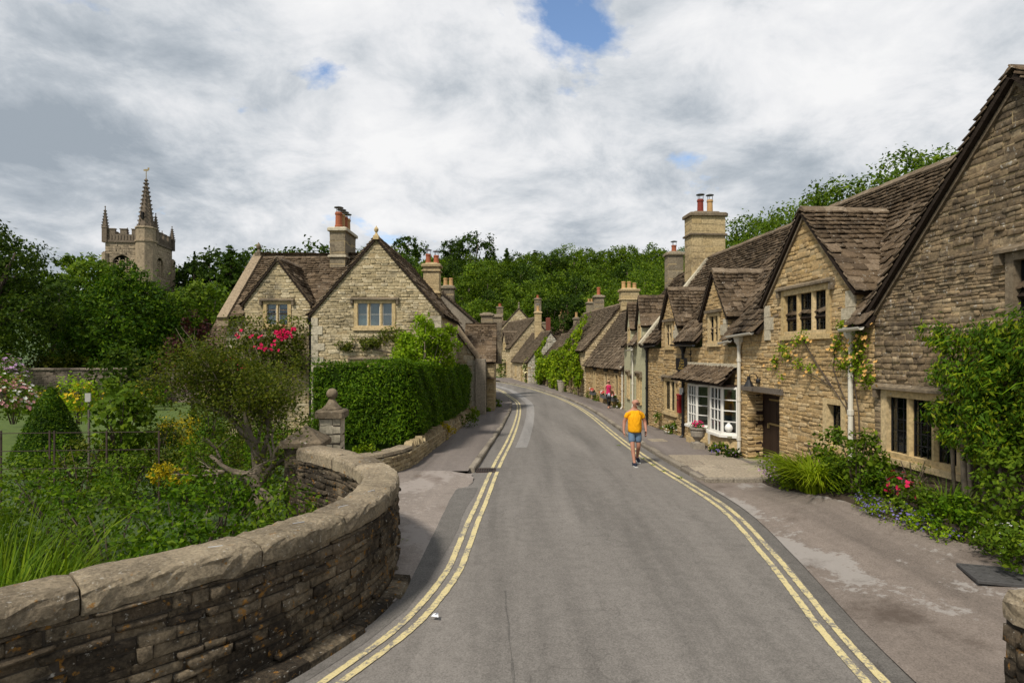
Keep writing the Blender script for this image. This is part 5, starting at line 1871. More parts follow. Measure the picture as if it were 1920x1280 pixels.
# ---- the wooded hill: single trees from a few kinds
KIND = {
    'ash': (tree_meshes(1, 10, 4.3, 'leaf_wood', 7000, (0.26, 0.46)), 10, 'broadleaf tree with rounded mid-green crown on the wooded hill', 'broadleaf_tree'),
    'oak': (tree_meshes(2, 10, 4.9, 'leaf_wood', 7400, (0.26, 0.48)), 10, 'spreading mid-green tree with lumpy crown on the wooded hill', 'spreading_tree'),
    'dark': (tree_meshes(3, 10, 4.0, 'leaf_wood_dark', 7000, (0.26, 0.46)), 10, 'dark green dense-crowned tree on the wooded hill', 'dark_tree'),
    'tall': (tree_meshes(4, 10, 2.9, 'leaf_wood_dark', 5600, (0.24, 0.42), trunk_h=0.35), 10, 'tall narrow dark tree rising above the hill wood', 'tall_tree'),
    'fir': (tree_meshes(5, 10, 2.6, 'leaf_wood_dark', 5200, (0.25, 0.5), 'conifer'), 10, 'dark pointed conifer among the hill wood', 'conifer_tree'),
    'nlight': (tree_meshes(7, 10, 4.2, 'leaf_mid', 15000, (0.13, 0.27)), 10, 'light green leafy tree rising behind the right-hand cottages', 'light_tree'),
    'nash': (tree_meshes(8, 10, 4.4, 'leaf_wood', 15000, (0.13, 0.27)), 10, 'rounded mid-green tree rising behind the right-hand cottages', 'broadleaf_tree'),
    'light': (tree_meshes(6, 10, 4.4, 'leaf_mid', 7000, (0.26, 0.46)), 10, 'light green leafy tree on the wooded hill', 'light_tree'),
}


def hill_tree(kind, px, ytop, d, label=None, group='trees on the wooded hill', wide=1.0, minh=5):
    me, h0, lab, nm = KIND[kind]
    p = at(px, ytop, d)
    zb = terrain(p.x, p.y) - 0.3
    h = max(minh, p.z - zb)
    s = h / h0
    r = random.Random(int(px * 7 + d))
    plant_tree(me, nm, label or lab, (p.x, p.y, zb), (s * wide, s * wide, s), r.uniform(0, 6.28), group)


rr = random.Random(77)
sil = [(745, 480), (765, 441), (800, 500), (848, 447), (884, 438), (925, 472), (950, 466), (975, 476), (1003, 470), (1040, 468), (1075, 464), (1110, 468), (1150, 466), (1190, 463), (1235, 461), (1275, 466), (1310, 462), (1350, 455)]
kinds = ['ash', 'tall', 'oak', 'tall', 'dark', 'fir', 'fir', 'dark', 'fir', 'oak', 'ash', 'oak', 'light', 'oak', 'ash', 'oak', 'light', 'ash']
for (px, y), k in zip(sil, kinds):
    hill_tree(k, px, y, rr.uniform(165, 195))
for row, (d, y0, y1, step) in enumerate(((160, 474, 490, 27), (146, 490, 508, 29), (130, 512, 532, 32), (117, 538, 556, 38))):
    px = 735 + row * 11
    while px < 1330:
        hill_tree(rr.choice(['ash', 'oak', 'dark', 'oak', 'light', 'dark']), px, rr.uniform(y0, y1), d + rr.uniform(-6, 6))
        px += step * rr.uniform(0.8, 1.2)
for px, y, d, k in ((905, 563, 100, 'light'), (880, 572, 96, 'light'), (1060, 556, 104, 'dark'), (1090, 552, 104, 'dark'), (985, 572, 108, 'light'), (1030, 560, 106, 'dark'), (1125, 548, 103, 'oak')):
    hill_tree(k, px, y, d)
# trees behind the right-hand houses
for px, y, d, k in ((1400, 412, 70, 'nlight'), (1440, 408, 66, 'nash'), (1478, 402, 60, 'nlight'), (1545, 352, 52, 'nlight'), (1600, 345, 50, 'nash'), (1640, 335, 48, 'nlight'), (1700, 292, 46, 'nash'), (1750, 290, 44, 'nlight'), (1800, 284, 45, 'nash'), (1230, 490, 80, 'nlight'), (1290, 470, 84, 'nlight'), (1215, 510, 74, 'nash')):
    hill_tree(k, px, y, d, {'nlight': 'light green leafy tree rising behind the right-hand cottages', 'nash': 'rounded mid-green tree rising behind the right-hand cottages'}[k], 'trees behind the right-hand cottages')
# trees round the church
for px, y, d, k in ((345, 500, 95, 'light'), (375, 488, 88, 'dark'), (405, 472, 92, 'dark'), (432, 462, 84, 'fir'), (470, 470, 95, 'dark'), (520, 478, 105, 'oak'), (560, 468, 110, 'tall'), (600, 462, 105, 'dark'), (670, 470, 110, 'oak'), (150, 480, 70, 'light'), (185, 492, 66, 'light'), (385, 530, 55, 'light'), (330, 545, 52, 'oak'), (720, 470, 120, 'ash'), (-40, 430, 60, 'dark'), (100, 520, 60, 'dark')):
    hill_tree(k, px, y, d, {'light': 'light green tree near the church tower', 'dark': 'dark full-crowned tree near the church tower', 'fir': 'pointed dark conifer near the church tower', 'oak': 'broad mid-green tree near the church tower', 'tall': 'slim dark tree near the church tower', 'ash': 'rounded mid-green tree near the church tower'}[k], 'trees round the church')

# ---- the two big garden trees at the left
def custom_tree(name, label, loc, lobes, n, leaf, mat, cat='tree', trunk=None, aspect=0.55, seed=1, k=28, sig=0.16, jit=0.7, barkm='bark', up=0.35):
    rng = np.random.default_rng(seed)
    root = thing(name, label, cat, loc)
    L = [(a + loc[0], b + loc[1], c + loc[2], d, e, f) for a, b, c, d, e, f in lobes]
    C, N = lobes_points(rng, L, n, k=k, sig=sig, up=up)
    m = MB()
    r = random.Random(seed)
    if trunk:
        base = Vector(loc)
        m.tube([base - Z * 0.5, base + Z * trunk[1] * 0.5, base + Z * trunk[1]], [trunk[0], trunk[0] * 0.75, trunk[0] * 0.5], 8)
        for l in L[:14]:
            p = Vector(l[:3])
            mid = (base + Z * trunk[1] * 0.8).lerp(p, 0.55) - Z * 0.2
            m.tube([base + Z * trunk[1] * 0.75, mid, p], [trunk[0] * 0.4, trunk[0] * 0.25, trunk[0] * 0.08], 6)
        m.build('trunk', barkm, root, True)
    obj_np('crown', leaf_np(rng, C, N, leaf, aspect, jit=jit), mat, root)
    return root


r = random.Random(9)
lob = []
for i in range(46):
    t = i / 45
    z = 0.6 + 8.5 * t
    R_ = 6.2 * (1 - t) ** 0.62 * (0.9 if t > 0.08 else 0.8)
    a = i * 2.4
    lob.append((math.cos(a) * R_ * 0.78, math.sin(a) * R_ * 0.78, z, 1.5 * (1.15 - 0.6 * t), 1.5 * (1.15 - 0.6 * t), 1.15 * (1.1 - 0.5 * t)))
lob.append((0, 0, 4.2, 4.0, 4.0, 4.2))
lob.append((0, 0, 8.7, 0.7, 0.7, 1.0))
CYP = custom_tree('cypress_tree', 'huge dense conical cypress in front of the church tower', (-30.9, 48, 0.3), lob, 46000, (0.18, 0.42), 'leaf_yew', trunk=(0.5, 4), seed=11, k=24, sig=0.2, aspect=0.42)
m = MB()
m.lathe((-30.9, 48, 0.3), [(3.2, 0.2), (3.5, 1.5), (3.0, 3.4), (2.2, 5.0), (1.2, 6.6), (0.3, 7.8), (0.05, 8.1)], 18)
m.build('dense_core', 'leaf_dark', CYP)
lob = [(r.uniform(-4.5, 4.5), r.uniform(-3, 3), 7 + r.uniform(-1.5, 4.6), r.uniform(1.3, 2.2), r.uniform(1.3, 2.2), r.uniform(0.9, 1.5)) for _ in range(22)]
lob += [(r.uniform(-5, 6), r.uniform(-4.5, -1.5), r.uniform(1.6, 6.5), r.uniform(1.3, 2.1), r.uniform(1.3, 2.1), r.uniform(0.8, 1.3)) for _ in range(26)]
custom_tree('chestnut_tree', 'great dark spreading tree at the garden edge left of the cypress', (-38.2, 43.5, 0), lob, 36000, (0.18, 0.36), 'leaf_dark', trunk=(0.6, 6), seed=12, aspect=0.5)
custom_tree('holly_bush', 'dark low evergreen under the great spreading tree', (-26.5, 41, 0), [(-1, 0, 1.2, 1.6, 1.2, 1.4), (1, 0.3, 1.0, 1.5, 1.2, 1.2), (0, 0, 2.0, 1.3, 1.1, 1.2)], 2500, (0.2, 0.4), 'leaf_dark', 'bush', seed=13)
custom_tree('copper_shrub', 'purple-leaved shrub between the cypress and the gabled house', (-16.3, 30.5, 0), [(0, 0, 3.2, 1.1, 1.0, 1.3), (-0.6, 0.2, 2.2, 1.1, 1.0, 1.2), (0.6, 0, 2.0, 1.0, 1.0, 1.2), (0.1, 0, 4.2, 0.6, 0.6, 0.8)], 2600, (0.12, 0.26), 'leaf_purple', 'shrub', trunk=(0.1, 2), seed=14)
custom_tree('viburnum_bush', 'domed pink-tinged bush showing above the garden wall', (-33, 43.6, 0.4), [(-1.6, 0, 1.3, 1.4, 0.9, 1.0), (0, 0, 1.6, 1.5, 0.9, 1.1), (1.6, 0, 1.3, 1.3, 0.9, 0.9)], 3200, (0.14, 0.3), 'leaf_olive', 'bush', seed=15)

# ---- garden wall
gwc, gws = MB(), []
wall_face(gwc, gws, Vector((-46, 42, 0)), (1, 0, 0), [(0, -0.9), (24, -0.9), (24, 1.66), (0, 1.66)], ch=(0.09, 0.15), sw=(0.2, 0.6), seed=220)
gwc.box((-34, 42.25, 0.38), (24, 0.44, 2.5))
gw = gwc.build('garden_wall', 'mortar_dark', None)
tag(gw, 'long dry-stone garden wall below the cypress', 'wall')
emit(gws, 'stone', 'stone', 'stonework', 'garden_wall', gw, 120)
rr = random.Random(8)
x = -46
while x < -22:
    l_ = rr.uniform(0.6, 1.1)
    m = MB()
    m.bbox((x + l_ / 2, 42.2, 1.655), (l_ - 0.01, 0.62, 0.11 + rr.uniform(0, 0.02)), 0.02)
    m.build('coping_stone', 'garden_wall', gw)
    x += l_

# lawn and gravel of the garden
strip('lawn', frange(17.5, 41.8, 12), lambda y: -44, lambda y: -11.4, lambda x, y: terrain(x, y) + 0.03, 'lawn', 12)

# ---- topiary cone, leafy garden plants
rng = np.random.default_rng(21)
n = 9000
t = rng.uniform(0, 1, n) ** 0.75
t = 1 - t
a = rng.uniform(0, 6.283, n)
base = at(95, 862, 19.5)
Rr = (1.05 * (1 - t) ** 0.85 + 0.05) * (1 + rng.normal(0, 0.045, n))
C = np.stack([base.x + np.cos(a) * Rr, base.y + np.sin(a) * Rr, base.z + 2.35 * t], 1)
N = np.stack([np.cos(a), np.sin(a), np.full(n, 0.45)], 1)
tc_ = thing('topiary_yew', 'clipped dark yew cone standing on the lawn', 'topiary', (base.x, base.y, base.z))
obj_np('foliage', leaf_np(rng, C, N, (0.05, 0.12), 0.4, jit=0.6), 'leaf_yew', tc_)
m = MB()
m.lathe((base.x, base.y, base.z - 0.2), [(0.9, 0), (0.88, 0.3), (0.6, 1.2), (0.25, 2.0), (0.03, 2.4)], 16)
m.build('dense_core', 'leaf_yew', tc_)


def bush(name, label, c, rads, n, leaf, mat, seed, cat='shrub', group=None, lob=7, flowers=None, aspect=0.6, stems=True, k=16, sig=0.22, up=0.35):
    """c base centre, rads (x,y,height)"""
    rng = np.random.default_rng(seed)
    r = random.Random(seed)
    c = Vector(c)
    root = thing(name, label, cat, c, group)
    L = []
    for i in range(lob):
        a = r.uniform(0, 6.28)
        q = r.uniform(0.15, 0.62)
        s = r.uniform(0.36, 0.52)
        L.append((c.x + math.cos(a) * rads[0] * q, c.y + math.sin(a) * rads[1] * q, c.z + rads[2] * r.uniform(0.3, 0.74), rads[0] * s, rads[1] * s, rads[2] * s * 0.62))
    L.append((c.x, c.y, c.z + rads[2] * 0.4, rads[0] * 0.7, rads[1] * 0.7, rads[2] * 0.42))
    C, N = lobes_points(rng, L, n, k=k, sig=sig, up=up)
    ok = C[:, 2] > c.z - 0.05
    obj_np('foliage', leaf_np(rng, C[ok], N[ok], leaf, aspect), mat, root)
    if stems:
        m = MB()
        for i in range(8):
            a = r.uniform(0, 6.28)
            e = Vector((c.x + math.cos(a) * rads[0] * 0.6, c.y + math.sin(a) * rads[1] * 0.6, c.z + rads[2] * r.uniform(0.5, 0.85)))
            m.tube([c + Vector((math.cos(a) * 0.08, math.sin(a) * 0.08, -0.1)), c.lerp(e, 0.5) + Z * 0.1, e], [0.02, 0.014, 0.006], 5)
        m.build('stem', 'bark', root)
    for f in (flowers or ()):
        fm, fn, fs = f[:3]
        Cf, Nf = lobes_points(rng, L, fn * 3, k=1, sig=0.05, shell=0.06, up=0.7)
        if len(f) > 3: ok = f[3](Cf)
        else: ok = Cf[:, 2] > c.z + rads[2] * 0.25
        Cf, Nf = Cf[ok][:fn], Nf[ok][:fn]
        if len(Cf): blooms(root, rng, Cf, Nf, fs, fm)
    return root


def blooms(parent, rng, C, N, fs, mat, name='blossom', petals=5):
    """each bloom a small rosette of petals"""
    N = N / (np.linalg.norm(N, axis=1, keepdims=True) + 1e-9)
    V, Q = [], []
    n0 = 0
    for i in range(petals):
        a = 6.283 * i / petals
        T = np.cross(N, np.array([0.3, 0.5, 0.81]))
        T /= np.linalg.norm(T, axis=1, keepdims=True) + 1e-9
        B = np.cross(N, T)
        s = rng.uniform(fs[0], fs[1], (len(C), 1))
        d = T * math.cos(a) + B * math.sin(a)
        e = np.cross(N, d)
        v = np.empty((len(C), 4, 3))
        v[:, 0] = C
        v[:, 1] = C + d * s * 0.55 + e * s * 0.38 + N * s * 0.25
        v[:, 2] = C + d * s + N * s * 0.35
        v[:, 3] = C + d * s * 0.55 - e * s * 0.38 + N * s * 0.25
        V.append(v.reshape(-1, 3))
        Q.append(np.arange(n0, n0 + len(C) * 4).reshape(-1, 4))
        n0 += len(C) * 4
    obj_np(name, (np.vstack(V), np.vstack(Q)), mat, parent)


def blades_np(rng, P, H, wd, lean, seg=4):
    """arching strips: P bases, H heights (n,), lean outward vectors (n,3)"""
    n = len(P)
    side = np.stack([-lean[:, 1], lean[:, 0], np.zeros(n)], 1)
    side /= np.linalg.norm(side, axis=1, keepdims=True) + 1e-9
    side += rng.normal(0, 0.25, (n, 3))
    V = np.empty((n, (seg + 1) * 2, 3))
    for i in range(seg + 1):
        t = i / seg
        c = P + lean * (t ** 2.0)[..., None] if False else P + lean * (t ** 2.0)
        c = c + np.stack([np.zeros(n), np.zeros(n), H * (t - 0.38 * t ** 3 * np.minimum(1.6, np.linalg.norm(lean, axis=1) / (H + 1e-6) * 1.3))], 1)
        ww = wd * (1 - t ** 2 * 0.92)
        V[:, 2 * i] = c - side * ww[:, None] / 2
        V[:, 2 * i + 1] = c + side * ww[:, None] / 2
    Q = []
    for i in range(seg):
        b = np.arange(n)[:, None] * (seg + 1) * 2 + np.array([2 * i, 2 * i + 1, 2 * i + 3, 2 * i + 2])[None]
        Q.append(b)
    return V.reshape(-1, 3), np.vstack(Q)


def grass_clump(name, label, c, R_, n, h, wd, mat, seed, lean=(0.2, 0.6), cat='plant', group=None):
    rng = np.random.default_rng(seed)
    c = Vector(c)
    root = thing(name, label, cat, c, group)
    a = rng.uniform(0, 6.283, n)
    q = np.sqrt(rng.uniform(0, 1, n))
    P = np.stack([c.x + np.cos(a) * q * R_[0], c.y + np.sin(a) * q * R_[1], np.full(n, c.z - 0.05)], 1)
    H = rng.uniform(h[0], h[1], n)
    ln = rng.uniform(lean[0], lean[1], n) * H
    a2 = a + rng.normal(0, 0.6, n)
    Ld = np.stack([np.cos(a2) * ln, np.sin(a2) * ln, np.zeros(n)], 1)
    obj_np('leaf_blades', blades_np(rng, P, H, rng.uniform(wd[0], wd[1], n), Ld), mat, root)
    return root


# shrubs and border flowers of the left garden
bush('lilac_shrub', 'leafy green shrub with heart-shaped leaves beside the iron fence', at(225, 860, 14.5), (0.75, 0.7, 2.05), 2600, (0.10, 0.19), 'leaf_mid', 31, lob=9, aspect=0.75)
bush('golden_shrub', 'low bright yellow shrub behind the gnarled tree', at(330, 835, 17.5), (0.8, 0.6, 0.85), 2000, (0.05, 0.10), 'leaf_yellow', 32)
bush('golden_shrub', 'yellow-green low shrub at the end of the iron fence', at(325, 905, 12.2), (0.45, 0.4, 0.4), 900, (0.05, 0.09), 'leaf_yellow', 33)
bush('yellow_border_plant', 'yellow-green border plant beside the topiary cone', at(150, 790, 21), (0.8, 0.6, 1.6), 1800, (0.08, 0.15), 'leaf_bright', 34, flowers=[('petal_yellowf', 60, (0.05, 0.09))])
bush('border_plant', 'border plant with pale pink blooms left of the topiary cone', at(25, 790, 23), (1.3, 0.7, 2.0), 2600, (0.08, 0.16), 'leaf_mid', 35, flowers=[('petal_palepink', 110, (0.07, 0.12)), ('petal_white', 70, (0.06, 0.1))])
bush('border_plant', 'tall lilac-flowered border plant by the garden wall', at(5, 760, 26), (1.2, 0.7, 2.2), 2000, (0.08, 0.16), 'leaf_mid', 36, flowers=[('petal_lilac', 120, (0.08, 0.14))])
bush('box_ball', 'small dark clipped bush beyond the gnarled tree', at(300, 830, 17), (0.7, 0.6, 0.8), 1500, (0.04, 0.08), 'leaf_yew', 37)
bush('box_bush', 'dark clipped yew behind the gnarled branches', at(395, 830, 16), (0.55, 0.5, 1.7), 2200, (0.05, 0.1), 'leaf_yew', 38)
# reeds, nettles and brambles on the stream bank behind the parapet
zb = -0.65
k = 0
for (x, y, rx, ry, h, n) in ((-5.6, 6.2, 0.9, 0.9, (0.9, 1.75), 420), (-4.7, 6.6, 0.6, 0.7, (0.8, 1.6), 300), (-6.4, 7.4, 1.0, 0.8, (0.9, 1.8), 380), (-5.0, 5.0, 0.7, 0.6, (0.8, 1.5), 320), (-3.5, 7.2, 0.6, 0.4, (0.7, 1.45), 160), (-3.2, 8.2, 0.5, 0.5, (0.7, 1.4), 120), (-4.0, 5.9, 0.5, 0.6, (0.7, 1.55), 220), (-7.6, 8.8, 1.0, 0.9, (0.8, 1.7), 260)):
    grass_clump('sedge_clump', ('tall arching sedge on the stream bank behind the bridge parapet' if n > 200 else 'thin sedge tuft against the inside of the parapet bend'), (x, y, zb), (rx, ry), n, h, (0.016, 0.034), 'blade_green', 40 + k, (0.15, 0.75), group='sedge on the stream bank')
    k += 1
for i, (x, y, rx, ry, h) in enumerate(((-4.6, 8.4, 1.0, 0.8, 1.7), (-6.2, 9.2, 1.2, 0.9, 1.75), (-7.8, 10.4, 1.2, 1.0, 1.7), (-3.4, 9.0, 0.7, 0.6, 1.5), (-5.0, 10.2, 1.1, 0.8, 1.6), (-9.4, 11.0, 1.3, 1.0, 1.7), (-4.3, 7.4, 0.7, 0.6, 1.45), (-8.4, 9.0, 1.0, 0.9, 1.5))):
    bush('nettle_patch', 'mid-green leafy nettles on the bank behind the parapet' if i % 2 else 'dark bramble mound on the bank behind the parapet', (x, y, zb), (rx, ry, h), 3600, (0.055, 0.12), 'leaf_mid' if i % 2 else 'leaf_hedge', 60 + i, cat='plant', group='nettles on the stream bank', lob=10, aspect=0.5)
# denser planting between the fence and the garden wall
r = random.Random(58)
spec = (('leaf_mid', 'rounded green garden shrub beyond the iron fence'), ('leaf_hedge', 'dark rounded shrub beyond the iron fence'), ('leaf_olive', 'olive-leaved garden shrub beyond the iron fence'))
for i in range(28):
    x, y = -6.2 - 0.80 * (i % 7) + r.uniform(-0.3, 0.3), (13.8, 15.4, 17.6, 20.5)[i // 7] + r.uniform(-0.6, 1.2)
    mt, lb = spec[i % 3]
    bush('garden_shrub', lb, (x, y, -0.7), (r.uniform(0.6, 0.9), r.uniform(0.5, 0.8), r.uniform(1.1, 1.9)), 1900, (0.05, 0.11), mt, 400 + i, group='garden shrubs beyond the iron fence')
for i in range(9):
    p = at(40 + i * 32, 700, 33 + (i % 3) * 2.5)
    bush('border_shrub', ('green border shrub at the foot of the garden wall', 'yellow-flowered border shrub at the foot of the garden wall')[i % 2], (p.x, p.y, -0.7), (1.3, 0.9, r.uniform(1.4, 2.0)), 1500, (0.1, 0.2), ('leaf_mid', 'leaf_olive', 'leaf_hedge')[i % 3], 430 + i, group='border along the garden wall', flowers=[('petal_yellowf', 20, (0.07, 0.11))] if i % 2 else None, stems=False)
# gnarled tree with bare twisted limbs
gl = at(490, 900, 11.3)
gl.z = zb
gt = thing('gnarled_tree', 'old gnarled shrub with twisted bare limbs and sparse olive leaves', 'tree', gl)
m = MB()
r = random.Random(61)
tips = []
m.tube([gl - Z * 0.3, gl + Vector((0.05, 0, 0.6)), gl + Vector((-0.1, 0, 1.1)), gl + Vector((0.02, 0, 1.55))], [0.16, 0.13, 0.12, 0.10], 8)
for k, (dx, dy, dz, L, rad) in enumerate(((-0.9, -0.1, 0.9, 1.5, 0.075), (0.5, -0.2, 0.9, 1.3, 0.07), (-0.3, 0.2, 1.2, 1.6, 0.075), (-1.3, 0.0, 0.45, 1.4, 0.06), (0.9, 0.1, 0.55, 1.1, 0.06), (0.1, -0.3, 1.2, 1.6, 0.07), (-0.7, 0.3, 1.3, 1.8, 0.07), (0.6, 0.3, 1.3, 1.7, 0.06))):
    st_ = gl + Vector((0.0, 0, 0.9 + 0.09 * k))
    tips += limb(m, r, st_, Vector((dx, dy, dz)), L * 0.78, rad, 3, 0.8, 6)
# a broken pale limb sweeping low to the right
m.tube([gl + Vector((-0.05, -0.1, 1.0)), gl + Vector((0.25, -0.2, 0.82)), gl + Vector((0.45, -0.25, 0.86)), gl + Vector((0.52, -0.25, 1.12))], [0.09, 0.075, 0.065, 0.05], 8)
m.build('trunk', 'bark_pale', gt, True)
rng = np.random.default_rng(62)
T = np.array([t_ for t_ in tips])
T = T[T[:, 2] > gl.z + 1.0]
k = 150
C = np.repeat(T, k, 0) + rng.normal(0, 0.21, (len(T) * k, 3))
N = rng.normal(0, 0.5, C.shape) + np.array([0, -0.2, 0.8])
extra = np.stack([rng.normal(gl.x - 0.35, 0.85, 1500), rng.normal(gl.y, 0.5, 1500), rng.normal(gl.z + 2.5, 0.5, 1500)], 1)
C2 = np.vstack([C, extra])
N2 = np.vstack([N, np.tile([0, -0.3, 0.8], (1500, 1))])
px_ = 960 + F * C2[:, 0] / C2[:, 1]
py_ = 660 - F * (C2[:, 2] - EYE) / C2[:, 1]
low = (py_ > 745) & (rng.uniform(0, 1, len(C2)) < np.clip((py_ - 745) / 60, 0, 0.8))
ok_ = (py_ > 608 + np.abs(px_ - 440) * 0.22 + rng.normal(0, 9, len(C2)) + 10 * np.sin(px_ * 0.07)) & (C2[:, 0] < -3.86 + rng.normal(0, 0.1, len(C2))) & ~low & (C2[:, 2] > gl.z + 0.9)
obj_np('crown', leaf_np(rng, C2[ok_], N2[ok_], (0.04, 0.085), 0.5), 'leaf_olive', gt)
print('gnarled tips', len(T))
# climbing rose with magenta blooms on the left house
rl = at(500, 700, 22.6)
rose = thing('climbing_rose', 'climbing rose with magenta blooms under the small gable window', 'climbing plant', (rl.x, 22.8, -0.3))
rng = np.random.default_rng(63)
r = random.Random(63)
L = []
for i in range(30):
    px, py = r.uniform(425, 562), r.uniform(608, 705)
    p = at(px, py, 22.9)
    L.append((p.x, 22.95, p.z, r.uniform(0.35, 0.6), 0.35, r.uniform(0.3, 0.5)))
C, N = lobes_points(rng, L, 9000, k=14, sig=0.3)
obj_np('foliage', leaf_np(rng, C, N + np.array([0, -0.8, 0]), (0.07, 0.14), 0.6), 'leaf_olive', rose)
Cf = []
for (px, py, nn, sx, sy) in ((533, 626, 42, 16, 10), (500, 650, 14, 20, 8), (432, 674, 12, 8, 6), (470, 625, 8, 25, 12), (456, 690, 8, 12, 8), (550, 618, 6, 6, 4)):
    for i in range(nn):
        Cf.append(at(r.gauss(px, sx * 0.6), r.gauss(py, sy * 0.6), 22.45))
blooms(rose, rng, np.array(Cf), np.tile([0.0, -0.9, 0.3], (len(Cf), 1)) + rng.normal(0, 0.3, (len(Cf), 3)), (0.05, 0.085), 'petal_rose', petals=6)
m = MB()
for i in range(9):
    limb(m, r, Vector((rl.x + r.uniform(-0.6, 0.6), 22.9, -0.3)), Vector((r.gauss(0, 0.3), 0, 1)), 3.6, 0.035, 1, 0.4, 5)
m.build('stem', 'bark_pale', rose)
# espalier on the big gable
esp = thing('espalier_shrub', 'thin espaliered shrub trained under the three-light gable window', 'climbing plant', (-5.2, 22.9, -0.3))
L = []
for (px, py, s) in ((645, 645, 0.26), (668, 640, 0.26), (690, 645, 0.26), (705, 638, 0.28), (735, 625, 0.35), (750, 635, 0.3), (655, 648, 0.2)):
    p = at(px, py, 22.85)
    L.append((p.x, 22.85, p.z, s * 1.2, 0.14, s * 0.8))
C, N = lobes_points(rng, L, 1900, k=12, sig=0.3)
obj_np('foliage', leaf_np(rng, C, N + np.array([0, -0.8, 0]), (0.06, 0.12), 0.55), 'leaf_olive', esp)
m = MB()
m.tube([(-4.5, 22.9, -0.3), (-4.45, 22.88, 2.0), (-4.6, 22.88, 3.0)], [0.05, 0.04, 0.03], 6)
m.tube([(-4.5, 22.88, 2.85), (-5.5, 22.88, 3.05), (-6.6, 22.88, 3.1)], [0.03, 0.02, 0.012], 5)
m.build('stem', 'bark', esp)
# bright green young tree behind the hedge
bl = Vector((-3.1, 20.6, -0.4))
lob = []
r = random.Random(64)
for (px, py, s) in ((795, 590, 0.22), (806, 605, 0.25), (780, 615, 0.3), (800, 628, 0.42), (765, 640, 0.35), (822, 630, 0.4), (842, 622, 0.22), (780, 655, 0.45), (810, 655, 0.5), (835, 650, 0.35), (750, 660, 0.35), (790, 672, 0.5), (820, 675, 0.5), (765, 678, 0.4)):
    p = at(px, py, 20.6)
    for q in range(2):
        lob.append((p.x - bl.x + r.gauss(0, 0.12), r.gauss(0, 0.3), p.z - bl.z + r.gauss(0, 0.08), s * 0.8, s * 0.8, s * 0.55))
custom_tree('young_maple', 'young bright lime-green tree in front of the gabled house', bl, lob, 10000, (0.07, 0.15), 'leaf_bright', trunk=(0.07, 2.6), seed=65, sig=0.3, k=16, barkm='bark_pale')

# ---- the clipped hedge: front face across, then along the pavement
def hedge_path():
    return [(-5.7, 16.9), (-3.0, 16.55), (-2.66, 16.95), (-2.45, 20.0), (-2.24, 24.0), (-2.02, 28.3), (-2.4, 29.0)]


hp = hedge_path()
hd = thing('clipped_hedge', 'tall clipped yew hedge along the pavement in front of the gabled house', 'hedge', (-3, 18, 0))
rng = np.random.default_rng(71)
Cs, Ns = [], []
htop = lambda y: 2.60 - 0.036 * (y - 16.8)
zlo = 0.35
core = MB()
for (a, b) in zip(hp, hp[1:]):
    a, b = np.array(a), np.array(b)
    d = b - a
    L = np.linalg.norm(d)
    d /= L
    nr = np.array([d[1], -d[0]])
    n = int(L * 3.0 * 700)
    t = rng.uniform(0, 1, n)
    xy = a + np.outer(t, b - a)
    z = rng.uniform(0, 1, n)
    zt = 2.60 - 0.036 * (xy[:, 1] - 16.8)
    lump = 0.10 * np.sin(xy[:, 0] * 2.3 + xy[:, 1] * 1.7) * np.sin(z * 6 + xy[:, 1] * 0.9) + 0.05 * np.sin(xy[:, 0] * 6.1 + xy[:, 1] * 5.3 + z * 11) + rng.normal(0, 0.055, n)
    bulge = -0.10 * (np.abs(z - 0.45) * 2) ** 3 + lump
    Cs.append(np.column_stack([xy + nr * bulge[:, None], zlo + (zt - zlo) * z]))
    Ns.append(np.tile([nr[0], nr[1], 0.25], (n, 1)))
    # top
    n2 = int(L * 1.3 * 420)
    t = rng.uniform(0, 1, n2)
    dep = rng.uniform(0, 1.3, n2)
    xy = a + np.outer(t, b - a) - nr * dep[:, None]
    zt = 2.60 - 0.036 * (xy[:, 1] - 16.8) + rng.normal(0, 0.05, n2) + 0.05 * np.sin(xy[:, 1] * 2.1 + xy[:, 0] * 2.7)
    Cs.append(np.column_stack([xy, zt]))
    Ns.append(np.tile([0, 0, 1.0], (n2, 1)))
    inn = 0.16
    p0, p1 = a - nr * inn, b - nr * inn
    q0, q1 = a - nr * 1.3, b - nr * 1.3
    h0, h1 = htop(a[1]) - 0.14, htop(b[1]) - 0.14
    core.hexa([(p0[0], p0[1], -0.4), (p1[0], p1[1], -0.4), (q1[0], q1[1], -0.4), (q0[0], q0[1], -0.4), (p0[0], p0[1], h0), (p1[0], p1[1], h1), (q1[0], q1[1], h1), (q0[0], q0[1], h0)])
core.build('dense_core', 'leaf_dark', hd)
obj_np('foliage', leaf_np(rng, np.vstack(Cs), np.vstack(Ns), (0.05, 0.13), 0.38, jit=0.55), 'leaf_hedge', hd)
# growth at the hedge foot
for i, (px, py, d, s, mat, lab) in enumerate(((685, 855, 14.2, 0.36, 'leaf_creeper', 'bright ivy spilling over the curved end of the low wall'), (835, 812, 20.5, 0.42, 'leaf_yellow', 'small golden-green shrub growing from the low wall'), (880, 790, 24.5, 0.45, 'leaf_mid', 'dark leafy shrub leaning over the low wall'), (800, 815, 18.6, 0.3, 'leaf_mid', 'small green plant at the hedge foot'), (888, 775, 28.5, 0.4, 'leaf_creeper', 'green plant where the low wall meets the cottage'))):
    p = at(px, py, d)
    bush('wall_plant', lab, (p.x, p.y, p.z - s * 0.5), (s, s * 0.8, s * 1.5), 700, (0.05, 0.11), mat, 75 + i, cat='plant', stems=False)

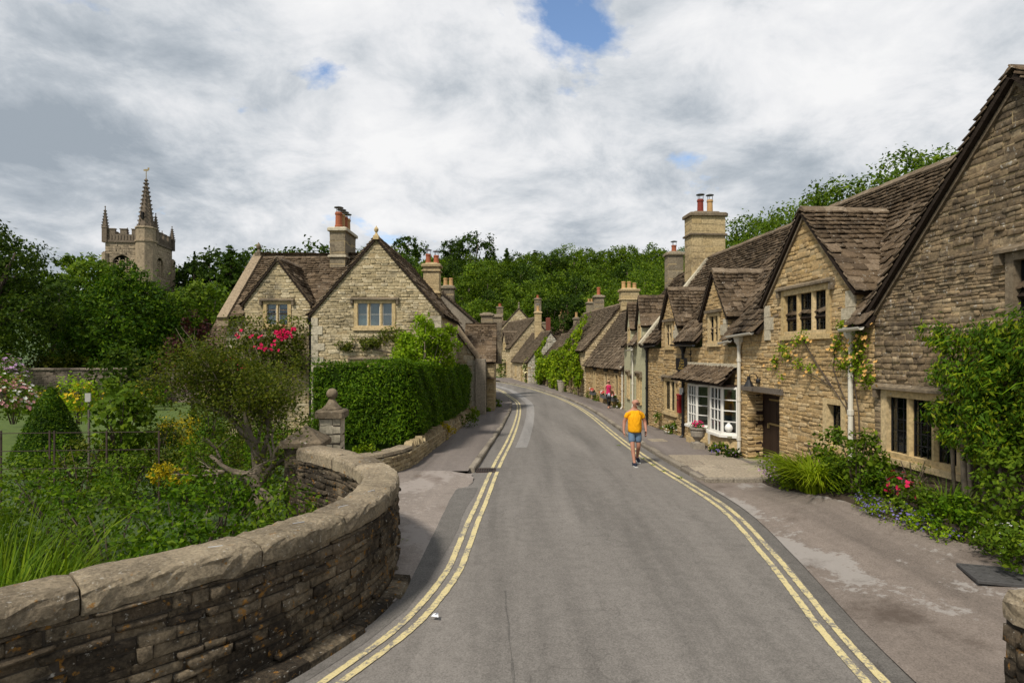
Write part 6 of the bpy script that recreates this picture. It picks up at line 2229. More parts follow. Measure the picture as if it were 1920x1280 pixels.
# ---- creeper on the far cottages
cre = thing('wall_creeper', 'bright green creeper smothering the walls of the far cottages', 'climbing plant', (4.0, 52, -0.4))
rng = np.random.default_rng(81)
Cs, Ns = [], []
for (A_, B_, prof) in (((3.9, 54.0), (5.35, 43.6), [(0, 2.9), (0.25, 3.0), (0.42, 3.6), (0.55, 6.2), (0.66, 5.6), (0.75, 3.5), (0.9, 2.2), (1.0, 1.0)]), ((2.9, 61.0), (3.85, 54.2), [(0, 3.6), (0.12, 4.6), (0.25, 2.2), (0.6, 2.0), (1.0, 2.4)])):
    A_, B_ = np.array(A_), np.array(B_)
    d = B_ - A_
    L = np.linalg.norm(d)
    d = d / L
    nr = np.array([d[1], -d[0]])
    n = 3800
    t = rng.uniform(0, 1, n)
    top = np.interp(t, [p[0] for p in prof], [p[1] for p in prof]) + rng.normal(0, 0.15, n)
    bot = np.interp(t, [0, 0.2, 0.3, 0.5, 0.6, 0.8, 1], [-0.4, 0.2, -0.4, 0.9, 0.2, 1.2, 0.4])
    z = bot + (top - bot) * rng.uniform(0, 1, n)
    off = 0.12 + np.abs(rng.normal(0, 0.18, n)) + 0.18 * np.sin(t * 21) * np.sin(z * 3)
    back = np.clip(z - 2.9, 0, 9) * 0.55
    xy = A_ + np.outer(t * L, d) + nr * (off - back + 0.12)[:, None]
    Cs.append(np.column_stack([xy, z]))
    Ns.append(np.tile([nr[0], nr[1], 0.4], (n, 1)))
obj_np('foliage', leaf_np(rng, np.vstack(Cs), np.vstack(Ns), (0.16, 0.34), 0.75), 'leaf_creeper', cre)
m = MB()
for x, y in ((5.1, 45.2), (4.4, 50.0), (3.6, 55.5)):
    m.tube([(x - 0.1, y, -0.6), (x - 0.08, y + 0.1, 0.6), (x - 0.05, y, 2.0)], [0.06, 0.05, 0.03], 6)
m.build('stem', 'bark', cre)
for i, (px, py, d, s) in enumerate(((943, 690, 74, 0.6), (937, 680, 76, 0.6))):
    p = at(px, py, d)
    bush('wall_shrub', 'dark climbing shrub against the tall house at the bend', (p.x, p.y, -0.4), (s, s, 2.6), 600, (0.12, 0.24), 'leaf_mid', 85 + i, group='shrubs by the tall house', stems=False)
rb = at(985, 690, 66)
bush('white_rose', 'climbing white rose on the whitewashed gable cottage', (rb.x + 0.1, rb.y - 3.4, -0.4), (0.7, 0.5, 2.8), 700, (0.12, 0.24), 'leaf_mid', 89, cat='climbing plant', flowers=[('petal_cream', 60, (0.1, 0.16))])

# ---- right-hand bed
bedm = MB()
rows = []
for y in frange(5.4, 14.0, 18):
    a, b = bedx(y) + 0.02, WALL_R(y) + 0.1
    row = []
    for i in range(5):
        x = a + (b - a) * i / 4
        row.append(len(bedm.v))
        bedm.v.append((x, y, court_z(bedx(y), y) + (-0.1, 0.12, 0.2, 0.22, 0.22)[i]))
    rows.append(row)
for r0_, r1_ in zip(rows, rows[1:]):
    for i in range(4):
        bedm.f.append((r0_[i], r0_[i + 1], r1_[i + 1], r1_[i]))
bedo = bedm.build('flower_bed', 'soil', None, True, 'structure')
bz = lambda y: court_z(bedx(y), y) + 0.12
bush('geranium_clump', 'low clump covered in tiny lilac flowers at the end of the bed by the door', (5.95, 13.1, bz(13.1) - 0.1), (0.55, 0.65, 0.62), 2200, (0.04, 0.08), 'leaf_mid', 91, cat='plant', flowers=[('petal_lilac', 260, (0.018, 0.032))])
grass_clump('daylily_clump', 'arching lime-green daylily leaves spilling over the bed edge', (5.95, 11.8, bz(11.7)), (0.32, 0.6), 620, (0.6, 1.05), (0.022, 0.038), 'blade_lime', 92, (0.6, 1.3))
bush('yellow_leaved_plant', 'yellow-green leafy plant below the small window', (6.45, 12.6, bz(12.6)), (0.35, 0.5, 1.0), 900, (0.05, 0.1), 'leaf_creeper', 93, cat='plant', flowers=[('petal_apricot', 25, (0.02, 0.035))])
bush('laurel_bush', 'rounded dark green bush beneath the white downpipe', (6.2, 10.75, bz(10.7)), (0.62, 0.7, 1.25), 3400, (0.06, 0.12), 'leaf_mid', 94, lob=10)
bush('rose_bush', 'low rose bush with bright crimson-pink blooms in the bed', (6.35, 9.75, bz(9.7)), (0.35, 0.4, 0.7), 700, (0.04, 0.08), 'leaf_mid', 95, flowers=[('petal_rose', 26, (0.032, 0.052))])
bush('campanula_mat', 'low mat of small blue flowers along the bed edge', (6.0, 9.45, bz(9.4) - 0.12), (0.35, 0.75, 0.34), 1500, (0.03, 0.06), 'leaf_creeper', 96, cat='plant', flowers=[('petal_blue', 160, (0.015, 0.026))])
bush('sedum_mat', 'yellow-green ground cover at the forecourt edge', (6.1, 8.65, bz(8.6) - 0.12), (0.3, 0.6, 0.3), 1300, (0.03, 0.06), 'leaf_bright', 97, cat='plant', flowers=[('petal_blue', 50, (0.015, 0.024))])
grass_clump('iris_clump', 'upright sword-leaved clump below the wisteria trunks', (6.5, 8.9, bz(8.9)), (0.25, 0.35), 130, (0.45, 0.8), (0.016, 0.028), 'blade_green', 98, (0.2, 0.6))
bush('fennel_plant', 'feathery green plant by the big window sill', (6.65, 9.9, bz(9.9)), (0.3, 0.35, 0.9), 900, (0.03, 0.07), 'leaf_mid', 99, cat='plant', aspect=0.25)
bush('white_cranesbill', 'sprawling plant with small white flowers at the near end of the bed', (6.45, 7.8, bz(7.8) - 0.1), (0.42, 0.75, 0.5), 2600, (0.035, 0.075), 'leaf_mid', 100, cat='plant', flowers=[('petal_white', 70, (0.018, 0.03))])
bush('privet_bush', 'leafy green bush at the near end of the bed under the wisteria', (6.7, 7.7, bz(7.7)), (0.55, 0.85, 1.35), 4600, (0.05, 0.1), 'leaf_mid', 101, lob=9)
for i, (x, y, sx, sy_, h, mt, lb) in enumerate(((5.75, 12.35, 0.3, 0.5, 0.55, 'leaf_creeper', 'bright green filler foliage beside the lilac-flowered clump'), (6.25, 10.15, 0.38, 0.45, 0.7, 'leaf_hedge', 'dark leafy filler between the round bush and the roses'), (6.3, 9.2, 0.34, 0.4, 0.6, 'leaf_mid', 'leafy perennial behind the blue-flowered mat'), (6.3, 8.5, 0.35, 0.45, 0.65, 'leaf_hedge', 'dark leafy perennial beside the sword-leaved clump'), (6.15, 11.2, 0.35, 0.4, 0.6, 'leaf_hedge', 'dark foliage beside the daylily clump'), (6.2, 7.1, 0.4, 0.6, 0.45, 'leaf_mid', 'spreading leafy plant at the near end of the bed'))):
    bush('bed_perennial', lb, (x, y, bz(y) - 0.08), (sx, sy_, h), 1700, (0.04, 0.085), mt, 450 + i, cat='plant', stems=False)
# wisteria on the big gable
wis = thing('wisteria', 'great mass of wisteria climbing the wall over the big mullioned window', 'climbing plant', (6.95, 8.9, 0.2))
rng = np.random.default_rng(102)
r = random.Random(102)
L = []
for (px, py, s) in ((1785, 690, 0.32), (1800, 655, 0.3), (1835, 632, 0.3), (1872, 618, 0.3), (1910, 612, 0.34), (1800, 680, 0.45), (1840, 660, 0.48), (1885, 650, 0.48), (1920, 660, 0.5), (1790, 730, 0.38), (1830, 720, 0.48), (1880, 715, 0.5), (1920, 720, 0.5), (1800, 775, 0.38), (1845, 770, 0.45), (1890, 775, 0.5), (1800, 820, 0.3), (1840, 825, 0.4), (1880, 830, 0.38), (1860, 850, 0.26), (1960, 650, 0.5), (1960, 760, 0.5), (1990, 690, 0.5)):
    d = 8638 / (px - 876) - 0.30
    p = at(px, py, d)
    L.append((p.x, p.y, p.z, 0.2 + 0.16 * s, s * 0.7, s * 0.5))
    for q in range(2):
        L.append((p.x + r.uniform(-0.22, 0.05), p.y + r.gauss(0, 0.3), p.z + r.gauss(0, 0.22), 0.16, r.uniform(0.14, 0.28), r.uniform(0.10, 0.2)))
C, N = lobes_points(rng, L, 22100, k=13, sig=0.32, up=0.2)
al = np.tile([-0.35, -0.2, -0.8], (len(C), 1)) + np.repeat(rng.normal(0, 0.6, (len(C) // 13, 3)), 13, 0)
obj_np('foliage', leaf_np(rng, C, N + np.array([-0.5, 0, 0.2]), (0.05, 0.12), 0.36, along=al, jit=0.5), 'leaf_wisteria', wis)
m = MB()
for (px, y0, y1, q) in ((1812, 935, 800, 0.05), (1822, 935, 790, 0.035), (1790, 900, 780, 0.03), (1850, 945, 800, 0.05), (1880, 950, 790, 0.03)):
    d = 8638 / (px - 876) - 0.22
    a, b = at(px, y0, d), at(px - 10, y1, d)
    m.tube([a - Z * 0.3, a.lerp(b, 0.4) + Vector((0.03, 0.04, 0)), a.lerp(b, 0.75) - Vector((0.02, 0.03, 0)), b], [q, q * 0.9, q * 0.8, q * 0.6], 7)
m.build('trunk', 'bark_pale', wis, True)
for (px, py) in ((1800, 700), (1850, 720), (1830, 790), (1770, 640), (1905, 720), (1840, 600)):
    d = 8638 / (px - 876) - 0.75
    a = at(px, py, d)
    e = a + Vector((r.uniform(-0.3, -0.1), r.uniform(-0.2, 0.3), r.uniform(-0.25, 0.1)))
    m = MB()
    m.tube([a + Vector((0.45, 0, 0.1)), a, a.lerp(e, 0.5) - Z * 0.08, e], [0.006, 0.005, 0.005, 0.003], 5)
    m.build('tendril', 'leaf_bright', wis)
# climbing apricot rose on the warm wall
cr_ = thing('apricot_rose', 'climbing rose with apricot blooms trained beside the white downpipe', 'climbing plant', (6.85, 11.9, 0.2))
L, Cf = [], []
wallp = lambda px, py, o=0.12: at(px, py, 8638 / (px - 876) - o)
for (px, py, s) in ((1505, 632, 0.17), (1490, 640, 0.12), (1470, 655, 0.13), (1480, 665, 0.12), (1455, 675, 0.1), (1500, 680, 0.12), (1465, 705, 0.1), (1520, 690, 0.1), (1580, 612, 0.14), (1570, 640, 0.12), (1590, 660, 0.16), (1600, 680, 0.2), (1620, 690, 0.22), (1610, 660, 0.15), (1575, 680, 0.12), (1560, 655, 0.08), (1618, 640, 0.16), (1615, 620, 0.14), (1625, 710, 0.15), (1450, 690, 0.06)):
    p = wallp(px, py)
    L.append((p.x, p.y, p.z, 0.1, s * 1.1, s * 0.8))
    for q in range(2 + int(s * 16)):
        Cf.append(wallp(px + r.gauss(0, 11), py + r.gauss(0, 9), 0.28))
C, N = lobes_points(rng, L, 2200, k=9, sig=0.45)
obj_np('foliage', leaf_np(rng, C, N + np.array([-0.7, 0, 0.2]), (0.045, 0.085), 0.6), 'leaf_creeper', cr_)
blooms(cr_, rng, np.array([list(p) for p in Cf]), np.tile([-0.8, -0.4, 0.3], (len(Cf), 1)) + rng.normal(0, 0.4, (len(Cf), 3)), (0.03, 0.055), 'petal_apricot')
m = MB()
w_ = lambda px, py: wallp(px, py, 0.07)
for path in (((1607, 850), (1590, 770), (1560, 725), (1530, 705), (1500, 690), (1470, 668)), ((1607, 850), (1600, 780), (1578, 735), (1562, 690), (1568, 640), (1580, 612)), ((1612, 845), (1610, 770), (1600, 710), (1610, 660), (1616, 620)), ((1560, 725), (1530, 680), (1510, 645), (1505, 630))):
    m.tube([w_(*p) for p in path], [0.016, 0.014, 0.012, 0.01, 0.008, 0.006][:len(path)], 5)
m.build('stem', 'bark', cr_)
# plants at wall feet along the right pavement
for i, (px, py, d, s, h, mat, fl, lab) in enumerate((
        (1240, 805, 23.6, 0.42, 0.75, 'leaf_mid', [('petal_cream', 20, (0.04, 0.07))], 'leafy hydrangea at the foot of the shop cottage wall'),
        (1262, 815, 22.2, 0.4, 0.45, 'leaf_mid', [('petal_white', 70, (0.02, 0.035))], 'white-flowered plant below the mullioned shop cottage window'),
        (1350, 858, 16.9, 0.3, 0.42, 'leaf_mid', [('petal_blue', 40, (0.02, 0.035))], 'weedy purple-flowered plant at the foot of the shop bay'),
        (1372, 862, 16.6, 0.26, 0.3, 'leaf_dark', [('petal_lilac', 25, (0.015, 0.03))], 'small lilac-flowered weed by the white downpipe foot'),
        (1165, 765, 34.8, 0.5, 0.5, 'leaf_olive', [('petal_white', 20, (0.04, 0.06))], 'grey-green plant at the corner of the low cottage'),
        (1150, 760, 36.6, 0.5, 0.4, 'leaf_olive', None, 'grey-green plant under the flower boxes'),
        (1125, 750, 40.0, 0.7, 0.5, 'leaf_mid', None, 'low border plant at the foot of the low cottage'),
        (1108, 745, 42.5, 0.6, 0.6, 'leaf_mid', None, 'green tuft between low cottage and creeper'),
        (1085, 738, 46.0, 0.5, 0.6, 'leaf_creeper', None, 'bright plant under the creeper'),
        (1060, 733, 49.5, 0.6, 0.6, 'leaf_mid', None, 'tuft of green beside the pale planter'),
        (935, 765, 35.5, 0.25, 0.5, 'leaf_mid', None, 'small green weed at the corner of the jutting stone wing'),
        (915, 772, 32.6, 0.2, 0.25, 'leaf_creeper', None, 'weed tuft at the foot of the black downpipe'))):
    p = at(px, py, d)
    p.z = G(p.y) + PAVE_H - 0.02
    bush('wall_foot_plant', lab, p, (s, s, h), 750, (0.05, 0.11), mat, 120 + i, cat='plant', flowers=fl, stems=False)
# weeds in the gutter and wall foot
for i, (px, py) in enumerate(((522, 1243), (505, 1262), (620, 1178), (755, 1018), (1205, 855), (1245, 880), (1275, 893), (1225, 868), (1160, 828))):
    d = F * (EYE + 0.06) / (py - 660)
    p = at(px, py, d)
    p.z = G(p.y) + 0.04
    grass_clump('weed_tuft', 'tiny green weed sprouting from the kerb joint', p, (0.05, 0.06), 26, (0.03, 0.10), (0.012, 0.03), 'blade_lime', 140 + i, (0.5, 1.2), group='weeds along the kerbs')

# ---------------------------------------------------------------- stone walls that follow a curve
def resample(pts, step):
    pts = [Vector((p[0], p[1], 0)) for p in pts]
    dense = []
    for i in range(len(pts) - 1):
        p0, p1, p2, p3 = pts[max(i - 1, 0)], pts[i], pts[i + 1], pts[min(i + 2, len(pts) - 1)]
        for k in range(16):
            t = k / 16
            dense.append(0.5 * ((2 * p1) + (p2 - p0) * t + (2 * p0 - 5 * p1 + 4 * p2 - p3) * t * t + (3 * p1 - p0 - 3 * p2 + p3) * t ** 3))
    dense.append(pts[-1])
    out, acc = [dense[0]], 0.0
    for a, b in zip(dense, dense[1:]):
        acc += (b - a).length
        if acc >= step:
            out.append(b)
            acc = 0.0
    return out


class Path:
    def __init__(s, pts, step=0.04):
        s.p = resample(pts, step)
        s.l = [0.0]
        for a, b in zip(s.p, s.p[1:]):
            s.l.append(s.l[-1] + (b - a).length)
        s.L = s.l[-1]

    def at(s, x):
        """point and tangent at arc length x"""
        x = min(max(x, 0), s.L - 1e-4)
        lo, hi = 0, len(s.l) - 1
        while hi - lo > 1:
            m_ = (lo + hi) // 2
            if s.l[m_] <= x: lo = m_
            else: hi = m_
        t = (x - s.l[lo]) / (s.l[hi] - s.l[lo])
        a, b = s.p[max(lo - 2, 0)], s.p[min(hi + 2, len(s.p) - 1)]
        return s.p[lo].lerp(s.p[hi], t), (b - a).normalized()


def curved_wall(name, label, path, thick, zf, top, side, mat, cope, seed, ch=(0.07, 0.16), sw=(0.14, 0.5), cat='wall', both=True, cope_len=(0.55, 1.05), top_n=300, proud=(0.012, 0.05), cope_h=0.22, cope_over=0.05, bed='mortar_dark'):
    """side +1: the shown face lies to the right of the path direction"""
    r = random.Random(seed)
    P = Path(path)
    core, st = MB(), []
    n_ = int(P.L / 0.2)
    ring = []
    for i in range(n_ + 1):
        p, t = P.at(P.L * i / n_)
        nrm = Vector((t.y, -t.x, 0)) * side
        z0 = zf(p.x, p.y)
        ring.append((p + Z * z0, p - nrm * thick + Z * z0, p - nrm * thick + Z * (top(p) - 0.01), p + Z * (top(p) - 0.01)))
    for a, b in zip(ring, ring[1:]):
        for k in range(4):
            core.poly([a[k], b[k], b[(k + 1) % 4], a[(k + 1) % 4]])
    core.poly(ring[0]); core.poly(ring[-1])
    faces = [(1, 0.0)] + ([(-1, thick)] if both else [])
    for fs, off in faces:
        z = 0.0
        hmax = max(top(p) - zf(p.x, p.y) for p in P.p[::10])
        while z < hmax - 0.02:
            h = r.uniform(*ch)
            x = r.uniform(0, 0.1)
            while x < P.L - 0.08:
                wd = min(r.uniform(*sw), P.L - x)
                p, t = P.at(x + wd / 2)
                nrm = Vector((t.y, -t.x, 0)) * side
                zz = zf(p.x, p.y) + z
                tp = top(p)
                if zz < tp - 0.03:
                    hh = min(h * r.uniform(0.85, 1.1), tp - zz)
                    u = t * side if fs > 0 else -t * side
                    nn = nrm * fs
                    tw = r.gauss(0, 0.03)
                    st.append((p - nrm * off + Z * (zz + hh / 2) - nn * 0.004, (u + Z * tw) * wd, (Z - u * tw) * hh, nn * r.uniform(*proud)))
                x += wd
            z += h
    o = core.build(name, bed, None)
    tag(o, label, cat)
    emit(st, 'stone', 'stone', 'stonework', mat, o, top_n)
    if cope:
        x = 0.0
        while x < P.L - 0.05:
            l_ = r.uniform(*cope_len)
            if P.L - (x + l_) < 0.35: l_ = P.L - x
            m = MB()
            e = cope_over
            W_ = thick + 2 * e
            hh = cope_h * r.uniform(0.92, 1.08)
            dz = r.uniform(-0.008, 0.010)
            prof = [(0.012, -hh), (0.0, -hh * 0.75), (0.0, -0.075), (0.006, -0.045), (0.020, -0.02), (0.045, -0.006), (0.09, 0.0), (W_ * 0.35, 0.006), (W_ * 0.65, 0.006), (W_ - 0.06, -0.002), (W_ - 0.02, -0.02), (W_, -0.06), (W_, -hh)]
            k = max(2, int(l_ / 0.085))
            rows = []
            for i in range(k + 1):
                t_ = i / k
                sx = x + 0.007 + (l_ - 0.014) * t_
                p, t = P.at(sx)
                nrm = Vector((t.y, -t.x, 0)) * side
                end = 0.016 if i in (0, k) else 0.0
                row = []
                for (a, b) in prof:
                    jx, jz = r.gauss(0, 0.0065), r.gauss(0, 0.0055)
                    row.append(p + nrm * (e - a + jx - (end if a < 0.1 else 0)) + Z * (top(p) + cope_h + b + dz + jz - (end if b > -0.1 else 0)))
                rows.append(row)
            i0 = len(m.v)
            q = len(prof)
            for row in rows: m.v += [tuple(v) for v in row]
            for i in range(k):
                for j in range(q):
                    m.f.append((i0 + i * q + j, i0 + i * q + (j + 1) % q, i0 + (i + 1) * q + (j + 1) % q, i0 + (i + 1) * q + j))
            m.f.append(tuple(i0 + j for j in range(q)))
            m.f.append(tuple(i0 + k * q + j for j in reversed(range(q))))
            m.build('coping_stone', cope, o, False)
            x += l_
    return o, P


mat_plain('cramp_metal', (0.42, 0.42, 0.42), 0.5, metal=0.3)
para_pts = [(-6.2, 0.2), (-4.75, 2.2), (-3.55, 3.9), (-2.98, 4.55), (-2.42, 5.12), (-2.04, 5.7), (-1.66, 6.6), (-1.54, 7.5), (-1.66, 8.5), (-2.02, 9.3), (-2.6, 10.1), (-3.55, 11.0)]
PTOP = 0.98
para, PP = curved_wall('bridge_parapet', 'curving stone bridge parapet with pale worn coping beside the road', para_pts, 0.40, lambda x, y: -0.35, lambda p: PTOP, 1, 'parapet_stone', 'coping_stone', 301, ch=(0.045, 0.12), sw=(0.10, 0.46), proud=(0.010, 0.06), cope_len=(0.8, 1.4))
# iron cramps let into the coping
for s_ in (0.36, 0.475, 0.545, 0.60, 0.66):
    p, t = PP.at(PP.L * s_)
    nrm = Vector((t.y, -t.x, 0))
    c = p - nrm * 0.17 + Z * (PTOP + 0.235)
    m = MB()
    d = (t + nrm * 0.5).normalized()
    m.tube([c - d * 0.06 - Z * 0.03, c - d * 0.055 - Z * 0.004, c + d * 0.055 - Z * 0.004, c + d * 0.06 - Z * 0.03], 0.006, 6)
    m.build('iron_cramp', 'cramp_metal', para)
# kerb slabs at its foot
r = random.Random(302)
x = PP.L * 0.30
while x < PP.L * 0.66:
    l_ = r.uniform(0.35, 0.95)
    m = MB()
    pts = []
    wk = r.uniform(0.17, 0.26)
    hk = r.uniform(0.015, 0.05)
    for k in range(4):
        p, t = PP.at(x + 0.01 + (l_ - 0.02) * k / 3)
        pts.append((p, Vector((t.y, -t.x, 0))))
    for (p, n_), (q_, n2_) in zip(pts, pts[1:]):
        h = hk + r.uniform(-0.004, 0.004)
        m.hexa([p + n_ * 0.03 - Z * 0.1, q_ + n2_ * 0.03 - Z * 0.1, q_ + n2_ * wk - Z * 0.1, p + n_ * wk - Z * 0.1, p + n_ * 0.03 + Z * (h + 0.02), q_ + n2_ * 0.03 + Z * (h + 0.02), q_ + n2_ * (wk - 0.02) + Z * h, p + n_ * (wk - 0.02) + Z * h])
    o = m.build('kerb_slab', 'parapet_stone', para)
    x += l_
curved_wall('bridge_parapet', 'stub end of the opposite bridge parapet beside the forecourt', [(4.15, -1.5), (3.95, 0.5), (3.72, 2.6), (3.60, 4.35)], 0.42, lambda x, y: -0.3, lambda p: 0.98, -1, 'parapet_stone', 'coping_stone', 305, sw=(0.2, 0.5))

# pier with pyramid cap where the parapet ends, ball-topped gate pillar behind
def stone_pier(name, label, c, w_, z0, z1, mat, seed):
    root = thing(name, label, 'gate pillar', (c[0], c[1], z0))
    core, st = MB(), []
    for k in range(4):
        a = k * math.pi / 2 + 0.08
        u = Vector((math.cos(a), math.sin(a), 0))
        n = u.cross(Z)
        wall_face(core, st, Vector((c[0], c[1], 0)) - u * w_ / 2 + n * w_ / 2, u, [(0, z0), (w_, z0), (w_, z1), (0, z1)], ch=(0.14, 0.24), sw=(0.18, 0.34), proud=(0.008, 0.016), seed=seed + k)
    o = core.build('shaft', 'mortar_dark', root)
    emit(st, 'stone', 'stone', 'stonework', mat, o, 80)
    return root


pc = (-3.95, 11.45)
pr = stone_pier('stone_pier', 'squat stone pier with a mossy pyramid cap at the parapet end', pc, 0.62, -0.7, 1.12, 'parapet_stone', 310)
m = MB()
m.bbox((pc[0], pc[1], 1.12), (0.80, 0.80, 0.12), 0.03, 0.08)
Rm = Matrix.Rotation(0.08, 3, 'Z')
q = [Vector((pc[0], pc[1], 1.235)) + Rm @ Vector((a * 0.37, b * 0.37, 0)) for a, b in ((-1, -1), (1, -1), (1, 1), (-1, 1))]
ap = Vector((pc[0], pc[1], 1.50))
for a, b in zip(q, q[1:] + q[:1]): m.poly([a, b, ap])
m.build('cap', 'dressed_dark', pr)
bc = (-3.72, 12.35)
bp_ = stone_pier('ball_pillar', 'square stone gate pillar topped by a stone ball beside the hedge', bc, 0.42, -0.6, 1.56, 'dressed_pale', 320)
m = MB()
m.bbox((bc[0], bc[1], 1.56), (0.58, 0.58, 0.16), 0.035, 0.08)
m.build('cap', 'dressed_dark', bp_)
m = MB()
prof = [(0.21, 0), (0.2, 0.03), (0.13, 0.1), (0.075, 0.19), (0.06, 0.215)]
for i in range(9):
    a = -math.pi / 2 + 0.45 + (math.pi - 0.47) * i / 8
    prof.append((max(0.004, 0.115 * math.cos(a)), 0.325 + 0.115 * math.sin(a)))
m.lathe((bc[0], bc[1], 1.715), prof, 18)
m.build('ball', 'dressed_dark', bp_, True)

# low garden wall under the hedge with upright cock stones
lw_pts = [(-4.7, 13.0), (-3.75, 13.35), (-3.0, 14.0), (-2.66, 14.8), (-2.52, 15.8), (-2.22, 21.6), (-2.02, 26.0), (-1.85, 30.6)]
ltop = lambda p: G(p.y) + 0.55 - 0.012 * max(0, p.y - 15)
lw, LP = curved_wall('low_garden_wall', 'low rubble retaining wall with ragged upright stones under the hedge', lw_pts, 0.32, lambda x, y: G(y) - 0.1, ltop, 1, 'rubble_mid', None, 330, ch=(0.05, 0.12), sw=(0.12, 0.38), both=False)
r = random.Random(331)
x = 0.05
while x < LP.L:
    p, t = LP.at(x)
    n_ = Vector((t.y, -t.x, 0))
    z_ = ltop(p)
    if p.y < 15.2:
        l_ = r.uniform(0.5, 0.8)
        m = MB()
        p1, t1 = LP.at(x + l_)
        n1 = Vector((t1.y, -t1.x, 0))
        m.hexa([p + n_ * 0.03 + Z * z_, p1 + n1 * 0.03 + Z * z_, p1 - n1 * 0.34 + Z * z_, p - n_ * 0.34 + Z * z_, p + n_ * 0.01 + Z * (z_ + 0.07), p1 + n1 * 0.01 + Z * (z_ + 0.07), p1 - n1 * 0.34 + Z * (z_ + 0.09), p - n_ * 0.34 + Z * (z_ + 0.09)])
        m.build('coping_stone', 'coping_stone', lw)
        x += l_
    else:
        l_ = r.uniform(0.07, 0.13)
        if r.random() < 0.8:
            lean = t * r.uniform(-0.06, 0.08)
            h = r.uniform(0.10, 0.24)
            m = MB()
            a = p + n_ * r.uniform(-0.02, 0.02) + Z * (z_ - 0.03)
            m.hexa([a, a + t * l_ * 0.9, a + t * l_ * 0.9 - n_ * 0.26, a - n_ * 0.26, a + lean + Z * h - n_ * 0.03, a + t * l_ * 0.8 + lean + Z * h * 0.9 - n_ * 0.04, a + t * l_ * 0.8 - n_ * 0.2 + lean + Z * h * 0.85, a - n_ * 0.22 + lean + Z * h])
            m.build('cock_stone', 'rubble_mid', lw)
        x += l_

# ---- iron fence in the garden
fe = thing('iron_fence', 'rusty two-rail iron park fence in front of the topiary cone', 'fence', (-9, 13.2, -0.7))
for zz in (1.13, 0.74, 0.35):
    m = MB()
    m.tube([at(-20, 660, 13.0) * 1, at(300, 660, 13.3)], 0.010, 6)
    m.v = [(a, b, c - 2.9 + zz) for a, b, c in m.v]
    m.build('rail', 'rust_iron', fe)
for px in (2, 93, 102, 200, 298):
    p = at(px, 660, 13.1)
    m = MB()
    m.box((p.x, p.y, 0.28), (0.035, 0.02, 1.8))
    m.build('post', 'rust_iron', fe)
mat_plain('weathered_board', (0.36, 0.35, 0.32), 0.7)
nb = thing('notice_board', 'small white notice on a post beside the leafy shrub', 'sign', (at(165, 745, 18).x, 18, -0.7))
p = at(165, 745, 18)
m = MB(); m.box((p.x, 18, p.z), (0.17, 0.03, 0.26)); m.build('board', 'weathered_board', nb)
m = MB(); m.box((p.x, 18.04, (p.z - 0.7) / 2), (0.05, 0.05, p.z + 0.7)); m.build('post', 'old_oak', nb)

# ---- small things on the road
dg = thing('drain_grate', 'cast iron road drain at the end of the left kerb', 'drain', (-0.66, 15.2, G(15.2)))
m = MB()
zz = road_z(-0.66, 15.2)
for a in (-0.23, 0.23): m.box((-0.66 + a, 15.22, zz + 0.004), (0.035, 0.5, 0.03))
for b in (-0.24, 0.24): m.box((-0.66, 15.22 + b, zz + 0.006), (0.49, 0.035, 0.03))
m.build('frame', 'rust_iron', dg)
for k in range(7):
    m = MB(); m.box((-0.66 - 0.18 + 0.06 * k, 15.22, zz + 0.003), (0.024, 0.45, 0.024)); m.build('bar', 'rust_iron', dg)
m = MB(); m.box((-0.66, 15.22, zz - 0.005), (0.44, 0.46, 0.02)); m.build('pit', 'room_dark', dg)


def cover(name, label, x, y, z, sx, sy, mat, rz=0.0):
    root = thing(name, label, 'manhole cover', (x, y, z))
    m = MB(); m.bbox((x, y, z - 0.03), (sx, sy, 0.036), 0.006, rz); m.build('plate', mat, root)
    m = MB()
    R_ = Matrix.Rotation(rz, 3, 'Z')
    for i in range(6):
        for j in range(5):
            c = Vector((x, y, z + 0.006)) + R_ @ Vector((-sx / 2 + sx * (i + 0.5) / 6, -sy / 2 + sy * (j + 0.5) / 5, 0))
            m.box(tuple(c), (sx / 12, sy / 10, 0.008), rz + 0.78)
    o = m.build('tread', mat, root); o['kind'] = 'stuff'


cover('manhole_cover', 'dark iron manhole cover sunk in the forecourt by the flower bed', 5.95, 7.2, court_z(5.95, 7.2) + 0.02, 0.8, 0.62, 'cast_iron', -0.3)
cover('manhole_cover', 'pale square cover set in the pavement outside the shop', 4.95, 20.3, G(20.3) + PAVE_H + 0.012, 0.55, 0.6, 'flag_stone', 0.05)
cover('manhole_cover', 'dark square cover in the pavement beyond the shop', 5.0, 24.0, G(24.0) + PAVE_H + 0.012, 0.5, 0.8, 'asphalt_dark', 0.05)
m = MB()
p = at(815, 1155, 6.5)
m.poly([(p.x - 0.04, 6.5, 0.03), (p.x + 0.045, 6.47, 0.032), (p.x + 0.03, 6.55, 0.05), (p.x - 0.02, 6.56, 0.034)])
m.poly([(p.x - 0.01, 6.52, 0.034), (p.x + 0.02, 6.50, 0.07), (p.x + 0.03, 6.55, 0.05)])
tag(m.build('paper_scrap', 'paper', None), 'scrap of white paper lying on the road by the yellow lines', 'litter')

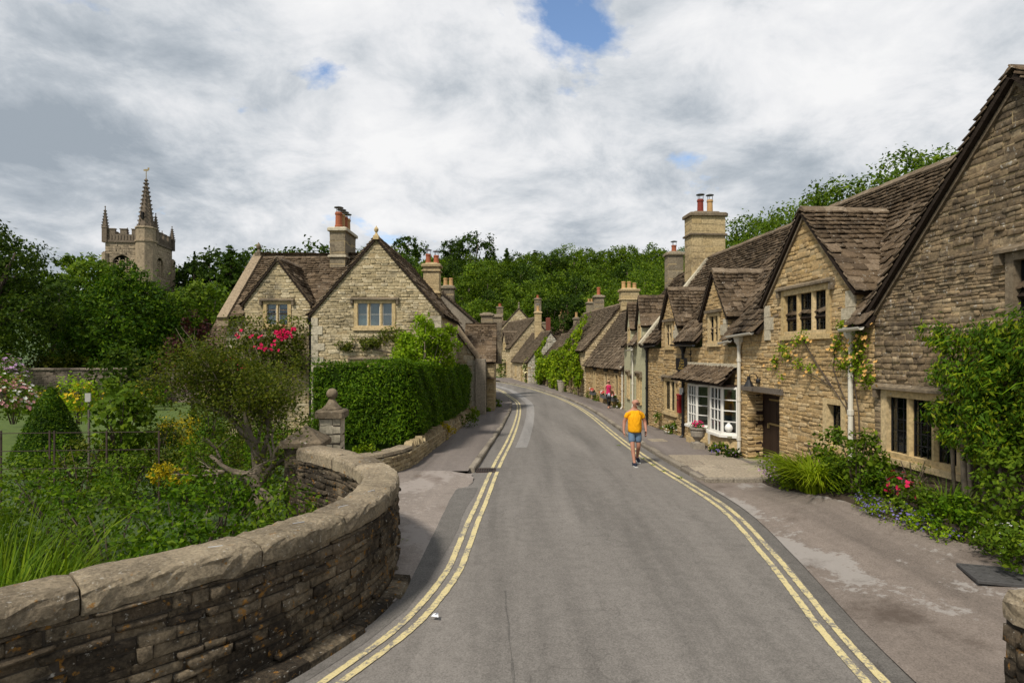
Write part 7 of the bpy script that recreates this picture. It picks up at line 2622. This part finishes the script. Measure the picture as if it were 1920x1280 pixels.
# ---- sign, lamps, post box, urn, flower boxes
def text_mesh(txt, size, mat, O, u, v, n, parent, name='lettering', align='CENTER', extr=0.002):
    cu = bpy.data.curves.new('txt', 'FONT')
    cu.body = txt
    cu.size = size
    cu.align_x = align
    cu.extrude = extr
    to = bpy.data.objects.new('txt', cu)
    COL.objects.link(to)
    me = bpy.data.meshes.new_from_object(to.evaluated_get(bpy.context.evaluated_depsgraph_get()))
    bpy.data.objects.remove(to)
    M = Matrix(((u[0], v[0], n[0], O[0]), (u[1], v[1], n[1], O[1]), (u[2], v[2], n[2], O[2]), (0, 0, 0, 1)))
    me.transform(M)
    me.materials.clear()
    me.materials.append(MATS[mat])
    o = bpy.data.objects.new(name, me)
    link(o, parent)
    return o


bpy.context.view_layer.update()
sg = thing('hanging_sign', 'black hanging shop sign with pointed foot and gold lettering on an iron bracket', 'sign', (5.95, 20.6, 2.6))
sy = 20.55
wx = WALL_R(sy)
m = MB()
m.tube([(wx, sy, 2.82), (wx - 0.62, sy, 2.82)], 0.012, 6)
m.tube([(wx - 0.02, sy, 2.55), (wx - 0.02, sy, 3.05)], 0.014, 6)
m.lathe((wx - 0.05, sy, 2.79), [(0.02, 0), (0.035, 0.03), (0.02, 0.06)], 8)
m.tube([(wx - 0.08, sy, 2.83), (wx - 0.16, sy, 2.88), (wx - 0.24, sy, 2.83)], 0.007, 5)
for a in (0.26, 0.42): m.tube([(wx - a, sy, 2.82), (wx - a, sy, 2.70)], 0.006, 5)
m.build('bracket', 'black_iron', sg)
cx_ = wx - 0.34
m = MB()
m.extrude([Vector((cx_ + a, sy + 0.015, 2.70 + b)) for a, b in ((-0.19, 0), (0.19, 0), (0.19, -0.40), (0.0, -0.53), (-0.19, -0.40))], Vector((0, -0.03, 0)))
m.build('board', 'black_iron', sg)
for k, (tx, sz) in enumerate((('The', 0.075), ('Old', 0.10), ('Post', 0.10), ('Office', 0.10))):
    text_mesh(tx, sz, 'gold_paint', (cx_, sy - 0.0175, 2.60 - 0.095 * k), (1, 0, 0), (0, 0, 1), (0, -1, 0), sg)
# lantern on the shop wall
la_ = thing('wall_lantern', 'black carriage lantern on the wall beside the shop canopy', 'lamp', (6.0, 20.98, 2.3))
ly = 20.98
lx = WALL_R(ly) - 0.16
m = MB()
m.lathe((lx, ly, 2.02), [(0.05, 0), (0.07, 0.02), (0.09, 0.26), (0.10, 0.27)], 6)
m.build('glass_body', 'steel', la_)
m = MB()
m.lathe((lx, ly, 2.28), [(0.125, 0), (0.12, 0.02), (0.05, 0.12), (0.02, 0.16), (0.03, 0.18), (0.005, 0.22)], 6)
for k in range(6):
    a = k * math.pi / 3
    m.tube([(lx + 0.07 * math.cos(a), ly + 0.07 * math.sin(a), 2.03), (lx + 0.1 * math.cos(a), ly + 0.1 * math.sin(a), 2.29)], 0.008, 4)
m.tube([(lx, ly, 2.02), (lx + 0.02, ly, 1.94), (lx + 0.17, ly, 1.98)], 0.012, 6)
m.build('frame', 'black_iron', la_)
# swan-neck lamp over the door
sl = thing('wall_lamp', 'black swan-neck lamp with conical shade above the plank door', 'lamp', (6.3, 15.8, 2.2))
ly = 15.75
wx = WALL_R(ly)
m = MB()
m.lathe((wx - 0.03, ly, 2.14), [(0.05, -0.06), (0.07, -0.03), (0.07, 0.03), (0.05, 0.06)], 10)
pts = [(wx - 0.04, ly, 2.16)] + [(wx - 0.17 + 0.11 * math.cos(a), ly + 0.02, 2.24 + 0.1 * math.sin(a)) for a in (0.0, 0.8, 1.6, 2.4, 3.1)]
m.tube(pts, 0.012, 6)
m.build('arm', 'black_iron', sl)
m = MB()
m.lathe((wx - 0.28, ly + 0.02, 2.0), [(0.13, 0), (0.12, 0.02), (0.045, 0.17), (0.045, 0.24), (0.02, 0.26)], 12)
m.build('shade', 'black_iron', sl)
# red post box and paper notice
pb = thing('post_box', 'narrow red wall post box beside the black downpipe', 'post box', (5.95, 21.6, 0.9))
ly = 21.55
wx = WALL_R(ly)
m = MB()
m.bbox((wx - 0.06, ly, 0.72), (0.12, 0.24, 0.62), 0.02, 0.075)
m.build('body', 'post_red', pb)
m = MB()
m.box((wx - 0.123, ly, 1.18), (0.012, 0.16, 0.035), 0.075)
m.build('slot', 'black_iron', pb)
m = MB(); m.bbox((wx - 0.065, ly, 1.335), (0.15, 0.27, 0.06), 0.02, 0.075); m.build('hood', 'post_red', pb)
nt_o = MB()
nt_o.box((WALL_R(21.15) - 0.145, 21.10, 1.52), (0.13, 0.012, 0.24))
tag(nt_o.build('paper_notice', 'paper', None), 'white paper notice fixed to the black downpipe', 'notice')
# stone urn with pink flowers
ur = thing('stone_urn', 'carved stone urn planter with pink flowers between the shop bays', 'planter', (5.72, 18.4, G(18.4) + PAVE_H))
uz = G(18.4) + PAVE_H
m = MB()
m.box((5.72, 18.4, uz + 0.08), (0.34, 0.34, 0.20))
m.lathe((5.72, 18.4, uz + 0.18), [(0.11, 0), (0.07, 0.06), (0.12, 0.11), (0.2, 0.2), (0.22, 0.34), (0.2, 0.38), (0.25, 0.42), (0.25, 0.46), (0.2, 0.46)], 16)
m.build('bowl', 'urn_stone', ur)
rng = np.random.default_rng(340)
C = np.stack([rng.normal(5.72, 0.09, 160), rng.normal(18.4, 0.09, 160), rng.uniform(uz + 0.62, uz + 0.78, 160)], 1)
obj_np('foliage', leaf_np(rng, C, np.tile([0, 0, 1.0], (160, 1)), (0.04, 0.08), 0.6), 'leaf_mid', ur)
blooms(ur, rng, C[:34] + np.array([0, 0, 0.06]), np.tile([-0.2, -0.5, 1.0], (34, 1)), (0.03, 0.05), 'petal_pink')
# flower boxes on the low cottage
for i, a in enumerate((2.3, 5.2, 7.6)):
    c = A4 + u4 * (a + 0.35) + n4 * 0.15 + Z * 0.12
    fb = thing('flower_box', ('grey window box with red and white flowers under the ' + ('far', 'middle', 'near')[i] + ' window of the low cottage'), 'window box', c, 'flower boxes on the low cottage')
    m = MB()
    m.obox(A4, u4, Z, n4, (a - 0.1, a + 0.8), (-0.02, 0.2), (0.05, 0.27))
    m.build('box', 'lead', fb)
    n = 150
    C = np.array([list(A4 + u4 * random.Random(i * 999 + k).uniform(a - 0.1, a + 0.8) + n4 * (0.1 + 0.16 * random.Random(k + 5).random()) + Z * (0.22 + 0.14 * random.Random(k * 3).random())) for k in range(n)])
    obj_np('foliage', leaf_np(rng, C, np.tile([-0.3, -0.3, 0.8], (n, 1)), (0.06, 0.12), 0.6), 'leaf_mid', fb)
    blooms(fb, rng, C[:16] + np.array([-0.05, -0.05, 0.06]), np.tile([-0.6, -0.4, 0.5], (16, 1)), (0.05, 0.085), 'petal_redf')
    blooms(fb, rng, C[16:30] + np.array([-0.05, -0.05, 0.06]), np.tile([-0.6, -0.4, 0.5], (14, 1)), (0.05, 0.085), 'petal_white')
pp_ = at(1053, 735, 49.5)
pt = thing('planter_pot', 'pale tapered planter standing under the creeper', 'planter', (pp_.x, 49.5, G(49.5) + PAVE_H))
m = MB(); m.lathe((pp_.x, 49.5, G(49.5) + PAVE_H), [(0.26, 0), (0.36, 0.85), (0.39, 0.86), (0.39, 0.95), (0.33, 0.95)], 14); m.build('pot', 'urn_stone', pt)
bush('pot_plant', 'small green plant growing in the pale planter', (pp_.x, 49.5, G(49.5) + PAVE_H + 0.85), (0.4, 0.4, 0.9), 400, (0.1, 0.2), 'leaf_mid', 350, cat='plant', stems=False)

# ---------------------------------------------------------------- people
mat_plain('skin', (0.40, 0.195, 0.13), 0.55, var=0.06, scale=20)
mat_plain('skin_fair', (0.50, 0.26, 0.17), 0.55, var=0.06, scale=20)
mat_plain('shirt_yellow', (0.76, 0.35, 0.012), 0.9, var=0.10, scale=5, bump_s=0.0, spec=0.05)
_t = NT.__new__(NT); _t.t = MATS['shirt_yellow'].node_tree
_b = [n_ for n_ in _t.t.nodes if n_.type == 'BSDF_PRINCIPLED'][0]
_g = _t.n('ShaderNodeNewGeometry')
bump(_t, _b, _t.noise(_t.mapping(_g.outputs['Position'], (1, 1, 0.45)), 9, 3, 0.5, 0.6), 0.9, 0.05)
mat_plain('denim', (0.10, 0.155, 0.23), 0.9, var=0.22, scale=12, bump_s=0.3)
mat_plain('shoe_navy', (0.012, 0.018, 0.04), 0.7, var=0.15)
mat_plain('sole_white', (0.6, 0.6, 0.58), 0.6)
mat_plain('lens_dark', (0.02, 0.02, 0.025), 0.2)
mat_plain('top_pink', (0.55, 0.02, 0.11), 0.9, var=0.08, scale=14)
mat_plain('trouser_black', (0.012, 0.012, 0.014), 0.85, var=0.2)
mat_plain('shirt_pale', (0.46, 0.50, 0.60), 0.9, var=0.15)
mat_plain('hair_blonde', (0.34, 0.23, 0.13), 0.7, var=0.3, scale=30)
mat_plain('leather_brown', (0.13, 0.06, 0.03), 0.6, var=0.2)
mat_plain('shirt_print', (0.60, 0.25, 0.03), 0.9)


def skin_mesh(name, verts, edges, mat, sub=2):
    """verts: (co, rx, ry); first is the root. Surface grown by Skin + Subdivision."""
    me = bpy.data.meshes.new(name)
    me.from_pydata([v[0] for v in verts], edges, [])
    o = bpy.data.objects.new(name, me)
    COL.objects.link(o)
    md = o.modifiers.new('skin', 'SKIN')
    md.use_smooth_shade = True
    for i, v in enumerate(verts):
        sv = me.skin_vertices[0].data[i]
        sv.radius = (v[1], v[2] if len(v) > 2 else v[1])
        sv.use_root = (i == 0)
    ss = o.modifiers.new('sub', 'SUBSURF')
    ss.levels = ss.render_levels = sub
    bpy.context.view_layer.update()
    ev = o.evaluated_get(bpy.context.evaluated_depsgraph_get())
    out = bpy.data.meshes.new_from_object(ev)
    bpy.data.objects.remove(o)
    out.materials.clear()
    out.materials.append(MATS[mat])
    out.polygons.foreach_set('use_smooth', [True] * len(out.polygons))
    return out


def person(root_label, loc, P):
    x0, y0, z0 = loc
    k = P['h'] / 1.75
    T = lambda p: (x0 + p[0] * k, y0 + p[1] * k, z0 + p[2] * k)
    root = thing('person', root_label, 'person', loc)

    def part(name, V, E, mat, sub=2):
        V = [(T(v[0]), v[1] * k, (v[2] if len(v) > 2 else v[1]) * k) for v in V]
        o = bpy.data.objects.new(name, skin_mesh(name, V, E, mat, sub))
        link(o, root)
        return o
    J = P['j']
    hd_ = P['head_turn']
    hs, hc_ = math.sin(hd_), math.cos(hd_)
    fw = lambda f, s_, z: (J['head'][0] + f * hs + s_ * hc_, J['head'][1] - f * hc_ + s_ * hs, z)   # f forward, s to the picture's right
    w = P.get('slim', 1.0)
    V = [(J['pelvis'], 0.125 * w, 0.10), ((0, -0.01, 1.12), 0.115 * w, 0.10), ((0, 0.0, 1.32), 0.135 * w, 0.095), ((0, 0.01, 1.46), 0.075, 0.06), ((0.0, 0.0, 1.525), 0.055, 0.055)]
    E = [(0, 1), (1, 2), (2, 3), (3, 4)]
    def add(v, rx, par, ry=None):
        V.append((v, rx, ry if ry else rx)); E.append((par, len(V) - 1)); return len(V) - 1
    # head with nose, chin and ears
    a = add(fw(0.01, 0, 1.585), 0.066, 4, 0.072)
    b = add(fw(0.012, 0, 1.645), 0.086, a, 0.098)
    c = add(fw(0.0, 0, 1.70), 0.077, b, 0.092)
    add(fw(-0.005, 0, 1.735), 0.04, c, 0.05)
    add(fw(0.105, 0, 1.635), 0.014, b)
    for s_ in (-1, 1): add(fw(-0.01, s_ * 0.088, 1.635), 0.012, b, 0.02)
    for side in ('l', 'r'):
        s_ = add(J['sh' + side], 0.064, 3)
        e = add(J['el' + side], 0.050, s_)
        wv = add(J['wr' + side], 0.033, e)
        hv = add(J['ha' + side], 0.034, wv, 0.022)
        d = (Vector(J['ha' + side]) - Vector(J['wr' + side])).normalized()
        sd_ = Vector((0.0, 1.0, 0.0))
        curl = Vector((0.5 if side == 'l' else -0.5, -0.2, 0))
        for q, (off, L) in enumerate(((-0.027, 0.07), (-0.009, 0.082), (0.009, 0.078), (0.027, 0.062))):
            f0 = Vector(J['ha' + side]) + d * 0.035 - sd_ * off
            f1 = f0 + (d + curl * 0.25).normalized() * L * 0.5
            f2 = f1 + (d + curl * 0.9).normalized() * L * 0.5
            i0 = add(tuple(f0), 0.0095, hv); i1 = add(tuple(f1), 0.009, i0); add(tuple(f2), 0.0075, i1)
        t0 = Vector(J['ha' + side]) - d * 0.01 + Vector((0, -0.035, 0)) + curl * 0.02
        t1 = t0 + (d * 0.7 + curl * 0.6 + Vector((0, -0.5, 0))).normalized() * 0.045
        i0 = add(tuple(t0), 0.011, hv); add(tuple(t1), 0.009, i0)
    for side in ('l', 'r'):
        h = add(J['hip' + side], 0.085 * w, 0)
        kn = add(J['kn' + side], 0.058 * w, h)
        mid = tuple(Vector(J['kn' + side]).lerp(Vector(J['an' + side]), 0.35) + Vector((0, 0.018, 0)))
        cf = add(mid, 0.056 * w, kn)
        an = add(J['an' + side], 0.037, cf)
        add(tuple(Vector(J['an' + side]).lerp(Vector(J['to' + side]), 0.6) - Vector((0, 0, 0.02))), 0.035, an)
    part('body', V, E, P['skin'])
    # top
    V = [((0, -0.03, 1.07), P['belly'][0], P['belly'][1]), ((0, -0.012, P['hem']), P['belly'][0] * 0.96, P['belly'][1] * 0.92), ((0, -0.015, 1.3), 0.19 * w, 0.14), ((0, 0.005, 1.425), 0.105 * w, 0.085), ((0, 0.0, 1.49), 0.066, 0.066)]
    E = [(0, 1), (0, 2), (2, 3), (3, 4)]
    for side in ('l', 'r'):
        s_ = Vector(J['sh' + side])
        V.append((tuple(s_ - Vector((0, 0, 0.012))), 0.070 * w)); E.append((3, len(V) - 1))
        if P['sleeve'] > 0:
            e = s_.lerp(Vector(J['el' + side]), P['sleeve'])
            V.append((tuple(e), 0.070)); E.append((len(V) - 2, len(V) - 1))
    part(P['top'][0], V, E, P['top'][1])
    # shorts or trousers
    V = [((0, 0.0, 0.93), 0.155 * w, 0.125), ((0, 0, 0.99), 0.15 * w, 0.12)]
    E = [(0, 1)]
    for side in ('l', 'r'):
        h, kn, an = Vector(J['hip' + side]), Vector(J['kn' + side]), Vector(J['an' + side])
        V.append((tuple(h - Vector((0, 0, 0.05))), 0.108 * w)); E.append((0, len(V) - 1))
        V.append((tuple(h.lerp(kn, 0.78 if P['shorts'] else 1.0)), (0.095 if P['shorts'] else 0.068) * w)); E.append((len(V) - 2, len(V) - 1))
        if not P['shorts']:
            V.append((tuple(kn.lerp(an, 0.92)), 0.046)); E.append((len(V) - 2, len(V) - 1))
    part(P['legs'][0], V, E, P['legs'][1])
    for side in ('l', 'r'):
        an, to = Vector(J['an' + side]), Vector(J['to' + side])
        fl = Vector((to.x - an.x, to.y - an.y, 0)).normalized()
        base = Vector((an.x, an.y, to.z))
        hz = an.z - 0.055
        heel = an - fl * 0.035 + Vector((0, 0, -0.045))
        V = [(tuple(an + Vector((0, 0, -0.035))), 0.05), (tuple(heel), 0.042), (tuple(an.lerp(to, 0.55)), 0.048, 0.04), (tuple(to), 0.042, 0.03)]
        sh = part('shoe', V, [(0, 1), (0, 2), (2, 3)], P['shoe'])
        if P.get('sole'):
            m = MB()
            A_, B_ = Vector(T(tuple(heel))), Vector(T(tuple(to)))
            f2 = (B_ - A_).normalized()
            sdv = f2.cross(Z).normalized()
            m.obox(A_, f2, sdv, f2.cross(sdv) * -1, (-0.04, (B_ - A_).length + 0.04), (-0.04, 0.04), (-0.048, -0.024))
            o = m.build('sole', P['sole'], None)
            o.parent = sh
    return root, T, fw


man_j = dict(pelvis=(0, 0, 0.95), head=(0.012, -0.02), shl=(-0.185, 0.0, 1.375), shr=(0.185, 0.0, 1.375),
             ell=(-0.275, 0.04, 1.13), wrl=(-0.30, -0.03, 0.90), hal=(-0.295, -0.06, 0.83),
             elr=(0.285, 0.05, 1.13), wrr=(0.285, -0.08, 0.93), har=(0.275, -0.13, 0.87),
             hipl=(-0.09, 0, 0.88), hipr=(0.09, 0, 0.88), knl=(-0.085, -0.15, 0.49), knr=(0.10, -0.03, 0.48),
             anl=(-0.06, -0.27, 0.085), anr=(0.125, 0.27, 0.15), tol=(-0.055, -0.45, 0.045), tor=(0.14, 0.11, 0.04))
mx = at(1190, 872, 16.05)
ROADZ = road_z(mx.x, mx.y) + 0.005
man, TM, fwM = person('bald man in bright yellow t-shirt and denim shorts walking along the road', (mx.x, mx.y, ROADZ),
    dict(h=1.75, j=man_j, head_turn=math.radians(38), skin='skin', belly=(0.205, 0.18), hem=0.87, sleeve=0.62, top=('t_shirt', 'shirt_yellow'), shorts=True, legs=('denim_shorts', 'denim'), shoe='shoe_navy', sole='sole_white'))
m = MB()
for s_ in (-0.036, 0.036):
    m.lathe(TM(fwM(0.098, s_, 1.638)), [(0.026, -0.018), (0.028, 0.0), (0.026, 0.018)], 8, sy=0.5)
for a, b in (((0.098, -0.06), (-0.01, -0.09)), ((0.098, 0.06), (-0.01, 0.09)), ((0.104, -0.012), (0.104, 0.012))):
    m.tube([TM(fwM(a[0], a[1], 1.645)), TM(fwM(b[0], b[1], 1.645))], 0.004, 5)
m.build('glasses', 'lens_dark', man)
m = MB()
m.tube([TM(fwM(0.075, -0.035, 1.575)), TM(fwM(0.092, 0, 1.57)), TM(fwM(0.075, 0.035, 1.575))], [0.012, 0.02, 0.012], 6)
m.build('grey_beard', 'urn_stone', man, True)
m = MB()
m.lathe(TM((0.285, -0.07, 0.94)), [(0.034, -0.012), (0.036, 0), (0.034, 0.012)], 10)
m.build('wristwatch', 'black_iron', man)
m = MB()
m.obox(TM((0.255, -0.16, 0.83)), (0.2, -0.95, 0.1), (0, 0.1, 1), (1, 0, 0), (-0.035, 0.035), (-0.07, 0.07), (-0.006, 0.006))
tag(m.build('mobile_phone', 'black_iron', None), 'dark mobile phone held in the walking man\'s hand', 'phone')

wom_j = dict(pelvis=(0, 0, 0.95), head=(0.0, -0.02), shl=(-0.17, 0.0, 1.40), shr=(0.17, 0.0, 1.40),
             ell=(-0.23, 0.04, 1.15), wrl=(-0.24, -0.02, 0.93), hal=(-0.235, -0.05, 0.86),
             elr=(0.255, 0.02, 1.16), wrr=(0.33, -0.12, 1.0), har=(0.35, -0.17, 0.95),
             hipl=(-0.08, 0, 0.88), hipr=(0.08, 0, 0.88), knl=(-0.06, -0.08, 0.49), knr=(0.085, -0.06, 0.48),
             anl=(-0.03, -0.14, 0.085), anr=(0.10, 0.20, 0.12), tol=(-0.03, -0.30, 0.035), tor=(0.11, 0.05, 0.035))
wx_ = at(1141, 768, 34.6)
wz = G(34.6) + PAVE_H
wom, TW, fwW = person('woman in pink sleeveless top and black leggings walking on the pavement with a brown bag', (wx_.x, 34.6, wz),
    dict(h=1.63, j=wom_j, head_turn=math.radians(5), skin='skin_fair', belly=(0.155, 0.13), hem=0.93, sleeve=0.0, top=('pink_top', 'top_pink'), shorts=False, legs=('leggings', 'trouser_black'), shoe='skin_fair', slim=0.92))
k = 1.63 / 1.75
m = MB()
for i in range(14):
    a = math.pi * (0.08 + 0.84 * i / 13)
    p0 = fwW(-0.03 - 0.075 * math.sin(a), 0.092 * math.cos(a), 1.70)
    p1 = fwW(-0.04 - 0.085 * math.sin(a), 0.10 * math.cos(a), 1.62)
    p2 = fwW(-0.035 - 0.07 * math.sin(a), 0.095 * math.cos(a), 1.52)
    m.tube([TW(fwW(-0.01, 0.02 * math.cos(a), 1.765)), TW(p0), TW(p1), TW(p2)], [0.018, 0.026, 0.026, 0.014], 6)
m.build('hair', 'hair_blonde', wom, True)
m = MB()
m.tube([TW(fwW(0.085, -0.07, 1.645)), TW(fwW(0.105, -0.035, 1.64)), TW(fwW(0.108, 0, 1.648)), TW(fwW(0.105, 0.035, 1.64)), TW(fwW(0.085, 0.07, 1.645))], [0.012, 0.024, 0.01, 0.024, 0.012], 6)
m.build('sunglasses', 'lens_dark', wom)
# pale shirt tied round the waist
V = [(TW((0, 0, 0.98)), 0.165 * k, 0.14 * k), (TW((0, 0.02, 0.88)), 0.185 * k, 0.155 * k), (TW((0.0, 0.06, 0.74)), 0.19 * k, 0.10 * k)]
o = bpy.data.objects.new('tied_shirt', skin_mesh('tied_shirt', V, [(0, 1), (1, 2)], 'shirt_pale'))
link(o, wom)
m = MB()
for s_ in (-1, 1):
    m.tube([TW((0.0, -0.15, 0.95)), TW((s_ * 0.04, -0.17, 0.85)), TW((s_ * 0.06, -0.15, 0.70))], [0.025, 0.04, 0.025], 6)
m.build('tied_sleeves', 'shirt_pale', wom, True)
bag = thing('shoulder_bag', 'small brown bag on a long strap at the woman\'s hip', 'bag', TW((0.2, -0.1, 0.9)))
m = MB(); m.bbox(TW((0.2, -0.1, 0.88)), (0.24, 0.1, 0.2), 0.03, 0.2); m.build('pouch', 'leather_brown', bag)
m = MB(); m.tube([TW((-0.13, -0.02, 1.455)), TW((-0.02, -0.16, 1.3)), TW((0.1, -0.17, 1.12)), TW((0.2, -0.12, 1.05))], 0.012, 5); m.build('strap', 'leather_brown', bag)
